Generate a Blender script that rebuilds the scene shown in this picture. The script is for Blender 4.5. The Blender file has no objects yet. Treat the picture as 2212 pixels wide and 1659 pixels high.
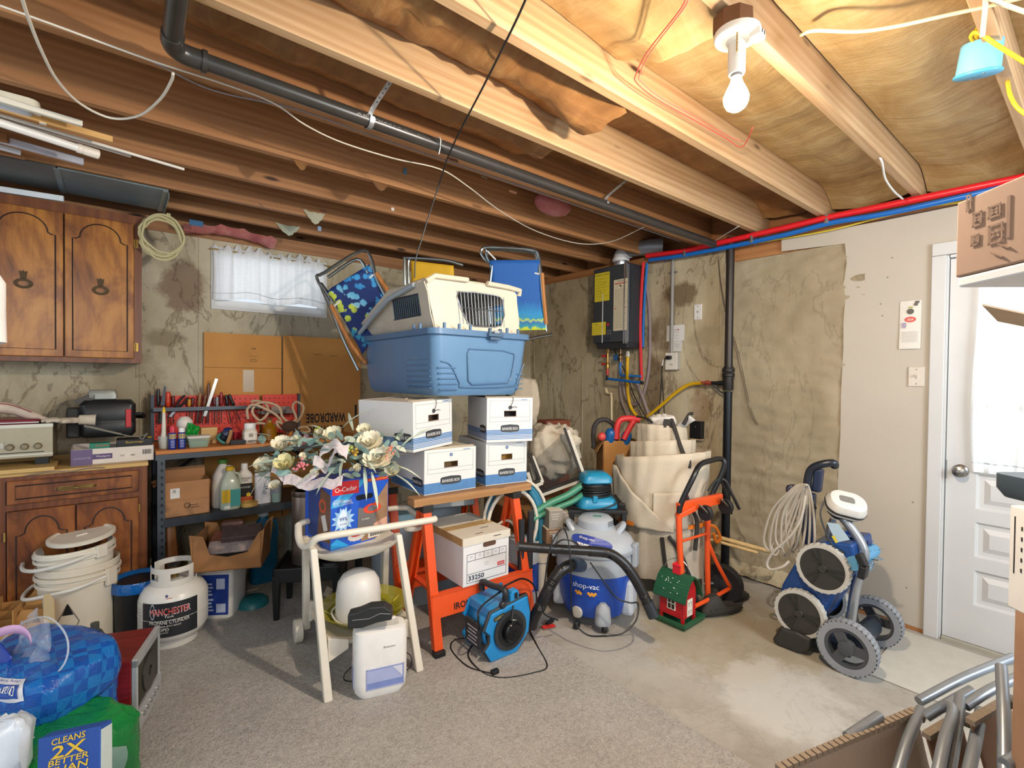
import bpy, math, random
from mathutils import Vector as V, Matrix as Mx, Euler, noise
PI = math.pi
rnd = random.Random(7)
SC = bpy.context.scene
COL = SC.collection
# ---------------------------------------------------------------- camera
F = 1059.3; CX, CY = 1106.0, 829.5; EYE = V((0, 0, 1.40))
YAW, PIT, ROL = math.radians(39.19), math.radians(0.85), math.radians(-0.636)
fw = V((math.sin(YAW) * math.cos(PIT), math.cos(YAW) * math.cos(PIT), -math.sin(PIT)))
rt = V((math.cos(YAW), -math.sin(YAW), 0)); dn = fw.cross(rt)
r2 = rt * math.cos(ROL) + dn * math.sin(ROL)
d2 = dn * math.cos(ROL) - rt * math.sin(ROL)
cd = bpy.data.cameras.new('camera'); cam = bpy.data.objects.new('camera', cd); COL.objects.link(cam)
cd.sensor_width = 36; cd.sensor_fit = 'HORIZONTAL'; cd.lens = 36 * F / 2212; cd.clip_start = .02
M3 = Mx((r2, -d2, -fw)).transposed().to_4x4(); M3.translation = EYE
cam.matrix_world = M3
SC.camera = cam
# ---------------------------------------------------------------- world, daylight, fill lights, exposure
w = bpy.data.worlds.new('world'); SC.world = w; w.use_nodes = True
w.node_tree.nodes['Background'].inputs[0].default_value = (.80, .90, 1.0, 1)
w.node_tree.nodes['Background'].inputs[1].default_value = .75
def area(name, loc, target, size, power, col, sy=None):
    l = bpy.data.lights.new(name, 'AREA'); l.energy = power; l.color = col
    l.shape = 'RECTANGLE'; l.size = size; l.size_y = sy or size
    o = bpy.data.objects.new(name, l); COL.objects.link(o); o.location = loc
    o.rotation_euler = (V(target) - V(loc)).to_track_quat('-Z', 'Y').to_euler(); return o
area('right_fill', (2.1, -1.5, 1.9), (1.7, 2.2, .9), 1.0, 50, (.84, .93, 1.0))  # unseen cool fill light, added out of frame on the right
area('left_fill', (-.7, -.9, 2.0), (1.2, 2.6, 1.0), .8, 15, (1.0, .96, .9))  # weak warm fill added behind the camera at left, no actual fixture
area('door_daylight', (3.78, .12, 1.6), (2.4, .6, .4), .6, 7, (.86, .94, 1.0), .9)
area('window_daylight', (.93, 4.4, 2.1), (1.2, 2.5, 1.2), .75, 2.5, (.86, .94, 1.0), .4)
vs = SC.view_settings; vs.view_transform = 'Standard'; vs.look = 'None'; vs.gamma = 1
vs.use_curve_mapping = False; vs.exposure = 0.46
SC.cycles.max_bounces = 6; SC.cycles.diffuse_bounces = 4; SC.cycles.transparent_max_bounces = 8
SC.cycles.caustics_reflective = False; SC.cycles.caustics_refractive = False
SC.cycles.sample_clamp_indirect = 4
# ---------------------------------------------------------------- placing points of the room by sight lines onto known planes
def ray(x, y): return r2 * ((x - CX) / F) + d2 * ((y - CY) / F) + fw
def oz(x, y, z=0.0): v = ray(x, y); return EYE + v * ((z - EYE.z) / v.z)
def ox(x, y, X): v = ray(x, y); return EYE + v * (X / v.x)
def oy(x, y, Y): v = ray(x, y); return EYE + v * (Y / v.y)
def od(x, y, D): return EYE + ray(x, y) * D
XW, YW = 3.5, 3.98
def RY(x0, y0, x1, y1, Y):
    a, b = oy(x0, y0, Y), oy(x1, y1, Y); return min(a.x, b.x), max(a.x, b.x), min(a.z, b.z), max(a.z, b.z)
def RX(x0, y0, x1, y1, X):
    a, b = ox(x0, y0, X), ox(x1, y1, X); return min(a.y, b.y), max(a.y, b.y), min(a.z, b.z), max(a.z, b.z)
# ---------------------------------------------------------------- materials
def lin(h):
    h = h.lstrip('#'); c = [int(h[i:i + 2], 16) / 255 for i in (0, 2, 4)]
    return tuple(x / 12.92 if x <= .04045 else ((x + .055) / 1.055) ** 2.4 for x in c) + (1,)
class NT:
    def __init__(s, name):
        s.m = bpy.data.materials.new(name); s.m.use_nodes = True; s.t = s.m.node_tree
        s.b = s.t.nodes['Principled BSDF']; s.tc = s.n('TexCoord')
    def n(s, kind, **k):
        nd = s.t.nodes.new('ShaderNode' + kind)
        for a, v in k.items(): setattr(nd, a, v)
        return nd
    def l(s, a, b): s.t.links.new(a, b)
    def map(s, scale, loc=(0, 0, 0), rot=(0, 0, 0), src='Object'):
        mp = s.n('Mapping'); mp.inputs['Scale'].default_value = scale if hasattr(scale, '__len__') else (scale,) * 3
        mp.inputs['Location'].default_value = loc; mp.inputs['Rotation'].default_value = rot
        s.l(s.tc.outputs[src], mp.inputs['Vector']); return mp.outputs[0]
    def noise(s, vec, scale=1, detail=3, rough=.55, dist=0):
        nd = s.n('TexNoise'); nd.inputs['Scale'].default_value = scale; nd.inputs['Detail'].default_value = detail
        nd.inputs['Roughness'].default_value = rough; nd.inputs['Distortion'].default_value = dist
        s.l(vec, nd.inputs['Vector']); return nd.outputs['Fac']
    def ramp(s, fac, stops):
        r = s.n('ValToRGB'); e = r.color_ramp.elements
        while len(e) < len(stops): e.new(.5)
        for el, (p, c) in zip(e, stops): el.position = p; el.color = lin(c) if isinstance(c, str) else (c, c, c, 1)
        s.l(fac, r.inputs[0]); return r.outputs[0]
    def mix(s, f, a, b, mode='MIX'):
        nd = s.n('Mix', data_type='RGBA', blend_type=mode)
        for i, v in ((0, f), (6, a), (7, b)):
            if isinstance(v, str): nd.inputs[i].default_value = lin(v)
            elif isinstance(v, (int, float)): nd.inputs[i].default_value = v
            else: s.l(v, nd.inputs[i])
        return nd.outputs[2]
    def math(s, op, a, b=0):
        nd = s.n('Math', operation=op)
        for i, v in ((0, a), (1, b)):
            if isinstance(v, (int, float)): nd.inputs[i].default_value = v
            else: s.l(v, nd.inputs[i])
        return nd.outputs[0]
    def spot(s, c, r):
        """soft 0..1 blot around point c (object coordinates)"""
        vm = s.n('VectorMath', operation='DISTANCE'); s.l(s.tc.outputs['Object'], vm.inputs[0]); vm.inputs[1].default_value = c
        return vm.outputs['Value'], r
    def bump(s, h, strength, dist=.01):
        b = s.n('Bump'); b.inputs['Strength'].default_value = strength; b.inputs['Distance'].default_value = dist
        s.l(h, b.inputs['Height']); s.l(b.outputs[0], s.b.inputs['Normal'])
    def done(s, col=None, rough=.6, metal=0):
        if col is not None: s.l(col, s.b.inputs['Base Color'])
        s.b.inputs['Roughness'].default_value = rough; s.b.inputs['Metallic'].default_value = metal
        return s.m
_mc = {}
def C(h, rough=.5, metal=0, var=.05, sc=14, bump=0, bs=60):
    """plain painted / plastic / metal surface: one colour with a faint uneven tone and optional fine relief"""
    k = (h, rough, metal, var, sc, bump, bs)
    if k in _mc: return _mc[k]
    t = NT('m_' + h.strip('#') + '_%d' % len(_mc)); c = lin(h)[:3]
    f = t.noise(t.map(sc), 1, 4)
    r = t.n('ValToRGB'); e = r.color_ramp.elements
    for el, p, q in ((e[0], .3, 1 - var), (e[1], .7, 1 + var)):
        el.position = p; el.color = tuple(min(1, x * q) for x in c) + (1,)
    t.l(f, r.inputs[0])
    if bump: t.bump(t.noise(t.map(bs), 1, 3), bump)
    _mc[k] = t.done(r.outputs[0], rough, metal); return _mc[k]
def wood(h0, h1, h2, ax=0, g=1.0, rough=.6, knots=True, key=None, bump=.15, fine=.2):
    k = ('w', h0, h1, h2, ax, g, knots)
    if k in _mc: return _mc[k]
    t = NT('wood_%d' % len(_mc))
    oi = t.n('ObjectInfo'); va = t.n('VectorMath', operation='ADD'); sc = t.n('VectorMath', operation='SCALE')
    sc.inputs[0].default_value = (7, 3, 5); t.l(oi.outputs['Random'], sc.inputs['Scale'])
    t.l(t.tc.outputs['Object'], va.inputs[0]); t.l(sc.outputs[0], va.inputs[1])
    def mp(s):
        m = t.n('Mapping'); m.inputs['Scale'].default_value = s; t.l(va.outputs[0], m.inputs['Vector']); return m.outputs[0]
    s1 = [9 * g] * 3; s1[ax] = .7 * g; s2 = [70 * g] * 3; s2[ax] = 1.6 * g
    wv = t.n('TexWave', wave_type='RINGS', rings_direction='XYZ'[ax]); wv.inputs['Scale'].default_value = 1.1
    wv.inputs['Distortion'].default_value = 5; wv.inputs['Detail'].default_value = 2.5; wv.inputs['Detail Scale'].default_value = 1.0
    t.l(mp([q * 1.1 for q in s1]), wv.inputs['Vector'])
    a = t.noise(mp(s1), 1, 4, .6, .6); b = t.noise(mp(s2), 1, 2)
    f = t.math('ADD', t.math('MULTIPLY', wv.outputs['Fac'], .16), t.math('ADD', t.math('MULTIPLY', a, .72), t.math('MULTIPLY', b, fine)))
    col = t.ramp(f, ((.22, h0), (.52, h1), (.82, h2)))
    if knots:
        vo = t.n('TexVoronoi'); sk = [8.0] * 3; sk[ax] = 2.2; t.l(mp(sk), vo.inputs['Vector']); vo.inputs['Scale'].default_value = 1
        kf = t.ramp(vo.outputs['Distance'], ((.05, 1.0), (.12, 0.0)))
        col = t.mix(kf, col, '#3a2112')
    t.bump(b, bump, .004)
    _mc[k] = t.done(col, rough); return _mc[k]
def concrete(name, h0, h1, h2, spots=(), speck=.5, rough=.9, bump=.35):
    t = NT(name)
    big = t.noise(t.map(1.1), 1, 6, .62, .4); mid = t.noise(t.map((4, 4, 2.2)), 1, 6, .65); fine = t.noise(t.map(34), 1, 4, .6)
    col = t.ramp(t.math('ADD', t.math('MULTIPLY', big, .5), t.math('MULTIPLY', mid, .5)), ((.34, h0), (.5, h1), (.66, h2)))
    sp = t.ramp(t.noise(t.map((11, 11, 7)), 1, 8, .75), ((.60, 0.0), (.70, 1.0)))
    col = t.mix(t.math('MULTIPLY', sp, speck), col, '#5a4a35')
    pit = t.ramp(fine, ((.66, 0.0), (.72, 1.0)))
    col = t.mix(t.math('MULTIPLY', pit, speck * .8), col, '#6b5b45')
    nz = t.noise(t.map(6), 1, 5, .7)
    for c, r, hx, st, sz in spots:
        mp = t.map((1, 1, 1 / sz)); vm = t.n('VectorMath', operation='DISTANCE'); t.l(mp, vm.inputs[0])
        vm.inputs[1].default_value = (c[0], c[1], c[2] / sz)
        d = t.math('ADD', t.math('DIVIDE', vm.outputs['Value'], r), t.math('MULTIPLY', t.math('SUBTRACT', nz, .5), 1.5))
        col = t.mix(t.math('MULTIPLY', t.ramp(d, ((.7, 1.0), (1.0, 0.0))), st), col, hx)
    cr = t.math('ABSOLUTE', t.math('SUBTRACT', t.noise(t.map((2.6, 2.6, 1.1), loc=(3, 1, 7)), 1, 7, .6, .8), .5))
    col = t.mix(t.math('MULTIPLY', t.ramp(cr, ((.004, 1.0), (.014, 0.0))), speck * .9), col, '#4f3f2a')
    col = t.mix(t.math('MULTIPLY', t.ramp(t.noise(t.map((1.6, 1.6, .8), loc=(9, 4, 2)), 1, 8, .7), ((.56, 0.0), (.64, 1.0))), speck * .8), col, '#d3c7ad')
    t.bump(t.math('ADD', t.math('MULTIPLY', mid, .7), t.math('MULTIPLY', fine, .3)), bump, .02)
    return t.done(col, rough)
def clear(h, alpha=.35, rough=.08, key=''):
    """thin clear film or glass: part glossy tinted surface, part see-through"""
    k = ('c', h, alpha, rough)
    if k in _mc: return _mc[k]
    t = NT('clear_%d' % len(_mc)); t.b.inputs['Base Color'].default_value = lin(h); t.b.inputs['Roughness'].default_value = rough
    t.b.inputs['Alpha'].default_value = alpha; _mc[k] = t.m; return t.m
def burl(h0, h1, h2, h3):
    t = NT('burl_wood'); a = t.noise(t.map((2.6, 2.6, 1.6)), 1, 6, .62, 1.6); b = t.noise(t.map((30, 30, 3)), 1, 4, .6, .4)
    return t.done(t.ramp(t.math('ADD', t.math('MULTIPLY', a, .78), t.math('MULTIPLY', b, .22)), ((.36, h0), (.46, h1), (.55, h2), (.68, h3))), .32)
def cloth_tr(h, trans=.5, scale=120):
    t = NT('sheer_%s' % h.strip('#')); out = t.t.nodes['Material Output']
    d = t.n('BsdfDiffuse'); tr = t.n('BsdfTranslucent'); mx = t.n('MixShader'); mx.inputs[0].default_value = trans
    col = t.mix(t.noise(t.map(scale), 1, 2), h, '#ffffff')
    t.l(col, d.inputs[0]); t.l(col, tr.inputs[0]); t.l(d.outputs[0], mx.inputs[1]); t.l(tr.outputs[0], mx.inputs[2]); t.l(mx.outputs[0], out.inputs[0])
    return t.m
def emit(h, s):
    t = NT('glow'); t.b.inputs['Emission Color'].default_value = lin(h); t.b.inputs['Emission Strength'].default_value = s; return t.m
# ---------------------------------------------------------------- mesh pieces: each returns (verts, faces)
def box(x0, x1, y0, y1, z0, z1):
    return ([V((x, y, z)) for z in (z0, z1) for y in (y0, y1) for x in (x0, x1)],
            [(0, 2, 3, 1), (4, 5, 7, 6), (0, 1, 5, 4), (2, 6, 7, 3), (0, 4, 6, 2), (1, 3, 7, 5)])
def cb(c, s): return box(c[0] - s[0] / 2, c[0] + s[0] / 2, c[1] - s[1] / 2, c[1] + s[1] / 2, c[2] - s[2] / 2, c[2] + s[2] / 2)
def loft(rings, cap0=True, cap1=True, closed=False):
    n = len(rings[0]); vs_ = [V(p) for r in rings for p in r]; fs = []
    m = len(rings)
    for i in range(m if closed else m - 1):
        a, b = i * n, ((i + 1) % m) * n
        for j in range(n): k = (j + 1) % n; fs.append((a + j, a + k, b + k, b + j))
    if not closed:
        if cap0: fs.append(tuple(range(n - 1, -1, -1)))
        if cap1: fs.append(tuple(range((m - 1) * n, m * n)))
    return vs_, fs
def smooth(pts, k=6, closed=False):
    p = [V(q) for q in pts]; n = len(p); out = []
    if n < 3: return p
    for i in range(n if closed else n - 1):
        a = p[(i - 1) % n] if (closed or i > 0) else p[0] * 2 - p[1]
        b, c = p[i], p[(i + 1) % n]
        d = p[(i + 2) % n] if (closed or i + 2 < n) else p[-1] * 2 - p[-2]
        for j in range(k):
            t = j / k
            out.append(.5 * ((2 * b) + (c - a) * t + (2 * a - 5 * b + 4 * c - d) * t * t + (3 * b - a - 3 * c + d) * t ** 3))
    if not closed: out.append(p[-1])
    return out
def tube(pts, r, n=8, sm=0, closed=False, cap=True):
    p = smooth(pts, sm, closed) if sm else [V(q) for q in pts]
    m = len(p); rs = r if hasattr(r, '__len__') else None
    tg = []
    for i in range(m):
        a = p[(i - 1) % m] if (closed or i) else p[i]; b = p[(i + 1) % m] if (closed or i < m - 1) else p[i]
        d = b - a; tg.append(d.normalized() if d.length > 1e-9 else V((0, 0, 1)))
    u = tg[0].orthogonal().normalized(); rings = []
    for i in range(m):
        u = (u - tg[i] * u.dot(tg[i])); u = u.normalized() if u.length > 1e-6 else tg[i].orthogonal().normalized()
        v = tg[i].cross(u); rr = rs[min(len(rs) - 1, int(i * len(rs) / m))] if rs else r
        rings.append([p[i] + (u * math.cos(2 * PI * j / n) + v * math.sin(2 * PI * j / n)) * rr for j in range(n)])
    return loft(rings, cap, cap, closed)
def lathe(prof, n=20, cap=True):
    return loft([[V((r * math.cos(2 * PI * j / n), r * math.sin(2 * PI * j / n), z)) for j in range(n)] for r, z in prof], cap, cap)
def prism(poly, a, b, ax='z'):
    f = {'z': lambda u, v, h: V((u, v, h)), 'y': lambda u, v, h: V((u, h, v)), 'x': lambda u, v, h: V((h, u, v))}[ax]
    return loft([[f(u, v, a) for u, v in poly], [f(u, v, b) for u, v in poly]])
def rr(w_, d_, r, z=0, n=3):
    r = min(r, w_ / 2 - 1e-4, d_ / 2 - 1e-4); o = []
    for sx, sy, a0 in ((1, 1, 0), (-1, 1, 90), (-1, -1, 180), (1, -1, 270)):
        for i in range(n + 1):
            a = math.radians(a0 + 90 * i / n); o.append(V((sx * (w_ / 2 - r) + r * math.cos(a), sy * (d_ / 2 - r) + r * math.sin(a), z)))
    return o
def rbox(levels, r=.02, n=3, cap=True):
    """stack of rounded rectangles: levels = (width, depth, z[, dx, dy])"""
    out = []
    for L in levels:
        off = V((L[3], L[4], 0)) if len(L) > 3 else V()
        out.append([p + off for p in rr(L[0], L[1], r, L[2], n)])
    return loft(out, cap, cap)
def surf(nx, ny, f):
    vs_ = [V(f(i / nx, j / ny)) for j in range(ny + 1) for i in range(nx + 1)]
    return vs_, [(j * (nx + 1) + i, j * (nx + 1) + i + 1, (j + 1) * (nx + 1) + i + 1, (j + 1) * (nx + 1) + i) for j in range(ny) for i in range(nx)]
def ball(c, r, n=12, sq=(1, 1, 1)):
    k = max(5, n // 2)
    return X(lathe([(max(1e-4, r * math.sin(PI * i / k)), -r * math.cos(PI * i / k)) for i in range(k + 1)], n), Mx.Translation(c) @ Mx.Diagonal((*sq, 1)))
def X(part, M): return [M @ v for v in part[0]], part[1]
def T(x, y=0, z=0): return Mx.Translation(V((x, y, z)))
def Rz(a): return Mx.Rotation(a, 4, 'Z')
def Rx(a): return Mx.Rotation(a, 4, 'X')
def Ry(a): return Mx.Rotation(a, 4, 'Y')
def fr(o, x, up):
    """frame on a face: x along the writing, up its top; the print faces x cross up"""
    x = V(x).normalized(); up = V(up); z = x.cross(up).normalized(); up = z.cross(x)
    m = Mx((x, up, z)).transposed().to_4x4(); m.translation = V(o); return m
def along(a, b):
    """frame with z from a to b"""
    a, b = V(a), V(b); m = (b - a).to_track_quat('Z', 'Y').to_matrix().to_4x4(); m.translation = a; return m
def annulus(r0, r1, z0, z1, n=28): return loft([[V((r * math.cos(2 * PI * j / n), r * math.sin(2 * PI * j / n), z)) for j in range(n)] for r, z in ((r0, z0), (r1, z0), (r1, z1), (r0, z1))], closed=True)
# ---------------------------------------------------------------- objects
def O(name, parts, mat, par=None, M=None, sm=False, bev=0, bs=2, solid=0, sub=0, kind=None, label=None):
    if isinstance(parts, tuple): parts = [parts]
    vs_, fs = [], []
    for p in parts:
        k = len(vs_); vs_ += [tuple(v) for v in p[0]]; fs += [tuple(i + k for i in f) for f in p[1]]
    me = bpy.data.meshes.new(name); me.from_pydata(vs_, [], fs); me.update()
    o = bpy.data.objects.new(name, me); COL.objects.link(o)
    for m_ in (mat if isinstance(mat, (list, tuple)) else [mat]): me.materials.append(m_)
    if sm: me.shade_smooth(); me.set_sharp_from_angle(angle=math.radians(sm if sm > 1 else 42))
    if par: o.parent = par
    if M is not None: o.matrix_local = M
    if solid: q = o.modifiers.new('s', 'SOLIDIFY'); q.thickness = solid; q.offset = 0
    if bev: q = o.modifiers.new('b', 'BEVEL'); q.width = bev; q.segments = bs; q.limit_method = 'ANGLE'; q.angle_limit = math.radians(40)
    if sub: q = o.modifiers.new('u', 'SUBSURF'); q.levels = q.render_levels = sub
    if kind: o['kind'] = kind
    if label: o['label'] = label
    return o
def tag(o, label, cat, group=None):
    o['label'] = label; o['category'] = cat
    if group: o['group'] = group
    return o
def thing(name, label, cat, loc=(0, 0, 0), rz=0, group=None, rot=None):
    o = bpy.data.objects.new(name, None); o.empty_display_size = .05; COL.objects.link(o); o.location = V(loc)
    o.rotation_euler = rot or (0, 0, rz); return tag(o, label, cat, group)
def solo(name, label, cat, parts, mat, loc=(0, 0, 0), rz=0, group=None, rot=None, **k):
    o = O(name, parts, mat, **k); o.location = V(loc); o.rotation_euler = rot or (0, 0, rz); return tag(o, label, cat, group)
def txt(par, s, M, mat, w=None, h=None, name='lettering', b=0, shear=0):
    cu = bpy.data.curves.new('t', 'FONT'); cu.body = s; cu.align_x = 'CENTER'; cu.align_y = 'CENTER'; cu.offset = b; cu.shear = shear
    cu.resolution_u = 2; cu.space_line = .85
    to = bpy.data.objects.new('t', cu); COL.objects.link(to)
    me = bpy.data.meshes.new_from_object(to); bpy.data.objects.remove(to); bpy.data.curves.remove(cu)
    xs = [v.co.x for v in me.vertices]; ys = [v.co.y for v in me.vertices]
    ww, hh = max(xs) - min(xs), max(ys) - min(ys); cx, cy = (max(xs) + min(xs)) / 2, (max(ys) + min(ys)) / 2
    sx = (w / ww) if w else (h / hh); sy = (h / hh) if h else sx
    for v in me.vertices: v.co = V(((v.co.x - cx) * sx, (v.co.y - cy) * sy, 0))
    me.name = name; o = bpy.data.objects.new(name, me); COL.objects.link(o); me.materials.append(mat)
    o.parent = par; o.matrix_local = M @ T(0, 0, .0012)
    if s.count(' ') + s.count('\n') >= 1: o['kind'] = 'stuff'
    return o
def plate(par, M, w_, h_, mat, name='printed_panel', t=.0008, r=0, label=None):
    """a thin printed or stuck-on label lying on a face"""
    p = prism([(v.x, v.y) for v in rr(w_, h_, r or min(w_, h_) * .02, 0, 3)], 0, t)
    return O(name, p, mat, par, M, label=label)
WHITE = C('#e9e7e2', .55); BLACK = C('#141416', .5); CHROME = C('#c8ccd0', .22, 1); STEEL = C('#8c8f92', .4, .8); PRINT = C('#2b2723', .8); KRAFT = C('#b5845a', .85, 0, .08, 9, .05)
# ================================================================ the room
ZJ = 2.42
m_conc_b = concrete('poured_concrete_back', '#8f8164', '#b5a88c', '#c9c0aa',
    [((.37, YW, 1.98), .15, '#7d6450', .75, 1.3), ((.27, YW, 1.63), .13, '#6a5b42', .5, .5), ((.1, YW, 1.25), .2, '#8d7c5e', .5, 1.6), ((1.1, YW, 1.77), .5, '#a3a08f', .6, .25)], .5)
m_conc_r = concrete('poured_concrete_right', '#8e7f61', '#b7a88a', '#cbbf9f',
    [((XW, 2.2, 2.07), .18, '#6b573a', .8, .6), ((XW, 2.35, 1.75), .16, '#6f5a3c', .75, 1.0), ((XW, 2.42, 1.35), .11, '#6b573d', .7, 2.6), ((XW, 2.0, 1.2), .10, '#8a6a48', .6, 1.6),
     ((XW, 3.1, 1.9), .16, '#8f8263', .5, .9), ((XW, 1.95, 1.72), .18, '#9a8a6a', .4, .5)], .55)
m_floor = concrete('concrete_slab', '#918b80', '#a5a097', '#b4b0a8', [((2.6, 1.3, 0), .5, '#97875f', .5, 1), ((2.3, .9, 0), .3, '#c2bfb9', .6, 1), ((2.0, .45, 0), .18, '#c2bfb9', .5, 1)], .12, .75, .12)  # yellowish blot puts warm bulb light into the slab colour beside the robot
m_parge = concrete('parged_wall', '#94866c', '#a6987d', '#b3a68d', [], .25, .92, .5)
m_joist = wood('#94704a', '#b58f66', '#cbab84', 0, 1.0, .6, fine=.4)
m_joist_d = wood('#7d5232', '#9c6b42', '#b28154', 0, 1.0, .6, fine=.36)
m_rim = wood('#8a5a33', '#a97142', '#ba8552', 1, 1.0, .7)
m_ply = wood('#86562f', '#9c6a3d', '#ab7a4a', 0, .5, .8, knots=False)
m_dry = C('#bdb4a6', .85, 0, .03, 2.5, .04, 90)
m_trimw = C('#c9c9c8', .45, 0, .02, 6)
FL = O('floor', box(-1.6, XW + .2, -1.6, YW + .2, -.1, 0), m_floor, kind='structure')
XC = oz(1400, 1515, .008).x
# carpet: low pile surface, its cut edge running straight away from the camera
t = NT('carpet_pile'); n1 = t.noise(t.map(170), 1, 2, .7); n2 = t.noise(t.map(3), 1, 4); n3 = t.noise(t.map((55, 55, 55)), 1, 2, .6)
col = t.ramp(t.math('ADD', t.math('MULTIPLY', n1, .55), t.math('ADD', t.math('MULTIPLY', n3, .25), t.math('MULTIPLY', n2, .2))), ((.3, '#7c7772'), (.5, '#a8a49e'), (.7, '#c4c1bc')))
t.bump(t.math('ADD', n1, n3), .9, .006); m_carpet = t.done(col, .95)
def carp(u, v):
    x = -1.5 + (XC + 1.5) * u; y = -1.5 + (YW + .9) * v
    e = .004 * noise.noise(V((0, y * 9, 3))) if u == 1 else 0
    return (x + e, y, .008 + .002 * noise.noise(V((x * 7, y * 7, 0))))
CP = O('carpet', [surf(60, 90, carp), box(-1.5, XC - .002, -1.5, YW - .62, .0005, .006)], m_carpet)
tag(CP, 'greyish beige low pile carpet whose cut edge crosses the concrete floor', 'carpet')
# window wall
WX0, WX1, WZ0, WZ1 = .533, 1.325, 1.85, 2.285
bw = [box(-1.6, WX0, YW, YW + .22, 0, 2.33), box(WX1, XW + .22, YW, YW + .22, 0, 2.33), box(WX0, WX1, YW, YW + .22, 0, WZ0), box(WX0, WX1, YW, YW + .22, WZ1, 2.33)]
WB = O('wall_back', bw, m_conc_b, kind='structure')
O('form_seam', [box(x - .004, x + .004, YW - .006, YW, .0, 2.33) for x in (.463, .14, 1.42, 2.2, 2.85)], m_conc_b, WB, kind='stuff')
O('sill_plate', box(-1.6, XW, YW - .012, YW + .2, 2.33, 2.42), m_joist_d, WB)
O('rim_board', box(-1.6, XW + .2, YW + .15, YW + .19, 2.42, 2.66), m_joist_d, WB)
# right wall
DY0, DY1, DZ = -.27, .566, 2.06
rw = [box(XW, XW + .22, 1.83, YW, 0, 2.36), box(XW + .012, XW + .22, DY1 + .02, 1.83, 0, 2.245), box(XW + .012, XW + .22, -1.6, DY0, 0, 2.36), box(XW + .012, XW + .22, DY0, DY1 + .02, DZ + .02, 2.3)]
WR = O('wall_right', rw, m_conc_r, kind='structure')
def pg(u, v):
    y, z = .95 + (1.835 - .95) * u, 2.246 * v
    return (XW - .008 + .009 * noise.noise(V((y * 2.5, z * 11, 1))) + .007 * noise.noise(V((y * 9, z * 24, 7))), y, z)
O('parging', surf(50, 150, pg), m_parge, WR, sm=1)
O('wall_footing', [surf(30, 6, lambda u, v: (XW - .05 * (1 - v) - .01 * noise.noise(V((u * 14, v * 3, 2))), 1.07 + u * .8, .012 + .10 * v + .014 * noise.noise(V((u * 20, v * 2, 5)))))], m_conc_r, WR, sm=1)
O('form_seam', [box(XW - .006, XW, y - .004, y + .004, .1, 2.36) for y in (3.92, 3.22, 2.55)] + [box(XW - .008, XW, 1.86, 1.872, .6, 2.3)], m_conc_r, WR, kind='stuff')
O('concrete_return', prism([(XW - .02, 1.75), (XW + .03, 1.75), (XW + .03, 1.85), (XW - .004, 1.85)], 0, 2.25), m_conc_r, WR)
O('sill_plate', box(XW - .01, XW + .2, 1.43, YW, 2.36, 2.42), m_rim, WR)
O('header_board', box(XW + .002, XW + .1, 1.43, 1.80, 2.25, 2.36), m_rim, WR)
O('header_board', box(XW + .012, XW + .1, .9, 1.43, 2.245, 2.36), m_joist_d, WR)
O('top_plate', box(XW - .02, XW + .2, -1.6, 1.43, 2.345, 2.42), m_rim, WR)
O('rim_board', box(XW + .14, XW + .18, -1.6, YW, 2.42, 2.66), m_rim, WR)
# drywall sheet with its ragged cut edge, kept clear of the door opening
rag = [(1.428, 2.346), (1.426, 2.262), (1.25, 2.252), (1.058, 2.24), (1.046, 2.12), (1.060, 1.99), (1.050, 1.90), (1.057, 1.76), (1.054, 1.6), (1.062, 1.3), (1.060, 1.05), (1.066, .889), (1.07, .6), (1.078, .3), (1.08, .035)]
ply = rag + [(.64, .022), (.64, 2.12), (-.345, 2.12), (-.345, .022), (-1.5, .022), (-1.5, 2.33), (.3, 2.338), (.884, 2.334)]
DW = O('drywall', prism(ply, XW - .014, XW - .002, 'x'), m_dry, WR)
O('wood_shim', box(XW - .012, XW, .64, 1.07, 0, .022), m_rim, WR)
O('nail_hole', [X(lathe([(.005, 0), (.004, .0006)], 8), fr((XW - .0145, y, z), (0, -1, 0), (0, 0, 1))) for y, z in ((.82, 2.11), (.84, 2.0), (.87, 1.85), (.86, 1.78), (.7, .72), (.72, .23))], C('#8b8172', .9), WR, kind='stuff')
# door with its casing
TR = O('trim_1', [box(XW - .03, XW - .012, DY1 + .012, DY1 + .075, 0, DZ + .021), box(XW - .03, XW - .012, DY0 - .075, DY0 - .012, 0, DZ + .021), box(XW - .03, XW - .012, DY0 - .075, DY1 + .075, DZ + .022, DZ + .09)], m_trimw, kind='structure', bev=.004)
O('jamb', [box(XW - .012, XW + .1, DY1 + .004, DY1 + .018, 0, DZ + .02), box(XW - .012, XW + .1, DY0 - .018, DY0 - .004, 0, DZ + .02), box(XW - .012, XW + .1, DY0, DY1, DZ + .006, DZ + .02)], m_trimw, TR)
O('threshold', box(XW - .02, XW + .1, DY0, DY1, .0, .02), C('#c9c4b4', .4, .6), TR)
DR = bpy.data.objects.new('door_1', None); COL.objects.link(DR); DR['kind'] = 'structure'
YG0, YG1, ZG0, ZG1 = -.15, .445, .95, 1.95
dx0, dx1 = XW + .004, XW + .04
pan = [(.412, .227), (.665, .482), (.92, .733)]
slab = [box(dx0, dx1, YG1, DY1, .022, DZ), box(dx0, dx1, DY0, YG0, .022, DZ), box(dx0, dx1, YG0, YG1, ZG1, DZ), box(dx0, dx1, YG0, YG1, .022, pan[0][1])]
zz = [pan[0][1], pan[0][0], pan[1][1], pan[1][0], pan[2][1], pan[2][0], ZG0]
slab += [box(dx0, dx1, YG0, YG1, zz[1], zz[2]), box(dx0, dx1, YG0, YG1, zz[3], zz[4]), box(dx0, dx1, YG0, YG1, zz[5], ZG0)]
O('door_slab', slab, m_trimw, DR)
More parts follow.
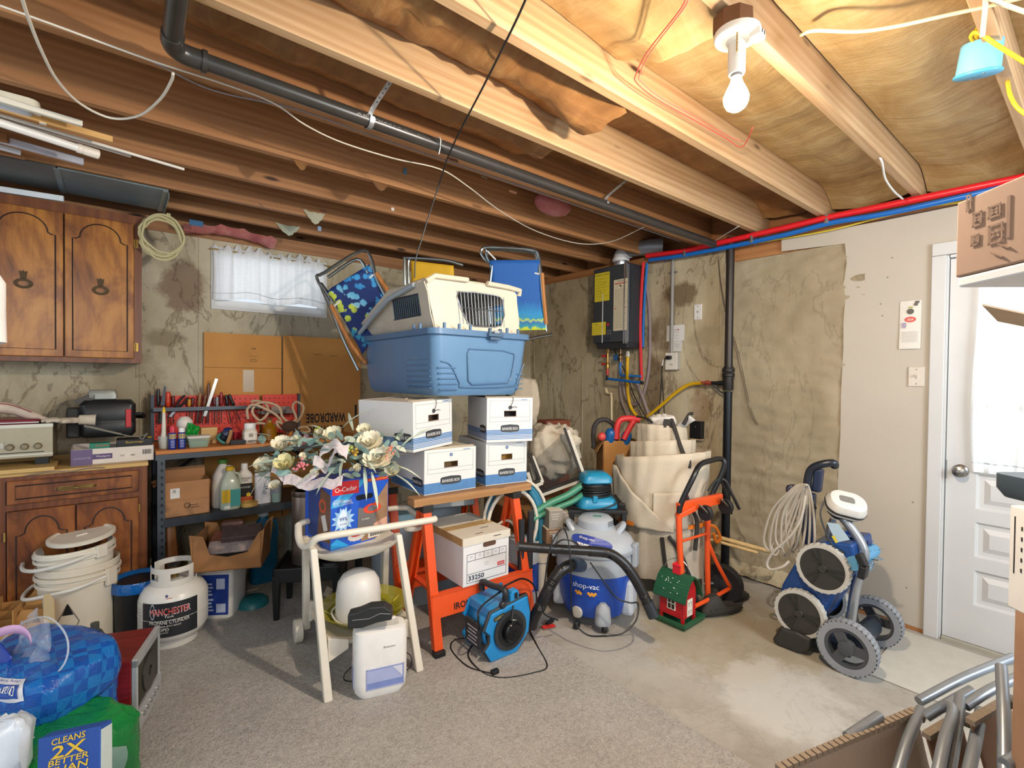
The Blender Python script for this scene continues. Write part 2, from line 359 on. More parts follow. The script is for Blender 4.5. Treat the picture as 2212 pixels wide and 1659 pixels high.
for zt, zb in pan:
    def rp(d, x): return [(x, YG0 + d, zb + d), (x, YG1 - d, zb + d), (x, YG1 - d, zt - d), (x, YG0 + d, zt - d)]
    O('panel', loft([rp(0, dx0), rp(.012, dx0 + .016), rp(.03, dx0 + .016), rp(.055, dx0 + .004)], False, True), m_trimw, DR)
O('glass_pane', box(dx0 + .016, dx0 + .02, YG0, YG1, ZG0, ZG1), clear('#eef6fa', .12, .05), DR)
for i in range(1, 3):
    O('glazing_bar', box(dx0 + .008, dx0 + .03, YG0 + (YG1 - YG0) * i / 3 - .01, YG0 + (YG1 - YG0) * i / 3 + .01, ZG0, ZG1), m_trimw, DR)
    O('glazing_bar', box(dx0 + .009, dx0 + .029, YG0, YG1, ZG0 + (ZG1 - ZG0) * i / 3 - .01, ZG0 + (ZG1 - ZG0) * i / 3 + .01), m_trimw, DR)
kn = ox(2075, 1017, XW)
O('door_knob', X(lathe([(.032, 0), (.034, .004), (.028, .010), (.013, .014), (.012, .03), (.024, .04), (.029, .05), (.026, .062), (.012, .066), (.010, .067), (.009, .072), (.004, .073)], 24), fr((dx0, kn.y, kn.z), (0, -1, 0), (0, 0, 1))), C('#9a9792', .28, 1), DR, sm=1)
O('latch_plate', box(dx0 - .001, dx0, DY1 - .004, DY1, kn.z - .05, kn.z + .05), STEEL, DR)
# basement window
WN = bpy.data.objects.new('window_1', None); COL.objects.link(WN); WN['kind'] = 'structure'
y0 = YW - .012
O('window_frame', [box(WX0, WX0 + .022, y0, YW + .1, WZ0, WZ1), box(WX1 - .022, WX1, y0, YW + .1, WZ0, WZ1), box(WX0 + .022, WX1 - .022, y0, YW + .1, WZ0, WZ0 + .022), box(WX0 + .022, WX1 - .022, y0, YW + .1, WZ1 - .02, WZ1)], m_trimw, WN)
O('sash', [box(WX0 + .065, WX1 - .065, YW + .03, YW + .06, WZ0 + .022, WZ0 + .075), box(WX0 + .065, WX1 - .065, YW + .03, YW + .06, WZ1 - .06, WZ1 - .02), box(WX0 + .022, WX0 + .065, YW + .03, YW + .06, WZ0 + .022, WZ1 - .02), box(WX1 - .065, WX1 - .022, YW + .03, YW + .06, WZ0 + .022, WZ1 - .02)], m_trimw, WN)
O('pane', box(WX0 + .06, WX1 - .06, YW + .043, YW + .047, WZ0 + .07, WZ1 - .05), clear('#eef6fa', .12, .05), WN)
m_sheer = cloth_tr('#e6e8ea', .35)
def val(u, v):
    x = WX0 + .008 + (WX1 - WX0 - .02) * u + .004 * math.sin(u * 40 + v * 3)
    fold = .012 * math.sin(u * 31 + 2.2 * math.sin(u * 9)) * (1 - .3 * v) + .006 * math.sin(u * 83)
    ruff = .008 * math.sin(u * 160 + v * 4) * max(0, (v - .84) / .16)
    zt = WZ0 + .075 - .012 * math.sin(u * 13 + 1) + (.365 + .02 * math.sin(u * 70) * (v > .97)) * v
    pinch = -.008 if .82 < v < .88 else 0
    return (x, YW - .03 + fold - ruff + pinch, zt)
VC = solo('window_valance', 'short white gathered curtain over the basement window', 'curtain', surf(150, 22, val), m_sheer, sm=1)
O('hem', surf(100, 1, lambda u, v: (lambda p: (p[0], p[1] - .002, p[2]))(val(u, .12 + .012 * v))), C('#c9ccd0', .9), VC)
O('curtain_rod', tube([(WX0 - .01, YW - .02, 2.262), (WX1 + .03, YW - .02, 2.262)], .006), C('#bfa46a', .4, .8), VC)
def dcur(u, v):
    y = YG1 + .015 - (YG1 - YG0 + .03) * u; z = .93 + 1.03 * v
    return (XW - .012 - .012 * math.sin(u * 46 + 1.3 * math.sin(u * 11 + v)) * (.55 + .45 * math.sin(v * PI)) - .004 * math.sin(u * 120), y + .01 * math.sin(v * 5 + u * 9), z)
DC = solo('door_curtain', 'sheer white pleated curtain hanging over the glass of the white door', 'curtain', surf(120, 16, dcur), cloth_tr('#e6eaec', .4), sm=1)
O('hem', surf(80, 1, lambda u, v: (lambda p: (p[0] - .002, p[1], p[2]))(dcur(u, .045 + .006 * v))), C('#c3c9cd', .9), DC)
O('curtain_rod', tube([(XW - .012, YG1 + .03, 1.955), (XW - .012, YG0 - .03, 1.955)], .005), WHITE, DC)
# ceiling: boards, joists, insulation
CE = O('ceiling', box(-1.6, XW + .2, -1.6, YW + .2, 2.655, 2.70), m_ply, kind='structure')
JY = [-.62, -.19, .233, .68, 1.147, 1.574, 2.0, 2.47, 2.895, 3.305, 3.70]
for i, y in enumerate(JY):
    bow = .004 * math.sin(i * 2.3)
    O('joist', box(-2.55, 2.55, -.02, .02, -.1175, .1175), m_joist if y < 1.7 else m_joist_d, CE, T(1.08, y + .02 + bow, ZJ + .1175), bev=.003)
def kraft(name, h0, h1, h2):
    t = NT(name); a = t.noise(t.map((2.2, 5, 5)), 1, 6, .65, .8); b = t.noise(t.map((19, 3.5, 6)), 1, 4, .6, .6)
    col = t.ramp(t.math('ADD', t.math('MULTIPLY', a, .62), t.math('MULTIPLY', b, .38)), ((.34, h0), (.5, h1), (.64, h2)))
    t.bump(t.math('ADD', t.math('MULTIPLY', a, .8), t.math('MULTIPLY', b, .5)), .55, .02); return t.done(col, .55)
m_kr = kraft('kraft_facing', '#a07f4e', '#b59766', '#c6ad80'); m_kr_d = kraft('kraft_facing_brown', '#7a5330', '#96693c', '#ab8353')
def batt(y0, y1, xa, xb, z, sag, mat, seed, wr=.012, end=0, label=None, endx=.3, rim=False):
    def f(u, v):
        x = xa + (xb - xa) * u; y = y0 + (y1 - y0) * v; e = math.sin(PI * v)
        q = z - sag * e + wr * (noise.noise(V((x * 2.2, y * 9, seed))) + .7 * noise.noise(V((x * 9, y * 3, seed + 3))) + .5 * noise.noise(V((x * 17, y * 17, seed + 8)))) * (.35 + e)
        d = max(0, (x - (xb - endx)) / endx)
        q -= end * d * d * (1.3 - v if end > 0 else 1)
        if rim: q -= .10 * max(0, (x - (xb - .22)) / .22) ** 2
        return (x, y, q)
    return O('insulation_batt', surf(int((xb - xa) * 26), 12, f), mat, CE, sm=80, label=label)
batt(.275, .678, -1, 3.53, 2.56, .05, m_kr, 1, .010, rim=True, label='tan kraft paper facing beside the blue box')
batt(-.15, .23, -1, 3.53, 2.56, .045, m_kr, 21, .010, rim=True)
batt(.722, 1.145, -1, 3.53, 2.585, .04, m_kr, 2, .012, rim=True, label='tan kraft paper facing above the bulb')
batt(.722, 1.14, .3, 1.40, 2.565, .045, m_kr, 12, .02, .11, endx=.4)
batt(1.19, 1.572, -1, 3.53, 2.625, .02, m_kr_d, 3, .010, rim=True)
batt(1.19, 1.572, -.2, 1.52, 2.575, .075, m_kr_d, 13, .03, .13, 'brown crumpled kraft facing sagging to a torn point', .35)
batt(1.617, 1.995, -1, 1.62, 2.575, .05, m_kr_d, 4, .03, .08, 'brown crumpled kraft facing behind the black pipe', .25)
batt(1.617, 1.995, 1.6, 3.53, 2.625, .02, m_kr_d, 41, .01)
for k, (y0_, y1_) in enumerate(((2.045, 2.465), (2.515, 2.89), (2.94, 3.30), (3.35, 3.70))):
    batt(y0_, y1_, -1.2, 3.53, 2.625, .03, m_kr_d, 50 + k, .015)
m_pink = kraft('pink_fibreglass', '#a34f50', '#b86a66', '#c98d84')
O('fibreglass_tuft', [surf(16, 6, lambda u, v: (.36 + .56 * u, YW - .15 + .13 * v, 2.37 + .03 * math.sin(PI * u) - .045 * math.sin(PI * v) + .03 * noise.noise(V((u * 9, v * 5, 2)))))], m_pink, CE, sm=80, label='pink fibreglass above the window')
O('fibreglass_tuft', [X(ball((0, 0, 0), .1, 14, (1.5, .7, .7)), T(2.18, 2.28, 2.5))], m_pink, CE, sm=80)
for k, (x, y, w__, c_) in enumerate(((1.02, 3.32, .16, '#c9c8ae'), (.96, 3.71, .2, '#c3cbb4'), (.70, 2.50, .12, '#8a6238'), (1.1, 2.50, .16, '#7d5836'))):
    O('torn_paper', surf(8, 5, lambda u, v: (x + w__ * (u - .5) * (1 - .5 * v), y - .004 - .03 * v, 2.48 - .075 * v - .03 * math.sin(PI * u) * v + .012 * noise.noise(V((u * 5, v * 5, k))))), C(c_, .8), CE, sm=80)
# ================================================================ under the ceiling
def lnz(a, b, z, ext=0, z2=None):
    p, q = oz(*a, z), oz(*b, z if z2 is None else z2); d = (p - q).normalized(); return p + d * ext, q
# bulb and its porcelain holder under the joist
BD = 1.36
bc = od(1590, 213, BD); bx, by = bc.x, bc.y
LH = thing('bulb_holder', 'white porcelain lampholder with pull chain under a ceiling joist', 'lamp holder', (bx, by, 0))
zt = ZJ
O('junction_box', X(lathe([(.05, 0), (.054, .004), (.054, .05), (.05, .054)], 8), T(0, .012, zt - .062)), C('#6a4a32', .6, .4), LH)
zb = zt - .062
O('base', X(lathe([(.030, -.024), (.058, -.016), (.061, -.008), (.06, 0), (.05, .001)], 28), T(0, 0, zb)), C('#efeadd', .3), LH, sm=1)
O('outlet', [cb((.012, -.05, zb - .026), (.036, .03, .024))], C('#f4f0e4', .3), LH, bev=.004)
O('outlet_slot', [cb((.006 + dx, -.0655, zb - .024), (.0022, .002, .010)) for dx in (0, .013)], BLACK, LH, kind='stuff')
sz = bc.z + .066
O('socket', X(lathe([(.021, 0), (.023, .006), (.023, zb - sz - .03), (.031, zb - sz - .022)], 20), T(0, 0, sz)), C('#f0ece0', .35), LH, sm=1)
O('pull_chain', [ball((-.04, -.02, zb - .028 - .006 * i), .0026, 6) for i in range(9)], C('#c9a24a', .3, 1), LH, kind='stuff')
LB = thing('light_bulb', 'glowing round light bulb hanging below the porcelain holder', 'light bulb', (bx, by, bc.z))
O('glass', lathe([(.001, -.034), (.014, -.032), (.025, -.024), (.0315, -.011), (.033, 0), (.0325, .006)], 22, False), emit('#ffecd2', 2200), LB, sm=1)
O('neck', lathe([(.0325, .006), (.031, .012), (.025, .026), (.018, .04), (.0145, .052), (.0135, .06)], 22, False), emit('#fff3e0', 5), LB, sm=1)
O('screw_base', lathe([(.0135, .058), (.0145, .062), (.0135, .066), (.0145, .07), (.013, .076), (.008, .08)], 16), STEEL, LB, sm=1)
# the black drain pipe and its straps
PZ = 2.385
pa, pb = oz(395, 112, PZ), oz(1535, 522, PZ); yy = (pa.y + pb.y) / 2; pa = V((pa.x, yy, PZ)); pb = V((pb.x, yy - .01, PZ - .02))
m_abs = C('#35322f', .3, 0, .12, 20)
DP = thing('drain_pipe', 'black plastic drain pipe slung below the joists with an elbow', 'pipe', pa)
O('run', tube([(0.03, 0, 0), pb - pa], .026, 16), m_abs, DP, sm=1)
O('elbow', [tube([(.06, 0, 0), (.01, 0, 0), (-.018, -.014, .002), (-.03, -.045, .004), (-.03, -.08, .005)], .030, 16, 4), X(lathe([(.034, 0), (.034, .014)], 18), T(.05, 0, 0) @ Ry(PI / 2))], m_abs, DP, sm=1)
O('branch', tube([(-.03, -.07, .005), (-.04, -.6, .02), (-.04, -1.4, .03)], .026, 16), m_abs, DP, sm=1)
txt(DP, 'ABS DWV 2 IN  PIPE  ASTM', fr((.75, -.0266, -.006), (1, 0, -.01), (0, -.25, 1)), C('#8c8a86', .6), w=.42, h=.007)
txt(DP, 'ABS DWV 2 IN  PIPE  ASTM', fr((1.9, -.0275, -.014), (1, 0, -.01), (0, -.25, 1)), C('#8c8a86', .6), w=.5, h=.007)
for k, (u0, u1) in enumerate((((825, 168), (795, 262)), ((1352, 388), (1305, 438)))):
    b = ox(*u1, oz(*u1, PZ).x); b = oz(*u1, PZ); x = b.x; a = V((x + .03, 1.60, ZJ + .09))
    s = thing('pipe_strap', ('perforated metal strap holding the black pipe at its middle', 'perforated metal strap holding the black pipe near its far end')[k], 'strap', (x, yy, PZ))
    L = [(a.x - x, 1.612 - yy, a.z - PZ), (.0, -.03, .03), (0, -.034, 0), (0, -.024, -.024), (0, 0, -.033), (0, .024, -.024), (0, .034, 0)]
    O('band', loft([[V(p) + V((dx, 0, 0)) for dx in (-.009, .009)] + [V(p) + V((dx, .002, .001)) for dx in (.009, -.009)] for p in smooth(L, 4)]), C('#b9bcbf', .35, .8), s)
    O('strap_hole', [X(lathe([(.0025, 0), (.0025, .0008)], 8), fr(V(L[0]).lerp(V(L[1]), .15 + .1 * i) + V((0, -.0012, 0)), (1, 0, 0), V(L[0]) - V(L[1]))) for i in range(8)], BLACK, s, kind='stuff')
p = oz(935, 318, PZ)
solo('cable_tie', 'white nylon tie looped round the black pipe with its tail hanging', 'cable tie', [tube([(0, .028 * math.cos(a), .028 * math.sin(a)) for a in [k * PI / 8 for k in range(16)]], .0022, 5, closed=True), tube([(0, -.027, 0), (-.004, -.03, -.03), (-.008, -.026, -.055)], .0022, 5)], WHITE, (p.x, yy, PZ))
# cables
def cable(name, label, pts, r, col, z=2.40, cat='cable', sm=5, rough=.5, n=7):
    P = [oz(q[0], q[1], q[2] if len(q) > 2 else z) for q in pts]
    o = solo(name, label, cat, tube([q - P[0] for q in P], r, n, sm), C(col, rough), P[0]); 
    for pl in o.data.polygons: pl.use_smooth = True
    return o
cable('cable_loop', 'white flat cable looping down below the joists at upper left', [(40, -30), (62, 40), (90, 110), (125, 175), (175, 225), (240, 255), (300, 250), (345, 215), (370, 175), (374, 158)], .0045, '#d9d2c2', 2.36)
cable('long_cable', 'thin white cable running along the joist edge and sagging across the middle', [(-20, 5), (120, 55), (330, 132), (480, 180), (590, 222), (660, 270), (740, 308), (850, 342), (950, 365), (1010, 402), (1080, 455), (1160, 500), (1250, 526), (1320, 522), (1392, 490)], .0032, '#d8d2c4', 2.385)
cable('grey_cable', 'grey cable stapled along the lower edge of a dark joist', [(320, 128), (460, 195), (640, 236), (800, 292), (1000, 360), (1200, 428), (1340, 478), (1470, 522)], .0028, '#8d8a90', 2.41)
cable('black_cable', 'thin black cord hanging diagonally from the ceiling to the pet carrier', [(1150, -40, 2.42), (1135, 0, 2.41), (1105, 65, 2.40), (1045, 185, 2.385), (990, 290, 2.36), (965, 345, 2.34)], .0035, '#1d1c1c')
p0 = oz(965, 345, 2.34)
BCd = solo('hanging_cord', 'black cord dangling from the drain pipe down behind the beige pet carrier lid', 'cord', tube([V((0, 0, 0))] + [od(x, y, 2.28) - p0 for x, y in ((948, 400), (925, 470), (910, 520), (898, 560), (896, 600))], .0033, 7, 4), C('#1d1c1c', .5), p0)
cable('red_wire', 'pair of thin red wires dropping in an angle along a pale joist', [(1486, -20), (1470, 20), (1400, 110), (1374, 160), (1376, 180), (1420, 215), (1500, 260), (1570, 300), (1600, 318), (1615, 300), (1626, 275)], .0022, '#c94a44', 2.415)
cable('red_wire', 'red wire running beside the red pair and ending on the same joist', [(1490, -10), (1476, 20), (1406, 112), (1382, 160), (1386, 178), (1430, 213), (1505, 254), (1570, 292), (1604, 306)], .0018, '#cf5a52', 2.414)
cable('cream_cable', 'cream cable crossing from a joist to the bracket at upper right', [(1730, 76, 2.47), (1760, 66, 2.43), (1850, 68, 2.42), (1930, 58, 2.42), (2040, 34, 2.42), (2130, 14, 2.42), (2230, -10, 2.43)], .0055, '#e3d0a6')
cable('white_wire', 'white wire curling down beside the joist end above the red pipe', [(1893, 330, 2.44), (1905, 350, 2.41), (1912, 385, 2.39), (1930, 412, 2.38), (1950, 430, 2.375)], .005, '#dcdcd6')
cable('cream_cable', 'short cream cable bent over the top of the blue junction box', [(2130, -30, 2.43), (2128, 20, 2.40), (2124, 60, 2.36), (2122, 80, 2.34)], .006, '#e3d0a6')
cable('cream_cable', 'cream cable running out of view at the upper right corner', [(2130, -8, 2.41), (2170, 10, 2.42), (2240, 35, 2.43)], .006, '#ecdfc0')
# blue junction box
bbp = od(2117, 125, 1.52)
BB = thing('junction_box', 'round sky blue plastic junction box hanging by the joist at upper right', 'junction box', bbp, rot=(math.radians(8), math.radians(-14), 0))
O('body', lathe([(.052, -.042), (.054, -.04), (.050, .04), (.046, .044)], 28), C('#7fc4e2', .35), BB, sm=1)
O('cover', lathe([(.056, -.050), (.059, -.048), (.059, -.042), (.054, -.04)], 28), C('#4fb0dc', .35), BB, sm=1)
O('nail_bracket', [cb((.045, .03, .01), (.02, .02, .06)), cb((.052, -.03, .0), (.008, .02, .03))], C('#6db8da', .4), BB)
O('screw', [X(lathe([(.004, 0), (.004, .002)], 8), T(x, y, -.052)) for x, y in ((-.035, -.02), (.035, .02))], STEEL, BB, kind='stuff')
def wcable(name, label, pts, r, col, cat='cable', sm=5, rough=.5, n=8):
    P = [V(q) for q in pts]; o = solo(name, label, cat, tube([q - P[0] for q in P], r, n, sm), C(col, rough), P[0])
    for pl in o.data.polygons: pl.use_smooth = True
    return o
wcable('yellow_cable', 'bright yellow cable looped over the blue junction box and running right', [od(2105, 92, 1.5), od(2098, 78, 1.48), od(2112, 70, 1.46), od(2150, 95, 1.44), od(2190, 120, 1.43), od(2240, 150, 1.42)], .006, '#e7bf2e')
wcable('yellow_cable', 'yellow cable arching behind the blue junction box', [od(2108, 88, 1.56), od(2112, 60, 1.56), od(2125, 48, 1.56), od(2140, 58, 1.56)], .006, '#e0b62c')
wcable('yellow_cable', 'yellow cable hanging in a loop down the face of the right joist', [od(2176, 175, 1.5), od(2182, 205, 1.48), od(2200, 235, 1.46), od(2240, 262, 1.44)], .0055, '#d9b030')
pgl = ox(2176, 285, 2.2)
# red and blue water lines on the wall, with a yellow cable under them
def wallline(pts, X_): return [ox(x, y, X_) for x, y in pts]
RP = wallline([(1397, 553), (1480, 541), (1600, 514), (1700, 491), (1788, 470), (1900, 447), (2040, 418), (2240, 377)], XW - .10)
solo('red_water_pipe', 'red plastic water line running along the top of the wall', 'pipe', tube([q - RP[0] for q in RP], .019, 12, 4), C('#e0202a', .3), RP[0], sm=1)
BP = wallline([(1403, 562), (1480, 551), (1600, 528), (1700, 506), (1797, 481), (1900, 464), (2040, 434), (2240, 388)], XW - .10)
solo('blue_water_pipe', 'blue plastic water line running just under the red one', 'pipe', tube([q - BP[0] for q in BP], .016, 12, 4), C('#1668bd', .3), BP[0], sm=1)
YP = wallline([(1560, 536), (1700, 514), (1800, 496), (1900, 470), (2000, 447), (2080, 436), (2240, 410)], XW - .04)
solo('yellow_wire', 'thin yellow cable sagging below the blue water line', 'cable', tube([q - YP[0] for q in YP], .0055, 7, 4), C('#d8bd3a', .4), YP[0], sm=1)
for k, q in enumerate(((1787, 474), (1625, 517), (1480, 546))):
    c = ox(*q, XW - .10)
    solo('pipe_clip', ('steel clip on the water lines below the second joist end', 'steel clip on the water lines above the black gas pipe', 'steel clip on the water lines near the vent elbow')[k], 'clip',
         [box(-.018, .075, -.008, .008, -.028, .03), cb((-.014, 0, -.016), (.006, .03, .012))], STEEL, c, bev=.003)
cable('wire_stub', 'white wire poking across the dark gap beside the vent duct', [(1510, 545, 2.40), (1545, 520, 2.41), (1597, 488, 2.42)], .0028, '#d6d6d8')
# things laid up under the joists on the left
def stick(name, label, cat, a, b, z, w_, h_, col, ext=.7, rough=.5, z2=None, mat=None, bev=.002):
    p, q = lnz(a, b, z, ext, z2); L = (q - p).length
    o = O(name, cb((0, 0, L / 2), (h_, w_, L)), mat or C(col, rough), bev=bev); o.matrix_world = along(p, q); return tag(o, label, cat)
p, q = lnz((-40, 205), (88, 238), 2.40, .6)
FLx = thing('fluorescent_fixture', 'cream framed fluorescent light laid up under the joists at left', 'light fixture', q)
d = (p - q).normalized()
FLx.rotation_euler = (0, 0, math.atan2(d.y, d.x)); Lx = (p - q).length
O('housing', [X(rbox([(.115, Lx, -.02), (.12, Lx, 0), (.12, Lx, .012)], .03), T(Lx / 2, 0, 0) @ Rz(PI / 2))], C('#e9e4cf', .4), FLx, sm=1)
O('diffuser', [X(rbox([(.05, Lx - .06, -.034), (.085, Lx - .04, -.022), (.088, Lx - .04, -.019)], .02), T(Lx / 2, 0, 0) @ Rz(PI / 2))], C('#cfd6dc', .25), FLx, sm=1)
O('end_tab', cb((-.004, -.03, -.03), (.02, .02, .02)), C('#e9e4cf', .4), FLx)
stick('plastic_tube', 'square white plastic tube beside the fluorescent light', 'tube', (0, 215), (178, 268), 2.37, .020, .020, '#ece7d6', .5)
stick('wooden_stake', 'pale wooden stake laid among the rods under the joists', 'stake', (0, 232), (243, 302), 2.375, .024, .018, '#d9a65e', .4, mat=wood('#c98f4a', '#dcaa66', '#e8bf80', 2, 1, .6, False))
stick('thin_rod', 'long thin white rod reaching furthest right under the joists', 'rod', (60, 266), (398, 366), 2.385, .011, .011, '#efe9dc', .6)
stick('trim_strip', 'thin white trim strip lying along the long rod', 'strip', (60, 273), (283, 338), 2.39, .012, .005, '#d9d2c8', .6)
stick('metal_channel', 'grey white metal channel laid up under the joists above the duct', 'channel', (15, 305), (180, 350), 2.40, .03, .02, '#c9ccd8', .5, .35)
stick('white_strip', 'short white strip stacked above the duct at the left edge', 'strip', (0, 318), (45, 330), 2.405, .022, .012, '#e6e8ee', .5)
stick('wood_offcut', 'short brown wood offcut under the white strip at the left edge', 'offcut', (0, 329), (55, 341), 2.408, .02, .014, '#9c6a40', .5)
stick('wood_offcut', 'brown wood block lying above the metal channel at left', 'offcut', (-10, 295), (18, 300), 2.40, .03, .03, '#8a5a30', .4)
p, q = lnz((0, 265), (213, 334), 2.36, .6)
PV = thing('pvc_pipe', 'white plastic pipe with a coupling on its end under the joists', 'pipe', p); PV.rotation_euler = (q - p).to_track_quat('Z', 'Y').to_euler(); L = (q - p).length
O('tube', lathe([(.0165, 0), (.0165, L - .03)], 18), C('#efece6', .35), PV, sm=1)
O('coupling', lathe([(.019, L - .075), (.0205, L - .073), (.0205, L - .06), (.0195, L - .058), (.0195, L - .052), (.0205, L - .05), (.0205, L - .002), (.018, L)], 18), C('#efe4d4', .4), PV, sm=1)
# sheet metal duct pan, and white edge under it
m_duct = C('#76868c', .42, .25, .12, 6)
a, b = oz(350, 452, ZJ), oz(0, 335, ZJ)
DK = thing('duct_pan', 'grey sheet metal duct panned across the joists above the wall cabinet', 'duct', (0, 0, ZJ))
xe = oz(345, 430, ZJ).x; xs = oz(132, 395, ZJ).x
O('panel', box(xs + .003, xe, 3.33, 3.755, -.012, -.004), m_duct, DK)
O('panel', box(-1.2, xs - .003, 3.33, 3.755, -.010, -.002), C('#5f6566', .45, .25, .12, 6), DK)
O('seam', box(xs - .012, xs + .012, 3.33, 3.755, -.016, -.012), m_duct, DK)
O('end_flange', [box(xe, xe + .03, 3.33, 3.755, -.02, -.004), box(xe + .026, xe + .03, 3.33, 3.755, -.05, -.004)], C('#8e9aa0', .35, .8), DK)
p, q = lnz((0, 408), (138, 430), 2.395, .8)
stick('aluminium_strip', 'shiny white edged strip resting on top of the wall cabinet', 'strip', (0, 409), (138, 430), 2.35, .03, .02, '#dfe6ea', .8, .3)
# coil of clear tubing hung at the cabinet corner
cc = oy(350, 507, 3.60)
CT = solo('tubing_coil', 'coil of clear yellowish plastic tubing hanging beside the wall cabinet', 'tubing', [tube([((.105 + rnd.uniform(-.012, .006)) * math.cos(t_) + dx, dy + .006 * math.sin(3 * t_), (.115 + rnd.uniform(-.006, .004)) * math.sin(t_) + dz) for t_ in [k * PI / 10 for k in range(20)]], .0062, 7, 2, closed=True)
     for dx, dy, dz in ((0, 0, 0), (.006, .012, -.008), (-.005, -.010, -.014), (.008, -.018, .004), (-.004, .02, -.022), (.0, .0, -.03))] + [cb((.03, 0, .115), (.02, .05, .025))], clear('#dcd3a4', .62, .2), cc, sm=1)
# little things nailed along the joists
def onj(px, py, z=ZJ): return oz(px, py, z)
for lab, px, py, col, nm, cat, s in (('blue plastic clip on a joist left of the black cord', 875, 370, '#5b7f99', 'plastic_clip', 'clip', (.02, .006, .035)), ('pale blue clip on the joist above the window', 690, 494, '#7f9ab8', 'plastic_clip', 'clip', (.022, .006, .03)),
        ('small white clip on the joist below the kraft flap', 848, 452, '#e9e6e0', 'plastic_clip', 'clip', (.02, .006, .02)), ('strip of blue tape stuck on the joist by the tubing coil', 424, 482, '#1f5f8c', 'painter_tape', 'tape', (.075, .003, .035))):
    Y_ = 3.70 if 'tape' in lab else (2.9 if px > 800 else 3.305); Y_ = 2.47 if px == 875 else Y_; c = oy(px, py, Y_ - .004)
    solo(nm, lab, cat, cb((0, 0, 0), s), C(col, .5), c, bev=.001)
O('joist_nail', [tube([oy(x, y, Y_ - .0), oy(x, y, Y_ - .0) + V((.012, -.03, -.02))], .0018, 5) for x, y, Y_ in ((870, 490, 2.895), (1040, 380, 2.0), (880, 530, 3.3), (1150, 512, 2.895), (1210, 480, 2.47), (700, 372, 2.895), (760, 470, 2.895), (560, 440, 2.895))], STEEL, CE, kind='stuff')
O('joist_print', [cb(oy(x, y, Y_ - .001), (.05, .002, .012)) for x, y, Y_ in ((1108, 415, 2.0), (980, 345, 2.0))], C('#5b3a28', .9), CE, kind='stuff')
# ================================================================ on the right-hand wall
HX = 3.25; hy0, hy1, hz0, hz1 = RX(1284, 582, 1356, 742, HX)
hw, hh, hd = hy1 - hy0, hz1 - hz0, XW - .012 - HX
WH = thing('water_heater', 'dark grey tankless water heater hung on the concrete wall', 'water heater', (HX, (hy0 + hy1) / 2, hz0), rz=-PI / 2)
# local frame: x to the viewer's right along the wall, -y out into the room
O('case', X(rbox([(hw, hd, .015), (hw, hd, hh - .012), (hw - .02, hd - .02, hh)], .018), T(0, hd / 2, 0)), C('#3c4046', .42, .3), WH, sm=1)
O('front_cover', X(rbox([(hw - .01, .02, .02), (hw - .01, .02, hh - .012)], .008), T(0, -.006, 0)), C('#454a51', .4, .35), WH, sm=1)
O('corner_trim', [box(hw / 2 - .034, hw / 2 - .022, -.019, 0, .0, hh - .01), box(hw / 2 - .016, hw / 2 - .004, -.017, 0, .0, hh - .01)], C('#c7cad0', .25, .9), WH)
O('bottom_shroud', X(rbox([(hw - .04, hd - .03, -.03), (hw - .01, hd - .01, .016)], .02), T(0, hd / 2 + .005, 0)), C('#2d2f33', .5), WH)
O('side_seam', box(hw / 2, hw / 2 + .001, .02, .024, .02, hh - .02), BLACK, WH)
def hp(px, py): p = ox(px, py, HX); return (hy0 + hy1) / 2 - p.y, p.z - hz0
def hlab(x0, y0, x1, y1, col, nm='sticker', t=.001):
    a, b = hp(x0, y0), hp(x1, y1); M = fr(((a[0] + b[0]) / 2, -.0165, (a[1] + b[1]) / 2), (1, 0, 0), (0, 0, 1))
    return plate(WH, M, abs(b[0] - a[0]), abs(b[1] - a[1]), C(col, .6), nm, t), M, abs(b[0] - a[0]), abs(b[1] - a[1])
_, M, a_, b_ = hlab(1288, 593, 1319, 649, '#d9c52e', 'energy_label')
txt(WH, 'ENERGYGUIDE', M @ T(0, b_ * .42, 0), PRINT, w=a_ * .9, h=.013); txt(WH, '$194', M @ T(a_ * .22, b_ * .12, 0), PRINT, h=.011)
for k in range(7): O('printed_line', box(-a_ * .4, a_ * (.4 - .1 * (k % 3)), -.0012, .0012, 0, .0004), C('#8a7d22', .7), WH, M @ T(0, b_ * (.28 - .1 * k), .001), kind='stuff')
txt(WH, '197', M @ T(-a_ * .1, -b_ * .17, 0), PRINT, h=.010)
_, M, a_, b_ = hlab(1329, 606, 1357, 713, '#d8cdb0', 'warning_label')
O('red_band', box(-a_ * .44, a_ * .44, -.004, .004, 0, .0004), C('#c44a33', .6), WH, M @ T(0, b_ * .42, .001)); txt(WH, 'WARNING', M @ T(.006, b_ * .465, 0), PRINT, w=a_ * .6, h=.010)
O('printed_line', [box(-a_ * .43, a_ * (.43 - .04 * (k % 4)), -.001 - .0125 * k, .001 - .0125 * k, 0, .0004) for k in range(26)], C('#8a8273', .8), WH, M @ T(0, b_ * .3, .001), kind='stuff')
O('red_mark', [box(-a_ * .45, -a_ * .3, -.003, .003, 0, .0004), box(a_ * .28, a_ * .44, -.001, .005, 0, .0004)], C('#c44a33', .6), WH, M @ T(0, -b_ * .06, .0012), kind='stuff')
O('flame_icon', prism([(-.01, 0), (-.004, .012), (.002, .005), (.010, -.004), (.012, -.012), (.002, -.006)], 0, .0004), BLACK, WH, M @ T(0, b_ * .37, .001))
_, M, a_, b_ = hlab(1282, 698, 1311, 723, '#e0cb35', 'yellow_note', .0012)
txt(WH, 'Notice', M @ T(-a_ * .2, b_ * .33, 0), PRINT, h=.011)
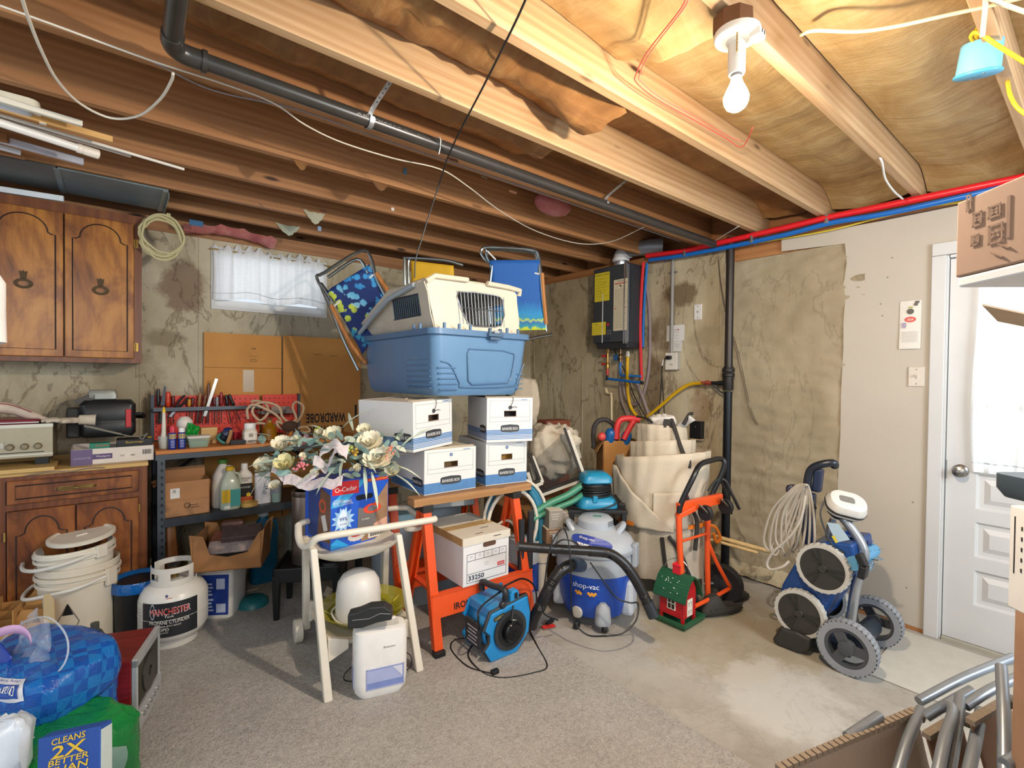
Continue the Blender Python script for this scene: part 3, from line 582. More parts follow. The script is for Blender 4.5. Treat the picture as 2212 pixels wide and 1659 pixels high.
O('printed_line', [box(-a_ * .4, a_ * (.4 - .05 * k), -.001 - .014 * k, .001 - .014 * k, 0, .0004) for k in range(5)], C('#9a8a2a', .7), WH, M @ T(0, b_ * .15, .001), kind='stuff')
a = hp(1305, 640); O('light_strip', box(a[0] - .004, a[0] + .004, -.018, -.016, .015, hh - .23), C('#d7dade', .3), WH)
a = hp(1316, 701); O('red_logo', prism([(-.012, -.008), (.010, -.010), (.014, 0), (.004, .010), (-.013, .008)], 0, .001), C('#d2223c', .5), WH, fr((a[0], -.0165, a[1]), (1, 0, 0), (0, 0, 1)))
a = hp(1318, 718); O('keypad', [cb((a[0] + dx, -.017, a[1] + dz), (.018, .003, .016)) for dx in (-.012, .012) for dz in (-.011, .011)], C('#5d6268', .4), WH, bev=.002, kind='stuff')
a = hp(1317, 732); O('display', cb((a[0], -.017, a[1]), (.045, .003, .018)), C('#2b3440', .2), WH)
vt = ox(1341, 578, HX + .11)
VE = thing('vent_duct', 'grey and white flue pipe bending off the top of the water heater', 'vent pipe', (HX + .11, vt.y, hz1))
O('collar', lathe([(.058, .001), (.060, .004), (.060, .05), (.056, .052)], 24), C('#b5b7ba', .3, .9), VE, sm=1)
O('elbow', tube([(0, 0, .045), (0, 0, .062), (0, -.012, .095), (0, -.045, .125), (0, -.085, .132)], .066, 20, 4), C('#cfcfd2', .4), VE, sm=1)
O('coupling', [X(lathe([(.070, 0), (.071, .004), (.071, .022), (.069, .026)], 22), T(0, 0, .05))], C('#e4e3e0', .4), VE, sm=1)
O('flue', tube([(0, -.08, .132), (.04, -.26, .136), (.10, -.34, .136)], .060, 18), C('#8f9194', .4, .4), VE, sm=1)
PX = XW - .06
def wt(name, label, pts, r, col, X_=PX, cat='pipe', n=8, sm=5, rough=.4, metal=0, mat=None):
    P = [ox(q[0], q[1], q[2] if len(q) > 2 else X_) for q in pts]
    o = solo(name, label, cat, tube([q - P[0] for q in P], r, n, sm), mat or C(col, rough, metal), P[0], sm=1); return o
HP = HX + .09
wt('red_riser', 'red plastic water pipe dropping down beside the water heater', [(1390, 566), (1386, 620), (1383, 700), (1384, 760), (1386, 820)], .013, '#d62a2e', HX + .16)
wt('blue_riser', 'blue plastic water pipe dropping behind the red riser', [(1398, 568), (1394, 620), (1390, 690), (1389, 750)], .011, '#2170bd', HX + .19)
wt('drain_hose', 'cloudy grey hose bowing down beside the red riser', [(1393, 600), (1401, 650), (1404, 710), (1403, 780), (1397, 825), (1385, 862), (1368, 874), (1352, 858), (1346, 826)], .012, '#8f7f80', HX + .2)
wt('drain_hose', 'cloudy grey hose slanting down to the top of the canvas roll', [(1358, 808), (1372, 822), (1385, 850), (1402, 898), (1408, 915)], .012, '#94827f', HX + .19)
wt('drain_hose', 'cloudy hose loop hanging behind the yellow gas hose', [(1348, 800), (1340, 830), (1343, 865), (1353, 890), (1362, 910)], .011, '#8c7a74', HX + .2)
BH = thing('blue_crossover', 'blue water pipe with black elbows crossing below the heater', 'pipe', ox(1312, 818, HP))
e = ox(1387, 827, HP) - BH.location
O('tube', tube([(0, 0, 0), e], .011, 10), C('#1468bb', .35), BH, sm=1); O('elbow', [ball((0, 0, 0), .015), ball(e, .016), tube([(0, 0, 0), (0, 0, .03)], .011, 8)], BLACK, BH, sm=1, kind='stuff')
BH2 = thing('blue_crossover', 'shorter blue water pipe just above and behind the crossover', 'pipe', ox(1339, 790, HP + .05))
e = ox(1384, 813, HP + .05) - BH2.location; f_ = ox(1340, 811, HP + .05) - BH2.location
O('tube', tube([(0, 0, 0), f_ * .9, f_ + V((0, -.01, 0)), e], .010, 10), C('#1f72c2', .35), BH2, sm=1)
BV = thing('brass_valve', 'brass service valve with two red handles under the heater', 'valve', ox(1312, 815, HP))
h = hz0 - .02 - BV.location.z
O('body', [lathe([(.010, .0), (.010, h)], 12), lathe([(.016, h * .28), (.018, h * .32), (.018, h * .46), (.013, h * .5)], 10), lathe([(.014, h * .82), (.016, h * .84), (.016, h * .93)], 8)], C('#b28a4e', .35, .9), BV, sm=1)
O('sleeve', lathe([(.013, .02), (.013, .07)], 12), C('#b7332c', .4), BV)
for k in (.45, .72): O('red_handle', [tube([(0, 0, h * k), (0, .04, h * k)], .009, 8), cb((-.004, .045, h * k), (.02, .03, .022))], C('#b8221f', .4), BV, bev=.003)
BV2 = thing('brass_valve', 'brass service valve with a blue handle under the heater', 'valve', ox(1340, 790, HP + .05)); h = hz0 - .02 - BV2.location.z
O('body', [lathe([(.009, .0), (.009, h)], 12), lathe([(.015, h * .35), (.017, h * .4), (.017, h * .6), (.012, h * .64)], 10)], C('#9a7a55', .35, .9), BV2, sm=1)
O('sleeve', lathe([(.012, .0), (.012, .03)], 12), C('#1c6fc4', .4), BV2)
O('blue_handle', [tube([(0, 0, h * .5), (0, .045, h * .5)], .009, 8), cb((-.004, .05, h * .45), (.024, .035, .05))], C('#2a5f93', .4), BV2, bev=.004)
CP_ = wt('condensate_pipe', 'cream plastic pipe stepping down the wall below the brass valve', [(1309, 838), (1309, 846), (1311, 849), (1317, 850), (1320, 852), (1321, 860), (1321, 912)], .011, '#dcc8a0', XW - .03, sm=0)
O('fitting', [ball(ox(1310, 845, XW - .03) - CP_.location, .016), ball(ox(1320, 851, XW - .03) - CP_.location, .016)], C('#dcc8a0', .4), CP_, sm=1, kind='stuff')
GH = wt('gas_hose', 'yellow flexible gas hose looping from the heater to the black pipe', [(1356, 770, HP), (1355, 800, HP), (1355, 830), (1358, 860), (1364, 882), (1378, 900), (1392, 903), (1408, 892), (1432, 872), (1460, 848), (1488, 831), (1518, 827)], .013, '#e0b018', PX)
O('nut', [along_ for along_ in [X(lathe([(.013, 0), (.017, .004), (.017, .035), (.012, .05)], 8), T(0, 0, -.005))]], C('#d9d6c8', .35, .6), GH, sm=1)
gp = ox(1573, 545, XW - .07); gb = ox(1572, 1170, XW - .07)
GP = thing('gas_pipe', 'black iron gas pipe standing against the parged wall', 'pipe', (XW - .07, (gp.y + gb.y) / 2, 0))
zt_ = ox(1573, 840, XW - .07).z; zc = ox(1573, 798, XW - .07).z; z2_ = ox(1573, 828, XW - .07).z
O('upper_pipe', lathe([(.028, zc), (.028, 2.415)], 16), C('#3a332f', .4, .5), GP, sm=1)
O('lower_pipe', lathe([(.029, .0), (.029, zt_ - .02)], 16), C('#1d2126', .35, .4), GP, sm=1)
O('coupling', [lathe([(.028, zc - .02), (.042, zc - .016), (.042, zc + .006), (.034, zc + .01), (.034, zc + .02)], 16), lathe([(.034, z2_ - .05), (.036, z2_ - .045), (.036, z2_ + .045), (.043, z2_ + .05), (.043, z2_ + .07), (.034, z2_ + .075)], 16)], C('#2c2927', .5, .4), GP, sm=1, kind='stuff')
sp = ox(1522, 828, XW - .07).y - GP.location.y
O('side_nipple', [tube([(0, .03, z2_), (0, .075, z2_)], .018, 10), tube([(0, .07, z2_), (0, .13, z2_)], .013, 10)], BLACK, GP, sm=1, kind='stuff')
O('red_gas_valve', [tube([(0, .125, z2_), (0, sp - .0, z2_)], .014, 10), cb((-.02, .16, z2_ + .004), (.02, .07, .014)), ball((0, .16, z2_), .02)], C('#9a3f2e', .5), GP, sm=1)
O('bracket', tube([(0, .12, z2_ - .012), (0, .06, z2_ - .06), (0, .0, z2_ - .09)], .007, 6), C('#565b62', .5, .5), GP)
c0, c1 = ox(1453, 560, XW - .02), ox(1450.5, 765, XW - .02)
CD = thing('conduit', 'grey plastic conduit running down the wall to the outlet box', 'conduit', (XW - .02, (c0.y + c1.y) / 2, c1.z))
O('pipe', lathe([(.014, 0), (.014, 2.36 - c1.z)], 12), C('#8f8b84', .45), CD, sm=1); q = ox(1453, 588, XW - .02).z - c1.z
O('clip', [cb((.008, 0, q), (.024, .07, .014))], C('#7b7872', .5), CD, bev=.003)
y0_, y1_, z0_, z1_ = RX(1438, 763, 1462, 798, XW - .055)
OB = thing('outlet_box', 'pale surface outlet box at the foot of the conduit', 'outlet box', (XW, (y0_ + y1_) / 2, z0_), rz=-PI / 2); ow, oh = y1_ - y0_, z1_ - z0_
O('box', box(-ow / 2, ow / 2, -.05, 0, 0, oh), C('#a9a39a', .5), OB, bev=.003); O('face_plate', box(-ow / 2 - .002, ow / 2 + .002, -.056, -.05, -.002, oh + .002), C('#e4dfd3', .45), OB, bev=.002)
O('slot', [cb((dx, -.0565, oh * .3), (.003, .002, .012)) for dx in (-.008, .008)], BLACK, OB, kind='stuff')
PC = thing('power_cord', 'black power cord plugged in the outlet box and hanging down the wall', 'cord', (XW - .06, (y0_ + y1_) / 2 + .012, z0_ + oh * .72))
O('plug', [cb((-.012, 0, 0), (.03, .045, .03))], BLACK, PC, bev=.008, bs=3)
O('wire', tube([V((-.015, .02, 0))] + [ox(x, y, XW - .03) - PC.location for x, y in ((1434, 778), (1430, 800), (1428, 840), (1424, 880), (1421, 905))], .004, 6, 4), BLACK, PC)
O('white_tag', tube([ox(1433, 776, XW - .05) - PC.location, ox(1430, 790, XW - .05) - PC.location], .006, 6), C('#d9d6cf', .4), PC)
wt('power_cord', 'black cord falling from the heater to behind the canvas roll', [(1322, 742, HX + .15), (1335, 775), (1352, 806), (1368, 850), (1384, 882), (1396, 902), (1402, 915)], .0045, '#1b1a1a', XW - .08, 'cord')
wt('power_cord', 'second black cord hanging from the outlet to the canvas roll', [(1429, 800), (1432, 840), (1434, 870), (1436, 905)], .0035, '#1b1a1a', XW - .03, 'cord')
def wallpaper(name, label, x0, y0, x1, y1, col, X_, cat):
    a, b = ox(x0, y0, X_), ox(x1, y1, X_); o = thing(name, label, cat, (X_, (a.y + b.y) / 2, (a.z + b.z) / 2), rz=-PI / 2)
    ww, hh_ = abs(a.y - b.y), abs(a.z - b.z)
    O('sheet', surf(6, 8, lambda u, v: (-ww / 2 + ww * u, -.003 - .005 * (1 - v) ** 2 - .003 * math.sin(u * 3), -hh_ / 2 + hh_ * v)), C(col, .8), o, sm=1); return o, ww, hh_
PA, a_, b_ = wallpaper('paper_note', 'white printed notice taped behind the grey conduit', 1441, 704, 1479, 736, '#dedbd6', XW, 'paper')
O('printed_line', [cb((-.02 * (k % 2), -.0105, .03 - .012 * k), (.07, .0004, .0018)) for k in range(7)], C('#9b9aa0', .8), PA, kind='stuff'); O('red_spot', X(lathe([(.006, 0), (.006, .0005)], 10), fr((.028, -.0105, .026), (1, 0, 0), (0, 0, 1))), C('#d2452f', .6), PA)
PB, a_, b_ = wallpaper('paper_note', 'smaller white note hanging below the printed notice', 1446, 737, 1474, 759, '#d4d1cd', XW, 'paper')
O('printed_line', [cb((.015, -.011, .015 - .012 * k), (.04, .0004, .0018)) for k in range(3)], C('#a9a8ac', .8), PB, kind='stuff')
def wplate(name, label, x0, y0, x1, y1, col, X_, cat):
    a, b = ox(x0, y0, X_), ox(x1, y1, X_); o = thing(name, label, cat, (X_, (a.y + b.y) / 2, (a.z + b.z) / 2), rz=-PI / 2); ww, hh_ = abs(a.y - b.y), abs(a.z - b.z)
    O('face', loft([[(x, 0, z) for x, z in ((-ww / 2, -hh_ / 2), (ww / 2, -hh_ / 2), (ww / 2, hh_ / 2), (-ww / 2, hh_ / 2))], [(x, -.007, z) for x, z in ((-ww / 2 + .004, -hh_ / 2 + .004), (ww / 2 - .004, -hh_ / 2 + .004), (ww / 2 - .004, hh_ / 2 - .004), (-ww / 2 + .004, hh_ / 2 - .004))]]), C(col, .4), o)
    O('screw', [X(lathe([(.004, 0), (.003, .001)], 8), fr((0, -.007, s * hh_ * .35), (1, 0, 0), (0, 0, 1))) for s in (-1, 1)], C('#8d8a85', .4, .6), o, kind='stuff'); return o
JP = wplate('phone_jack', 'white phone jack plate high on the stained concrete', 1500, 658, 1516, 690, '#e9e8e6', XW, 'wall plate')
O('jack', cb((0, -.008, 0), (.014, .004, .014)), C('#a8a6a0', .5), JP)
SWp = wplate('light_switch', 'beige toggle switch plate on the drywall beside the door', 1962, 792, 1998, 836, '#cfc6b8', XW - .0145, 'light switch')
O('toggle', [cb((0, -.012, .006), (.009, .016, .012)), cb((0, -.0075, 0), (.011, .002, .026))], C('#bdb4a6', .4), SWp, bev=.002)
FY, fw_, fh_ = wallpaper('flyer', 'white flyer with a red oval logo taped to the drywall', 1945, 652, 1989, 753, '#ddd8cf', XW - .0145, 'flyer')
O('red_oval', X(lathe([(.026, 0), (.026, .0006)], 24), fr((.0, -.0065, .03), (1, 0, 0), (0, 0, 1)) @ Mx.Diagonal((1, .62, 1, 1))), C('#cf5a50', .6), FY); txt(FY, 'IGA', fr((.0, -.0074, .03), (1, 0, 0), (0, 0, 1)), C('#f4efe9', .6), h=.012, shear=.3)
O('round_magnet', [X(lathe([(.016, 0), (.016, .003)], 16), fr((0, -.006, .075), (1, 0, 0), (0, 0, 1)))], C('#4a463d', .4), FY); O('green_print', cb((0, -.0066, .098), (.02, .0005, .008)), C('#a6a44a', .6), FY)
O('dark_clip', [cb((.030, -.008, .125), (.018, .004, .012)), cb((.024, -.008, .112), (.016, .004, .012))], C('#55504b', .5), FY, kind='stuff')
O('purple_print', [cb((-.027, -.0095, -.012 + .010 * k), (.018 + .004 * (k % 2), .0005, .009)) for k in range(3)], C('#a79cb4', .7), FY, kind='stuff')
O('printed_line', [cb((0, -.0105, -.04 - .007 * k), (.075 - .006 * (k % 2), .0004, .002)) for k in range(9)], C('#bdb6ad', .8), FY, kind='stuff')
wr_ = [ox(x, y, XW - .012) for x, y in ((1552, 562), (1557, 610), (1566, 660), (1577, 705), (1592, 750), (1602, 790), (1613, 845), (1626, 895), (1638, 918))]
solo('loose_wire', 'thin grey pair of wires hanging down the parged wall', 'wire', [tube([q - wr_[0] for q in wr_], .0025, 5, 4), tube([q - wr_[0] + V((-.004, .012 * min(1, i / 4), 0)) for i, q in enumerate(wr_)], .0025, 5, 4)], C('#5e5246', .6), wr_[0])
y0_, y1_, z0_, z1_ = RX(1490, 909, 1514, 952, XW - .05)
EB = thing('wall_box', 'square black box fixed to the wall behind the canvas roll', 'wall box', (XW, (y0_ + y1_) / 2, z0_), rz=-PI / 2); a_ = y1_ - y0_
O('case', box(-a_ / 2, a_ / 2, -.05, 0, .01, z1_ - z0_), C('#17181b', .4), EB, bev=.004); O('screw', ball((0, -.05, (z1_ - z0_) * .72), .004, 6), STEEL, EB); O('bottom_lip', box(-a_ / 2, a_ / 2, -.045, 0, 0, .01), C('#b29b74', .6), EB)
# ================================================================ cabinets, counter and workbench on the window wall
m_cab = burl('#5f3213', '#8f541b', '#b3742b', '#c48a3f'); m_cab_d = wood('#4f2711', '#6d3a1a', '#87501f', 2, 1.3, .35, False, bump=.05)
m_cab2 = burl('#472210', '#6f3b16', '#8d5220', '#a3682e'); m_groove = C('#2a160c', .6)
def arch(w_, z0, z1, sh, n=14):
    """cathedral panel outline"""
    p = [(-w_ / 2, z0), (w_ / 2, z0), (w_ / 2, z1 - sh), (w_ / 2 - .014, z1 - sh)]
    for i in range(n + 1):
        a = PI * i / n; p.append(((w_ / 2 - .03) * math.cos(a), z1 - sh + .01 + (sh - .01) * math.sin(a)))
    return p + [(-w_ / 2 + .014, z1 - sh), (-w_ / 2, z1 - sh)]
def cab_door(par, x0, x1, z0, z1, sh, mat, face, arch_=True, handle='ring'):
    cx, cz, w_, h_ = (x0 + x1) / 2, (z0 + z1) / 2, x1 - x0, z1 - z0
    d = O('door' if arch_ else 'drawer', cb((0, -.009, 0), (w_, .018, h_)), mat, par, T(cx, face, cz), bev=.004)
    m_ = .032 if w_ > .2 else .02
    ol = arch(w_ - 2 * m_, -h_ / 2 + .04, h_ / 2 - .035, sh) if arch_ else [(-w_ / 2 + .03, -h_ / 2 + .025), (w_ / 2 - .03, -h_ / 2 + .025), (w_ / 2 - .03, h_ / 2 - .025), (-w_ / 2 + .03, h_ / 2 - .025)]
    O('panel_groove', tube([(x, -.018, z) for x, z in ol], .0035, 6, 0, True), m_groove, d)
    if handle == 'ring':
        k = O('handle', [X(prism([(-.010, .01), (-.014, .035), (-.016, .055), (-.006, .05), (0, .058), (.006, .05), (.016, .055), (.014, .035), (.010, .01)], 0, .004), fr((0, -.018, 0), (1, 0, 0), (0, 0, 1))), X(annulus(.020, .031, 0, .006, 20), fr((0, -.022, -.012), (1, 0, 0), (0, 0, 1)) @ Mx.Diagonal((1.05, .72, 1, 1)) ),
             X(annulus(.026, .036, -.004, .0, 20), fr((0, -.022, -.012), (1, 0, 0), (0, 0, 1)) @ Mx.Diagonal((1.05, .74, 1, 1))), cb((0, -.023, .008), (.03, .008, .008))], C('#453521', .4, .7), d, kind='stuff')
    elif handle == 'pull':
        O('handle', [tube([(-.075, -.018, 0), (-.06, -.034, 0), (0, -.040, .002), (.06, -.034, 0), (.075, -.018, 0)], .005, 8, 5), X(prism([(-.085, 0), (-.06, .011), (0, .008), (.06, .011), (.085, 0), (.06, -.011), (0, -.008), (-.06, -.011)], 0, .002), fr((0, -.018, 0), (1, 0, 0), (0, 0, 1))), ball((0, -.042, .002), .009, 8, (1.4, .8, .8))], C('#9c8350', .35, .9), d, kind='stuff')
    return d
UY = 3.68
UC = thing('wall_cabinet', 'dark stained wooden wall cabinet with two arched panel doors', 'cabinet', (0, 0, 0))
O('body', [box(-.60, .137, UY + .002, YW - .004, 1.455, 2.325)], m_cab_d, UC, bev=.003)
O('face_frame', [box(-.56, .100, UY - .012, UY + .003, 1.455, 1.485), box(-.56, .100, UY - .012, UY + .003, 2.27, 2.325), box(.100, .137, UY - .012, UY + .003, 1.455, 2.325), box(-.6, -.56, UY - .012, UY + .003, 1.455, 2.325)], m_cab_d, UC)
cab_door(UC, -.202, .100, 1.482, 2.272, .095, m_cab, UY - .010); cab_door(UC, -.52, -.208, 1.482, 2.272, .095, m_cab, UY - .010)
for z in (1.55, 2.16): O('hinge', [tube([(.104, UY - .026, z - .022), (.104, UY - .026, z + .022)], .005, 6), cb((.112, UY - .018, z), (.016, .003, .05))], C('#b08d4a', .4, .8), UC)
LY = 3.38
LC = thing('base_cabinet', 'dark stained wooden base cabinet with a drawer over two doors', 'cabinet', (0, 0, 0))
O('body', box(-.75, .15, LY + .002, YW - .02, .09, .885), m_cab_d, LC)
O('face_frame', [box(-.40, .112, LY - .01, LY + .003, .865, .885), box(-.40, .112, LY - .01, LY + .003, .72, .75), box(.112, .15, LY - .01, LY + .003, .09, .885), box(-.44, -.40, LY - .01, LY + .003, .09, .885), box(-.40, .112, LY - .01, LY + .003, .09, .13)], m_cab_d, LC)
O('toe_kick', box(-.75, .15, LY + .06, YW - .02, 0, .09), BLACK, LC)
cab_door(LC, -.395, .112, .752, .866, 0, m_cab2, LY - .008, False, 'pull'); cab_door(LC, -.395, -.148, .132, .718, .085, m_cab2, LY - .008, True, None); cab_door(LC, -.142, .112, .132, .718, .085, m_cab2, LY - .008, True, None); cab_door(LC, -.74, -.445, .132, .866, .085, m_cab2, LY - .008, True, None)
for x, z in ((.116, .66), (-.402, .60)): O('hinge', [tube([(x, LY - .024, z - .022), (x, LY - .024, z + .022)], .005, 6)], C('#b08d4a', .4, .8), LC)
CT_ = thing('counter_top', 'pale yellow wooden counter boards on the base cabinet', 'counter', (0, 0, 0))
m_board = wood('#b78d4d', '#cba563', '#d9b878', 0, 1, .5, False)
O('board', box(-.75, .155, LY - .01, YW - .02, .885, .905), m_board, CT_, bev=.003); O('board', box(-.75, -.225, LY - .035, LY + .25, .905, .925), m_board, CT_, bev=.003, label='shorter thicker board on top at the left')
ws = [(-.33, LY - .015, .888), (-.24, LY - .03, .90), (-.16, LY - .03, .893), (-.10, LY - .03, .903), (-.03, LY - .02, .897)]
solo('loose_strip', 'thin grey strip curling along the front edge of the counter', 'strip', tube([V(q) - V(ws[0]) for q in ws], .003, 5, 4), C('#8b7f70', .6), ws[0])
# --- on the counter
def stand(x0, x1, Y, y_top=None, y_bot=None):
    a, b = oy(x0, y_bot or 950, Y), oy(x1, y_bot or 950, Y); zt_ = oy((x0 + x1) / 2, y_top, Y).z if y_top else None
    return (a.x + b.x) / 2, b.x - a.x, zt_
x0, x1, z0, z1 = RY(-140, 926, 113, 972, 3.45)
SR = thing('stereo_receiver', 'old beige stereo receiver with three knobs on the counter', 'stereo', (x1, 3.45, .925))
wS = 0.62
O('case', [box(-wS, 0, .005, .30, .035, z1 - .925)], C('#6b5d47', .5), SR, bev=.004); O('fascia', box(-wS, .003, -.008, .006, .04, z1 - .925 + .004), C('#a89f86', .4, .3), SR, bev=.003)
O('trim_band', [box(-wS, .004, -.010, -.006, z1 - .925 - .012, z1 - .925 + .005), box(-wS, .003, -.010, -.006, .052, .060)], C('#c9c5b4', .35, .5), SR)
[O('foot', cb((x_, y_, .018), (.05, .05, .036)), BLACK, SR) for x_ in (-.04, -.58) for y_ in (.04, .26)]
for i, x in enumerate((-.152, -.100, -.052)): O('knob', X(lathe([(.016, 0), (.0165, .004), (.013, .016), (.011, .018)], 20), fr((x, -.008, .098), (1, 0, 0), (0, 0, 1))), C('#877c62', .35, .5), SR, sm=1)
O('button', [cb((-.185 - .03 * i, -.011, .108), (.022, .006, .028)) for i in range(3)], C('#bdb9ac', .4), SR, kind='stuff'); O('slot_line', box(-.3, -.03, -.0095, -.0085, .066, .070), BLACK, SR)
b = SR.location; zt_ = z1
RC = thing('red_case', 'flat dark red case lying on the stereo receiver', 'case', (x1 - .03, 3.46, zt_ + .004)); O('body', X(rbox([(.55, .25, 0), (.56, .26, .006), (.56, .26, .02), (.54, .25, .024)], .02), T(-.30, .13, 0)), C('#7d1f2b', .35), RC, sm=1); O('lip', box(-.58, -.02, -.004, .0, .006, .012), C('#c5c1bd', .3), RC)
um = [oy(-60, 880, 3.60), oy(20, 884, 3.60), oy(70, 900, 3.56), oy(96, 908, 3.54), oy(108, 912, 3.52)]
UM = thing('umbrella', 'folded cream umbrella with red seams lying on the red case', 'umbrella', um[0]); O('canopy', tube([q - um[0] + V((0, 0, .004)) for q in um], [.030, .030, .026, .024, .016, .014, .012], 12, 3), C('#cdbba8', .7, 0, .1), UM, sm=1)
O('red_seam', [tube([q - um[0] + V((0, -.024 + .016 * k, .026 - .008 * k)) for q in um[:3]], .002, 5, 3) for k in range(3)], C('#9c3138', .6), UM, kind='stuff'); O('ribs_tip', tube([um[3] - um[0], um[4] - um[0] + V((.03, -.01, -.01))], .006, 6), STEEL, UM)
# glove
gl = oz(165, 905, 1.035); gl = oy(150, 905, 3.50)
GLV = thing('work_glove', 'cream knitted work glove resting on the box beside the black case', 'glove', (gl.x, 3.50, gl.z - .02), rz=math.radians(188))
m_gl = C('#c8bba6', .9, 0, .06, 40, .3, 200)
O('palm', X(rbox([(.085, .075, 0), (.09, .085, .012), (.08, .07, .026)], .03), T(0, 0, 0)), m_gl, GLV, sm=1); O('cuff', tube([(-.04, 0, .014), (-.075, .01, .012), (-.105, .015, .010)], [.026, .027, .029, .032], 12, 3), m_gl, GLV, sm=1)
for k, (dy, L_, a) in enumerate(((.034, .060, .22), (.012, .075, .06), (-.012, .07, -.08), (-.034, .055, -.24))): O('finger', tube([(.035, dy, .013), (.035 + L_ * .5 * math.cos(a), dy + L_ * .5 * math.sin(a), .019), (.035 + L_ * math.cos(a), dy + L_ * math.sin(a), .013)], [.011, .011, .010, .010, .009, .006], 8, 3), m_gl, GLV, sm=1)
O('thumb', tube([(-.005, .04, .012), (.012, .062, .014), (.036, .072, .012)], [.012, .011, .010, .007], 8, 3), m_gl, GLV, sm=1)
# white carton
a, b = oy(148, 985, 3.45), oy(332, 972, 3.45); zc = .905
WX = thing('shallow_carton', 'long shallow white carton with a purple end on the counter', 'carton', (a.x + .01, 3.43, zc), rz=math.radians(1.5)); L_ = b.x - a.x - .01; hh_ = .085
O('tray', [box(0, L_, 0, .004, 0, hh_), box(0, L_, .276, .28, 0, hh_), box(0, .004, 0, .28, 0, hh_), box(L_ - .004, L_, 0, .28, 0, hh_), box(0, L_, 0, .28, 0, .004)], C('#dcd2c6', .75), WX)
O('purple_end', box(-.0008, L_ * .245, -.001, .0002, .001, hh_ - .001), C('#6d5c80', .7), WX); O('purple_band', box(L_ * .245, L_ * .48, -.001, .0002, hh_ * .33, hh_ * .66), C('#5d4d72', .7), WX)
txt(WX, 'CHOICE', fr((L_ * .125, -.0012, hh_ * .45), (1, 0, 0), (0, 0, 1)), C('#b9aec4', .7), w=L_ * .19, h=.010); txt(WX, 'Westport', fr((L_ * .37, -.0012, hh_ * .5), (1, 0, 0), (0, 0, 1)), C('#e5dde2', .7), w=L_ * .17)
txt(WX, '715', fr((L_ * .60, -.0004, hh_ * .45), (1, 0, 0), (0, 0, 1)), PRINT, h=.009); txt(WX, '500', fr((L_ * .73, -.0004, hh_ * .45), (1, 0, 0), (0, 0, 1)), PRINT, h=.009); O('barcode', [cb((L_ * .86 + .0045 * i, -.0006, hh_ * .6), (.0022 if i % 3 else .003, .0006, .026)) for i in range(9)], PRINT, WX, kind='stuff')
def mini(name, label, cat, loc, size, mat, rz=0, bev=.003): return solo(name, label, cat, cb((0, 0, size[2] / 2), size), mat, loc, rz, bev=bev)
gz = zc + hh_ - .01
GB = mini('green_box', 'small green box with red and yellow lettering in the white carton', 'box', (a.x + .125, 3.475, zc + .005), (.085, .05, hh_ + .022), C('#1d7f63', .5)); txt(GB, 'Crayons', fr((.01, -.0255, .094), (1, .0, .0), (0, 0, 1)), C('#e8472f', .5), w=.055, h=.014)
BKx = mini('black_box', 'black box with yellow lettering in the white carton', 'box', (b.x - .085, 3.54, zc + .005), (.16, .12, hh_ + .03), C('#1e1d1c', .45)); txt(BKx, 'Summer', fr((0, -.0605, .100), (1, 0, 0), (0, 0, 1)), C('#d7b12c', .5), w=.08, h=.013); O('yellow_corner', cb((.07, -.0, hh_ + .031), (.02, .05, .002)), C('#e2c32c', .5), BKx)
wr = [oy(182, 920, 3.47), oy(200, 922, 3.46), oy(232, 930, 3.45), oy(262, 938, 3.435), oy(290, 943, 3.42), oy(312, 940, 3.42), oy(318, 936, 3.415), oy(308, 948, 3.41), oy(300, 943, 3.42)]
solo('wire_tool', 'bent steel wire tool lying across the front of the white carton', 'tool', [tube([q - wr[0] for q in wr], .0032, 6, 4), tube([wr[0] - wr[0] + V((0, 0, 0)), wr[3] - wr[0]], .006, 8)], C('#9a9488', .4, .6), wr[0])
x0, x1, z0, z1 = RY(170, 866, 294, 922, 3.60)
BC = thing('black_case', 'rounded black plastic tool case with a red latch', 'case', ((x0 + x1) / 2, 3.60, z0 - .052)); cw = x1 - x0; ch = z1 - z0 + .052
O('shell', X(rbox([(cw - .03, .15, 0), (cw, .17, .02), (cw, .17, ch * .40), (cw - .006, .166, ch * .42), (cw, .17, ch * .46), (cw, .17, ch - .025), (cw - .04, .13, ch)], .03, 4), T(0, .085, 0)), C('#191a1a', .4), BC, sm=1)
O('red_latch', cb((cw * .36, -.003, ch * .5), (.026, .012, ch * .5)), C('#c3282c', .4), BC, bev=.003); O('grip', tube([(cw / 2 - .01, .02, ch * .6), (cw / 2 + .03, .02, ch * .6), (cw / 2 + .04, .08, ch * .5), (cw / 2 - .01, .13, ch * .5)], .010, 8, 4), BLACK, BC, sm=1)
O('side_panel', box(-cw / 2 - .055, -cw / 2 + .01, .04, .15, 0, ch * .8), C('#2a2723', .6), BC, bev=.01)
x0, x1, z0_, z1_ = RY(190, 851, 254, 876, 3.62)
GC = thing('grey_case', 'silver grey hinged case on top of the black tool case', 'case', ((x0 + x1) / 2, 3.62, z1 + .002)); cw2 = x1 - x0
O('body', X(rbox([(cw2 * .9, .11, 0), (cw2, .13, .012), (cw2, .13, .04), (cw2 * .92, .12, .055)], .015), T(0, .08, 0)), C('#8a8a80', .35, .2), GC, sm=1); O('lid_band', X(rbox([(cw2 * .78, .02, .006), (cw2 * .78, .02, .034)], .008), T(.012, .014, 0)), C('#9fa096', .3, .3), GC, sm=1); O('dark_flap', prism([(-cw2 / 2, .03), (-cw2 / 2 - .06, -.004), (-cw2 / 2 - .05, -.02), (-cw2 / 2 + .02, .0)], .02, .12, 'y'), C('#45413c', .5), GC)
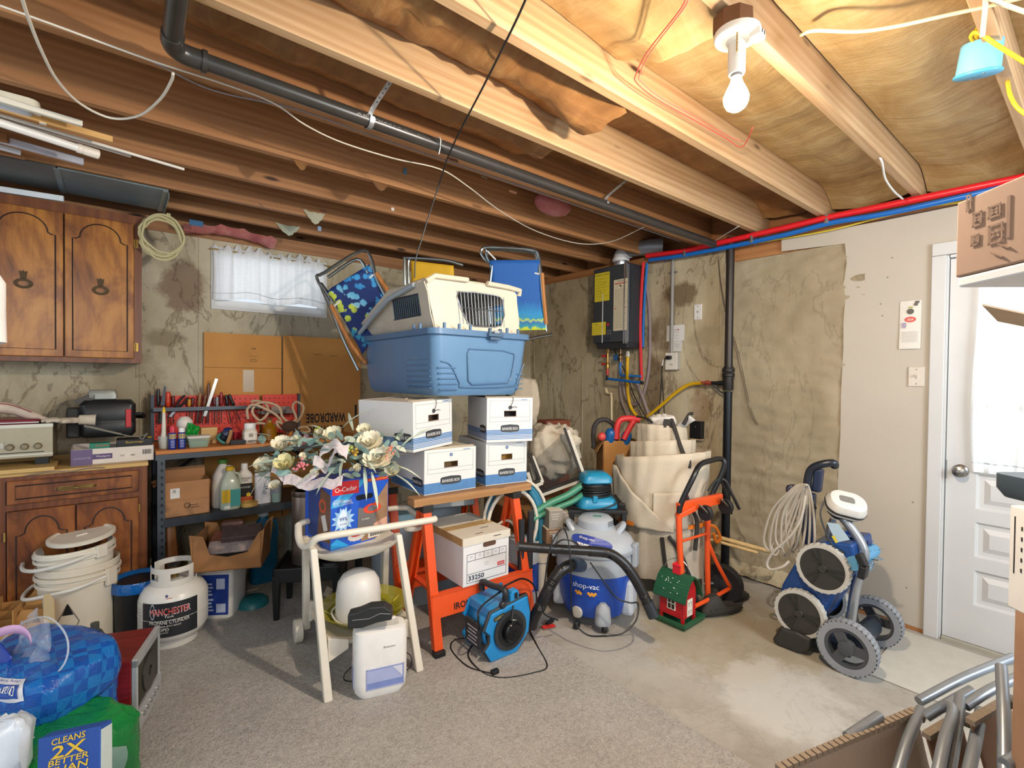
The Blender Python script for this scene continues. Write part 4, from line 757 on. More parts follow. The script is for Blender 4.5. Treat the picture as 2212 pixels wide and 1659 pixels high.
# steel workbench with its red pegboard
WBn = thing('workbench', 'grey steel workbench with a thin wooden top against the back wall', 'workbench', (0, 0, 0))
bx0, bx1, by0, by1, bz = .19, 1.42, 3.42, 3.90, .955
m_st = C('#4f565c', .45, .4)
O('top_board', box(bx0, bx1, by0, by1, bz - .022, bz), wood('#b0662a', '#c57a38', '#d2904e', 0, 1, .55, False), WBn, bev=.003)
for x, y in ((bx0 + .005, by0 + .012), (bx0 + .005, by1 - .05), (bx1 - .05, by0 + .012), (bx1 - .05, by1 - .05)):
    O('post', [box(x, x + .04, y, y + .003, 0, bz - .022), box(x, x + .003, y, y + .04, 0, bz - .022)], m_st, WBn)
O('post_slot', [cb((bx0 + .03, by0 + .0115, .08 + .04 * i), (.010, .002, .016)) for i in range(21)], BLACK, WBn, kind='stuff')
sz = .555
O('shelf', [box(bx0 + .01, bx1 - .01, by0 + .015, by1 - .01, sz - .012, sz), box(bx0 + .04, bx1 - .04, by0 + .008, by0 + .014, sz - .045, sz + .002)], C('#3b3f44', .45, .3), WBn)
O('brace', tube([(bx0 + .10, by1 - .03, bz - .22), (bx0 + .34, by1 - .03, bz - .03)], .012, 6), C('#33383d', .5, .3), WBn); O('brace', tube([(.92, by1 - .03, bz - .02), (1.15, by1 - .03, bz - .2)], .012, 6), C('#33383d', .5, .3), WBn)
O('apron', box(bx0, bx1, by0 + .01, by0 + .03, bz - .055, bz - .022), m_st, WBn)
PBo = thing('pegboard', 'bright red pegboard panels with a grey tool rail behind the bench', 'pegboard', (bx0, 3.895, bz)); pw = 1.095 - bx0
for k in range(2): O('panel', box(pw * (.0 if k == 0 else .71) + .012, pw * (.705 if k == 0 else 1) - .008, 0, .012, .01, .295), C('#d9361f', .5), PBo)
O('peg_hole', [X(lathe([(.0042, 0), (.0042, .0006)], 6), fr((.03 + .032 * i, -.0002, .03 + .034 * j), (1, 0, 0), (0, 0, 1))) for i in range(27) for j in range(8)], C('#2b1a16', .8), PBo, kind='stuff')
for x in (0, pw - .012): O('end_post', box(x, x + .018, -.02, .016, 0, .30), C('#3c434a', .45, .4), PBo)
O('tool_rail', [box(.01, pw * .71, -.06, -.056, .195, .222), box(.01, pw * .71, -.06, 0, .195, .198)], m_st, PBo)
mh = {'r': '#8f1f1c', 'o': '#d0401c', 'k': '#201c1b', 'b': '#6d3d22', 'w': '#94663a', 'd': '#5a1c1a', 'g': '#8d8f8e', 'y': '#c98a1d'}
TL = [('screwdriver', 'k', 342, 840, 0, 'black handled screwdriver at the left end of the tool rail'), ('kitchen_knife', 'g', 351, 832, .10, 'dark bladed knife standing at the left of the tool rail'), ('screwdriver', 'o', 363, 846, 0, 'fat orange red handled screwdriver in the tool rail'), ('screwdriver', 'd', 374, 855, 0, 'dark red screwdriver right of the fat orange one'),
      ('pliers', 'k', 387, 862, .6, 'dark pliers leaning in the tool rail'), ('screwdriver', 'y', 409, 862, 0, 'amber handled screwdriver in the tool rail'), ('screwdriver', 'd', 416, 858, .05, 'maroon screwdriver beside the amber one'), ('wood_chisel', 'w', 430, 848, .08, 'light wooden handled chisel in the tool rail'), ('wood_chisel', 'b', 441, 850, .12, 'brown wooden handled chisel in the tool rail'),
      ('file', 'b', 450, 828, .02, 'tall brown handled file behind the steel ruler'), ('screwdriver', 'd', 463, 858, 0, 'dark red screwdriver right of the steel ruler'), ('screwdriver', 'g', 469, 857, 0, 'clear grey handled screwdriver in the tool rail'), ('screwdriver', 'r', 478, 847, 0, 'tall red handled screwdriver in the tool rail'), ('screwdriver', 'k', 492, 853, -.15, 'black handled screwdriver near the right of the tool rail'), ('screwdriver', 'k', 505, 850, -.35, 'black handled screwdriver leaning at the right end of the rail')]
for nm, c_, px, py, tilt, lab in TL:
    p = oy(px, 876, 3.86); tz = oy(px, py, 3.86).z; h_ = tz - p.z
    t_ = thing(nm, lab, nm.split('_')[-1], (p.x, 3.862, p.z), rot=(0, tilt, 0)); r_ = .011 if c_ != 'o' else .016
    if nm == 'kitchen_knife':
        O('blade', prism([(-.012, 0), (.012, 0), (.008, h_ * .9), (-.004, h_)], -.0015, .0015, 'y'), C('#46464a', .3, .8), t_); O('handle', cb((0, 0, -.06), (.02, .014, .11)), BLACK, t_, bev=.004); continue
    if nm == 'pliers':
        for s in (-1, 1): O('handle', tube([(0, 0, -.03), (s * .014, 0, .02), (s * .012, 0, h_ + .03)], .007, 8, 3), C(mh[c_], .5), t_, sm=1)
        O('jaw', cb((0, 0, -.06), (.02, .01, .06)), STEEL, t_, bev=.003); continue
    O('handle', lathe([(r_ * .5, -.008), (r_ * .8, 0), (r_, h_ * .3), (r_ * .85, h_ * .55), (r_, h_ * .8), (r_ * .6, h_)], 10), C(mh[c_], .35), t_, sm=1)
    O('shaft', tube([(0, 0, -.008), (0, 0, -.12)], .0035 if nm == 'screwdriver' else .007, 6), C('#5c4a45', .4, .7), t_)
p, q = oy(450, 874, 3.85), oy(468, 818, 3.85)
solo('steel_ruler', 'long shiny steel ruler slanting up out of the tool rail', 'ruler', cb((0, 0, (q - p).length / 2 - .04), (.002, .018, (q - p).length + .08)), C('#b9b6ae', .25, .9), p, rot=(q - p).to_track_quat('Z', 'Y').to_euler())
# --- on the bench top
def on(z, px0, px1, py_top, Y): x, w_, zt_ = stand(px0, px1, Y, py_top, 955); return x, w_, zt_ - z
x, w_, h_ = on(bz, 340, 368, 926, 3.50)
CU = solo('plastic_cup', 'clear plastic cup holding the glue bottle at the bench end', 'cup', lathe([(w_ * .36, 0), (w_ * .38, .002), (w_ * .5, .075), (w_ * .48, .075), (w_ * .36, .004)], 18, True), clear('#d6d8d0', .35, .15), (x, 3.50, bz + .001), sm=1)
x2, w2, h2 = on(bz, 345, 367, 880, 3.50)
GBt = thing('glue_bottle', 'white tapering glue bottle with a yellow tip', 'bottle', (x, 3.50, bz + .006)); O('body', lathe([(.016, 0), (.019, .004), (.019, .05), (.012, .09), (.008, h2 - .035)], 16), C('#d8d0be', .5), GBt, sm=1); O('tip', lathe([(.010, h2 - .036), (.008, h2 - .02), (.003, h2 - .002)], 12), C('#e3b91e', .4), GBt, sm=1)
for k, (a0, a1, cap) in enumerate(((363, 382, '#c8283a'), (383, 402, '#e9e9e6'))):
    x, w_, h_ = on(bz, a0, a1, 919 if k == 0 else 924, 3.46); r_ = w_ * .46
    S = thing('spray_can', ('blue and yellow spray can with a red cap', 'blue and yellow spray can with a white cap')[k], 'spray can', (x, 3.46, bz)); hb = .098
    O('can', lathe([(r_ * .9, 0), (r_, .004), (r_, hb - .006), (r_ * .8, hb)], 18), C('#1c2f86', .35), S, sm=1); O('cap', lathe([(r_ * .8, hb), (r_ * .8, h_ - .006), (r_ * .6, h_)], 16), C(cap, .4), S, sm=1)
    O('yellow_shield', [X(loft([[V((r_ * 1.01 * math.sin(t_), -r_ * 1.01 * math.cos(t_), z)) for t_ in (-.9, -.45, 0, .45, .9)] for z in (.062, .075, .09)], False, False), T(0, 0, 0))], C('#e3bf24', .5), S); txt(S, 'WD-40', fr((0, -r_ * 1.02, .077), (1, 0, 0), (0, 0, 1)), C('#1c2f86', .5), w=r_ * 1.1)
    O('white_print', [cb((0, -r_ * 1.0, .05 - .009 * i), (r_ * (1.0 - .1 * (i % 2)), .0012, .0025)) for i in range(5)], C('#c9cbe0', .6), S, kind='stuff')
x, w_, h_ = on(bz, 381, 417, 899, 3.66)
solo('white_globe', 'white frosted globe shade standing behind the spray cans', 'lamp shade', lathe([(.024, 0), (.026, .02), (.022, h_ * .45), (w_ * .35, h_ * .52), (w_ * .5, h_ * .68), (w_ * .48, h_ * .84), (w_ * .25, h_ * .98), (.002, h_)], 22), C('#e6ddd2', .4), (x, 3.66, bz), sm=1)
x, w_, h_ = on(bz, 398, 424, 917, 3.60)
solo('green_packet', 'crumpled shiny green packet leaning by the white globe', 'packet', surf(8, 8, lambda u, v: ((u - .5) * w_ + .02 * v, .02 * noise.noise(V((u * 5, v * 5, 1))) + .03 * v, .02 + h_ * .95 * v - .03 * u * v + .012 * noise.noise(V((u * 6, v * 6, 4))))), C('#1f9a3a', .25), (x, 3.58, bz), solid=.003)
x, w_, h_ = on(bz, 403, 455, 940, 3.47); hT = .068
TB = thing('plastic_tub', 'clear rectangular tub of green bits with a white lid', 'tub', (x, 3.50, bz)); O('tub', rbox([(w_ * .8, .07, 0), (w_ * .94, .085, hT - .012)], .012), clear('#b9c8b4', .5, .2), TB, sm=1); O('contents', rbox([(w_ * .76, .062, .004), (w_ * .84, .072, hT * .55)], .012), C('#3f8a67', .6, 0, .25, 60), TB, sm=1); O('lid', rbox([(w_ * .96, .09, hT - .013), (w_, .095, hT - .010), (w_, .095, hT)], .014), C('#ddd8cb', .45), TB, sm=1)
x, w_, h_ = on(bz, 432, 468, 923, 3.62); mini('wood_block', 'pale tan wooden block behind the plastic tub', 'block', (x, 3.62, bz), (w_, .05, h_), wood('#b98c52', '#cfa468', '#dcb77e', 0, 2, .7, False), .1)
x, w_, h_ = on(bz, 465, 500, 914, 3.56)
RM = thing('respirator_mask', 'dark navy and green respirator mask lying on the bench', 'mask', (x, 3.56, bz), rot=(0, .15, 0)); O('shell', X(ball((0, 0, .045), .036, 16, (.95, .9, 1.2)), T(0, 0, 0)), C('#22303f', .3), RM, sm=1); O('filter', X(lathe([(.026, 0), (.030, .006), (.030, .03), (.02, .034)], 16), T(.006, -.02, .07) @ Rx(1.2)), C('#1a2a52', .3), RM, sm=1)
O('teal_strap', tube([(-.03, -.02, .06), (-.045, -.05, .04), (-.02, -.075, .016), (.015, -.08, .01)], .008, 8, 4), C('#3e8a78', .5), RM, sm=1)
x, w_, h_ = on(bz, 484, 504, 930, 3.48); solo('wooden_mallet', 'short wooden tool shaft leaning on the respirator mask', 'tool', tube([(-.012, -.02, .012), (.004, 0, .05), (.016, .02, .088)], .011, 10, 3), wood('#8a6038', '#9c7146', '#b08757', 2, 2, .6, False), (x, 3.475, bz), sm=1)
x, w_, h_ = on(bz, 497, 530, 944, 3.47); mini('black_gadget', 'low black plastic gadget in front of the white jar', 'gadget', (x, 3.50, bz), (w_, .07, .028), C('#1b1c1f', .35)); x, w_, h_ = on(bz, 504, 520, 928, 3.60); mini('red_gadget', 'small red plastic gadget left of the white jar', 'gadget', (x, 3.60, bz), (w_, .03, h_ * .8), C('#a81d33', .35), .2)
x, w_, h_ = on(bz, 525, 554, 914, 3.50)
JR = thing('white_jar', 'white plastic jar with a barcode label and white lid', 'jar', (x, 3.50, bz)); O('jar', rbox([(w_ * .9, w_ * .8, 0), (w_, w_ * .9, .006), (w_, w_ * .9, h_ * .6), (w_ * .8, w_ * .72, h_ * .74)], .014), C('#cdbfae', .4), JR, sm=1); O('lid', lathe([(w_ * .42, h_ * .72), (w_ * .43, h_ * .75), (w_ * .43, h_ * .96), (w_ * .38, h_)], 20), C('#e6e4df', .4), JR, sm=1)
O('label', X(rbox([(w_ * 1.01, w_ * .92, h_ * .15), (w_ * 1.01, w_ * .92, h_ * .58)], .014, 3, False), T(0, 0, 0)), C('#e2d8c8', .6), JR, sm=1); O('barcode', [cb((-.010 + .004 * i, -w_ * .465, h_ * .42), (.002, .001, .022)) for i in range(6)], PRINT, JR, kind='stuff')
txt(JR, 'FARM', fr((0, -w_ * .47, h_ * .12), (1, 0, 0), (0, 0, 1)), PRINT, w=w_ * .8)
x, w_, h_ = on(bz, 566, 598, 903, 3.56)
HB = thing('amber_bottle', 'amber ribbed glass bottle on the bench by the rope', 'bottle', (x, 3.56, bz)); O('glass', lathe([(w_ * .42, 0)] + [(w_ * (.5 - .02 * (k % 2)), .008 + h_ * .065 * k) for k in range(9)] + [(w_ * .3, h_ * .72), (w_ * .2, h_ * .8), (w_ * .2, h_ * .93)], 20), C('#8f6110', .12), HB, sm=1); O('stopper', lathe([(w_ * .22, h_ * .92), (w_ * .24, h_ * .95), (w_ * .15, h_)], 12), C('#6a4f30', .6), HB, sm=1)
# rope
def rope_pts(): return [oy(x, y, Y_) for x, y, Y_ in ((543, 868, 3.74), (555, 866, 3.72), (573, 872, 3.68), (580, 890, 3.64), (562, 908, 3.62), (545, 890, 3.64), (556, 872, 3.66), (580, 870, 3.66), (603, 880, 3.62), (610, 900, 3.60), (625, 912, 3.58), (640, 905, 3.60), (632, 880, 3.66), (640, 868, 3.70), (655, 878, 3.70), (652, 895, 3.68), (640, 912, 3.62), (618, 918, 3.56), (598, 910, 3.56), (606, 925, 3.55), (636, 926, 3.55), (660, 922, 3.56), (668, 932, 3.56), (640, 936, 3.54))]
rp_ = rope_pts(); rp2 = [oy(x, y, Y_) for x, y, Y_ in ((536, 905, 3.66), (534, 885, 3.66), (548, 874, 3.64), (575, 884, 3.62), (596, 896, 3.60), (607, 912, 3.58), (590, 918, 3.58), (560, 914, 3.60), (545, 920, 3.60), (538, 930, 3.6))]
for q in rp_ + rp2: q.z = max(q.z, bz + .012)
RO = solo('rope', 'loose coil of thick cream rope lying over the right of the bench', 'rope', [tube([q - rp_[0] for q in rp_], .0085, 8, 5), tube([q - rp_[0] for q in rp2], .0085, 8, 5)], C('#cbb091', .85, 0, .12, 90, .6, 220), rp_[0], sm=1)
x, w_, h_ = on(bz, 606, 646, 908, 3.50)
BU = thing('scrub_brush', 'dark bristled brush with an orange tan handle on the bench', 'brush', (x, 3.50, bz)); O('bristles', X(ball((0, 0, h_ * .68), w_ * .46, 14, (1.0, .7, .75)), T(0, 0, 0)), C('#4a3528', .95, 0, .2, 80, .8, 160), BU, sm=80); O('handle', tube([(.01, -.01, h_ * .5), (-.008, -.03, .03), (-.014, -.04, .012)], .012, 10, 3), C('#b46f35', .5), BU, sm=1); O('ferrule', cb((.01, 0, h_ * .42), (w_ * .6, .03, .03)), C('#5c3a25', .5), BU, bev=.006)
x, w_, h_ = on(bz, 632, 652, 934, 3.47); solo('blue_cup', 'small dark blue cup beside the scrub brush', 'cup', lathe([(w_ * .38, 0), (w_ * .5, h_), (w_ * .46, h_), (w_ * .35, .004)], 14), C('#243f74', .35), (x, 3.47, bz), sm=1)
p_ = oy(668, 930, 3.62); solo('flashlight', 'dark grey flashlight lying by the rope end', 'flashlight', [X(lathe([(.010, -.06), (.012, -.05), (.012, .02), (.018, .04), (.019, .055)], 14), Ry(PI / 2))], C('#4c4f50', .4), (p_.x, 3.62, bz + .0195), sm=1)
x0, x1, z0, z1 = RY(562, 868, 634, 890, 3.84)
GT = thing('parts_tray', 'grey tray of dull small hardware hung on the pegboard behind the rope', 'tray', ((x0 + x1) / 2, 3.835, z0 - .01)); O('tray', [box(-(x1 - x0) / 2, (x1 - x0) / 2, -.03, .055, 0, .004), box(-(x1 - x0) / 2, (x1 - x0) / 2, -.03, -.027, 0, .03)], C('#6b6660', .5), GT); O('hardware', [X(ball((0, 0, 0), .012, 6, (1.6, 1, .8)), T(-.12 + .03 * i, -.005 + .02 * (i % 3), .016) @ Rz(i)) for i in range(9)], C('#877a70', .4, .3, .3), GT, kind='stuff')
O('printed_packet', cb((.03, .03, .03), (.13, .012, .045)), C('#a08a80', .5, 0, .3, 60), GT)
# --- wardrobe cartons
m_kr2 = C('#c98f4c', .85, 0, .05, 6, .05)
ya = 3.935
KA = thing('flattened_carton', 'flattened tan carton leaning under the basement window', 'carton', (.489, ya, .33), rot=(math.radians(-1.0), 0, 0)); wa, ha = .497, 1.684 - .33
zf = oy(530, 795, ya).z - .33
O('wall_panel', box(0, wa, 0, .012, 0, zf - .003), m_kr2, KA); O('flap', box(0, wa, -.001, .010, zf + .003, ha), m_kr2, KA); O('back_panel', box(.002, wa - .002, .012, .03, 0, ha - .003), m_kr2, KA)
def kp(o, px, py, Y): v = oy(px, py, Y); return v.x - o.location.x, v.z - o.location.z
x, z = kp(KA, 538, 820, ya); O('packing_tape', box(x - .036, x + .036, -.0015, 0, z - .09, z + .07), C('#a98a5c', .3), KA)
x, z = kp(KA, 549, 753, ya); txt(KA, '1500', fr((x, -.0015, z), (1, 0, 0), (0, 0, 1)), PRINT, h=.012); x, z = kp(KA, 549, 776, ya); O('recycle_mark', [cb((x, -.0015, z), (.035, .001, .002)), cb((x, -.0015, z + .022), (.055, .001, .0015)), cb((x - .017, -.0015, z - .008), (.002, .001, .016)), cb((x + .017, -.0015, z - .008), (.002, .001, .016)), cb((x, -.0015, z - .016), (.035, .001, .002))], PRINT, KA, kind='stuff')
KB = thing('flattened_carton', 'flattened moving carton with WARDROBE printed upside down', 'carton', (.993, ya - .004, .33)); wb, hb_ = 1.59 - .993, 1.69 - .33
O('wall_panel', box(0, wb, 0, .012, 0, hb_), m_kr2, KB); O('back_panel', box(.002, wb - .002, .012, .03, 0, hb_ - .003), m_kr2, KB); O('fold_line', box(.12, .124, -.001, 0, 0, zf), C('#a9743a', .9), KB)
for s, x0_, x1_, py, hh_ in (('WARDROBE', 661, 746, 904, .075), ('CLOTHING', 664, 742, 930, .06)):
    a, z = kp(KB, x0_, py, ya); b, _ = kp(KB, x1_, py, ya); txt(KB, s, fr(((a + b) / 2, -.0012, z), (-1, 0, 0), (0, 0, -1)), C('#1f2128', .8), w=b - a, h=hh_, b=.02)
x, z = kp(KB, 768, 890, ya); O('printed_bar', box(x - .008, x + .008, -.0016, 0, z - .05, z + .06), C('#1f2128', .8), KB)
for px, py, s in ((686, 766, 'CAUTION'), (720, 769, 'THIS SIDE UP')): x, z = kp(KB, px, py, ya); txt(KB, s, fr((x, -.0012, z), (-1, 0, 0), (0, 0, -1)), PRINT, w=.06)
# ================================================================ on and under the bench shelf, and the left-hand floor
x, w_, _ = stand(353, 453, 3.46); zs = sz
KX = thing('open_carton', 'open brown carton with a white sticker on the bench shelf', 'carton', (x, 3.455, zs + .001), rz=.02); hx = oy(400, 1040, 3.455).z - zs
O('wall_panel', [box(-w_ / 2, w_ / 2, 0, .004, 0, hx), box(-w_ / 2, w_ / 2, .17, .174, 0, hx), box(-w_ / 2, -w_ / 2 + .004, 0, .174, 0, hx), box(w_ / 2 - .004, w_ / 2, 0, .174, 0, hx), box(-w_ / 2, w_ / 2, 0, .174, 0, .004)], KRAFT, KX)
O('flap', X(box(-w_ / 2, w_ / 2, 0, .003, 0, .06), T(0, .172, hx) @ Rx(-.25)), KRAFT, KX); O('flap', X(box(0, .003, 0, .165, 0, .05), T(-w_ / 2, .004, hx) @ Ry(-1.9)), KRAFT, KX)
plate(KX, fr((-w_ * .26, -.0005, hx * .68), (1, 0, 0), (0, 0, 1)), .046, .058, WHITE, 'sticker'); txt(KX, '20', fr((-w_ * .28, -.0015, hx * .74), (0, 0, 1), (-1, 0, 0)), PRINT, h=.014)
O('crease', box(-w_ / 2, w_ / 2, -.0006, .0, hx * .46, hx * .465), C('#7e5836', .9), KX); O('round_logo', X(annulus(.013, .016, 0, .0005, 18), fr((w_ * .0, -.0006, hx * .3), (1, 0, 0), (0, 0, 1))), PRINT, KX); txt(KX, 'Seventh\nOrganics', fr((w_ * .14, -.0006, hx * .26), (1, 0, 0), (0, 0, 1)), PRINT, w=.055)
def jug(name, label, x, y, z, w_, d_, h_, mat, cap, extra=None, neck=.72):
    j = thing(name, label, 'jug', (x, y, z + .001)); O('body', rbox([(w_ * .92, d_ * .92, 0), (w_, d_, .01), (w_, d_, h_ * .5), (w_ * .86, d_ * .86, h_ * .66), (w_ * .42, d_ * .42, h_ * .86), (w_ * .30, d_ * .30, h_ * .88), (w_ * .30, d_ * .30, h_ * .92)], min(w_, d_) * .3, 4), mat, j, sm=1)
    O('cap', lathe([(w_ * .2, h_ * .91), (w_ * .21, h_ * .92), (w_ * .2, h_ * .99), (w_ * .17, h_)], 16), C(cap, .4), j, sm=1)
    O('handle', tube([(w_ * .22, 0, h_ * .84), (w_ * .44, 0, h_ * .80), (w_ * .5, 0, h_ * .66), (w_ * .48, 0, h_ * .55)], w_ * .06, 8, 3), mat, j, sm=1); return j
x, w_, h_ = on(zs, 456, 506, 992, 3.58); jug('bleach_jug', 'white plastic jug with a green cap at the back of the bench shelf', x, 3.58, zs, w_, .12, h_, C('#d8d3cb', .4), '#4b7a35')
x, w_, h_ = on(zs, 474, 519, 1008, 3.49)
JG = jug('cleaner_jug', 'clear jug of teal liquid with a yellow cap on the bench shelf', x, 3.49, zs, w_, .10, h_, clear('#c8d2c0', .75, .2), '#d2a51f')
O('liquid', rbox([(w_ * .9, .088, .006), (w_ * .94, .094, .012), (w_ * .94, .094, h_ * .44)], .03, 4), C('#4f9d96', .3), JG, sm=1); O('label', [cb((-w_ * .25, -.0515, h_ * .33), (w_ * .4, .002, h_ * .3))], C('#d9ae1c', .5), JG); O('label', cb((w_ * .2, -.0515, h_ * .28), (w_ * .48, .002, h_ * .4)), C('#3f8f8c', .5), JG); O('barcode', cb((-w_ * .2, -.052, h_ * .07), (w_ * .26, .002, .02)), WHITE, JG)
x, w_, h_ = on(zs, 512, 544, 1001, 3.56)
BT = thing('wood_oil_bottle', 'white topped bottle with a black and orange label on the bench shelf', 'bottle', (x, 3.56, zs + .001)); O('body', rbox([(w_ * .95, .06, 0), (w_, .065, .006), (w_, .065, h_ * .74), (w_ * .5, .04, h_ * .84), (w_ * .42, .04, h_ * .86)], .012), C('#d5cec4', .4), BT, sm=1); O('cap', lathe([(w_ * .22, h_ * .85), (w_ * .24, h_ * .87), (w_ * .22, h_)], 14), WHITE, BT, sm=1)
O('label', [cb((0, -.033, h_ * .36), (w_ * .98, .002, h_ * .32))], C('#191512', .5), BT); O('label', cb((0, -.033, h_ * .13), (w_ * .98, .002, h_ * .16)), C('#b8562a', .5), BT); O('yellow_seal', X(lathe([(.013, 0), (.013, .001)], 14), fr((w_ * .2, -.034, h_ * .24), (1, 0, 0), (0, 0, 1))), C('#e0bd2a', .5), BT); txt(BT, 'RINSING\nOUT', fr((0, -.0335, h_ * .62), (1, 0, 0), (0, 0, 1)), PRINT, w=w_ * .75); txt(BT, 'WOOD', fr((-.002, -.034, h_ * .43), (1, 0, 0), (0, 0, 1)), WHITE, w=w_ * .7)
x, w_, h_ = on(zs, 552, 586, 1022, 3.50); WP = solo('white_pouch', 'white and pale blue pouch standing at the right of the bench shelf', 'pouch', rbox([(w_, .07, 0), (w_, .06, h_ * .5), (w_ * 1.02, .02, h_)], .02), C('#cfcdd2', .45, 0, .1), (x, 3.52, zs + .001), sm=1); txt(WP, 'INC', fr((.01, -.033, h_ * .5), (.3, 0, 1), (-1, 0, .3)), C('#55585f', .5), w=.07)
x, w_, h_ = on(zs, 584, 610, 1044, 3.49); PU = thing('clear_cup', 'clear cup with purple and green contents on the bench shelf', 'cup', (x, 3.49, zs + .001)); O('cup', lathe([(w_ * .4, 0), (w_ * .5, h_)], 16), clear('#c9d2d6', .35, .1), PU, sm=1); O('contents', lathe([(w_ * .36, .004), (w_ * .4, h_ * .5)], 14), C('#2f7d62', .5), PU, sm=1); O('upper_contents', lathe([(w_ * .41, h_ * .52), (w_ * .45, h_ * .85)], 14), C('#3a3157', .5), PU, sm=1)
x, w_, h_ = on(zs, 521, 560, 1068, 3.45)
solo('tape_roll', 'roll of yellowish masking tape lying at the shelf edge', 'tape', X(annulus(.032, .05, .0, .026, 22), T(0, 0, .0) @ Ry(.0)), C('#cfa65a', .6), (x, 3.485, zs + .001), sm=1)
# under the shelf: carton tray on a square bucket
qc = oz(482, 1338, 0); SBk = thing('square_bucket', 'square white bucket with a blue printed label under the carton tray', 'bucket', (qc.x, qc.y + .12, 0), rz=-.55); hb = .345
O('body', rbox([(.20, .20, 0), (.215, .215, .02), (.232, .232, hb - .06)], .03, 4), C('#dcd8d0', .45), SBk, sm=1); O('lid_rim', rbox([(.24, .24, hb - .07), (.25, .25, hb - .066), (.25, .25, hb - .004), (.235, .235, hb)], .035, 4), C('#d6d0c4', .45), SBk, sm=1)
O('blue_label', loft([[V((x, -.1095 - .0075 * (z - .03) / .24, z)) for x, z in ((-.092, .03), (.092, .03), (.098, .262), (-.098, .262))], [V((x, -.1085 - .0075 * (z - .03) / .24, z)) for x, z in ((-.092, .03), (.092, .03), (.098, .262), (-.098, .262))]]), C('#1d3a8c', .5), SBk)
O('printed_block', [cb((-.03, -.1115 - .0075 * (z - .03) / .24, z), (.09 - .01 * (i % 3), .001, .010)) for i, z in enumerate((.06, .08, .10, .12, .15, .17, .19, .21))] + [cb((.055, -.1175, .21), (.045, .001, .06)), cb((.055, -.113, .07), (.05, .001, .05))], C('#b9c3da', .6), SBk, kind='stuff'); O('handle', tube([(-.125, 0, .27), (-.125, -.10, .22), (-.05, -.145, .24)], .007, 8, 4), C('#cfc9bd', .5), SBk)
a, b = od(417, 1231, 2.58), od(549, 1201, 2.66); zt_ = hb + .002
CTy = thing('carton_tray', 'brown carton tray of old tools perched on the square bucket', 'carton', (a.x, a.y, zt_), rz=math.atan2(b.y - a.y, b.x - a.x)); wt_ = math.hypot(b.x - a.x, b.y - a.y) + .03; ht = .20
def cut(w_): return [(0, 0), (w_, 0), (w_ + .02, ht * 1.05), (w_ * .97, ht * .95), (w_ * .80, ht * .45), (w_ * .5, ht * .36), (w_ * .24, ht * .45), (w_ * .14, ht * .95), (-.02, ht)]
m_kb = C('#8f6238', .85, 0, .08, 9, .05)
O('front_panel', prism(cut(wt_), 0, .005, 'y'), m_kb, CTy); O('back_panel', prism(cut(wt_), .255, .26, 'y'), m_kb, CTy); O('side_panel', box(-.004, .0, 0, .26, 0, ht * .9), m_kb, CTy); O('side_panel', box(wt_, wt_ + .004, 0, .26, 0, ht * .95), m_kb, CTy); O('bottom', box(0, wt_, 0, .26, 0, .005), m_kb, CTy)
def incarton(name, lab, cat, c, s, col, rz=0, par=CTy, rx=0, bev=.004):
    p = par.matrix_local if False else None; ca, sa = math.cos(par.rotation_euler[2]), math.sin(par.rotation_euler[2]); L = par.location
    return solo(name, lab, cat, cb((0, 0, 0), s), C(col, .5, 0, .25, 50), (L[0] + ca * c[0] - sa * c[1], L[1] + sa * c[0] + ca * c[1], L[2] + c[2]), rot=(rx, 0, par.rotation_euler[2] + rz), bev=bev)
incarton('blister_pack', 'clear blister pack of dark sockets on top of the carton tray', 'package', (wt_ * .62, .15, .155), (.20, .12, .03), '#4a3a38', .15, rx=.3); incarton('blister_pack', 'flat printed package lying in the front of the carton tray', 'package', (wt_ * .52, .09, .10), (.24, .09, .014), '#9a8b86', .1, rx=.5)
incarton('tool_card', 'reddish printed card at the left of the carton tray', 'card', (wt_ * .30, .17, .13), (.11, .10, .012), '#8a5240', -.1, rx=.4); incarton('leather_pouch', 'dark brown pouch behind the blister pack in the carton tray', 'pouch', (wt_ * .42, .22, .17), (.12, .05, .08), '#4c2c1e', .1, bev=.02); incarton('socket_set', 'row of black sockets on a rail in the carton tray', 'socket set', (wt_ * .45, .12, .055), (.20, .06, .03), '#2a2527', .05)
for lab, a_, b_, r_ in (('long wooden paddle leaning against the bench post', (368, 1132), (398, 1225), .03), ('short dark board leaning beside the wooden paddle', (356, 1172), (372, 1235), .03)):
    p, q = oy(*a_, 3.50), oz(b_[0] - 4, b_[1] + 40, 0); q = V((p.x + .03, 3.40, 0)); d = p - q
    solo('wooden_paddle' if 'paddle leaning' in lab else 'scrap_board', lab, 'paddle' if 'paddle leaning' in lab else 'board', X(rbox([(.05, .018, 0), (.055, .018, d.length * .7), (.05, .018, d.length - .02), (.02, .014, d.length)], .009), T(0, 0, 0)), wood('#6d3f1a', '#8a5526', '#a36c36', 2, 1.5, .5, False), q, rot=d.to_track_quat('Z', 'Y').to_euler(), sm=1)
p = oy(515, 1090, 3.55); solo('knife_block_board', 'flared brown wooden board standing behind the carton tray', 'board', prism([(-.04, 0), (.05, 0), (.04, .30), (.03, .56), (-.008, .56), (-.01, .3)], 0, .025, 'y'), wood('#6a4328', '#83552f', '#9a6a3f', 2, 1.5, .6, False), (p.x + .0, 3.66, 0.002), bev=.003)
q = oz(563, 1262, 0); q = V((.80, 3.62, 0)); p = oy(565, 1195, 3.62)
TJ = jug('detergent_jug', 'big teal detergent jug under the bench', p.x + .01, 3.62, 0, .17, .12, oy(565, 1100, 3.62).z, C('#12607f', .35), '#d5d9dc')
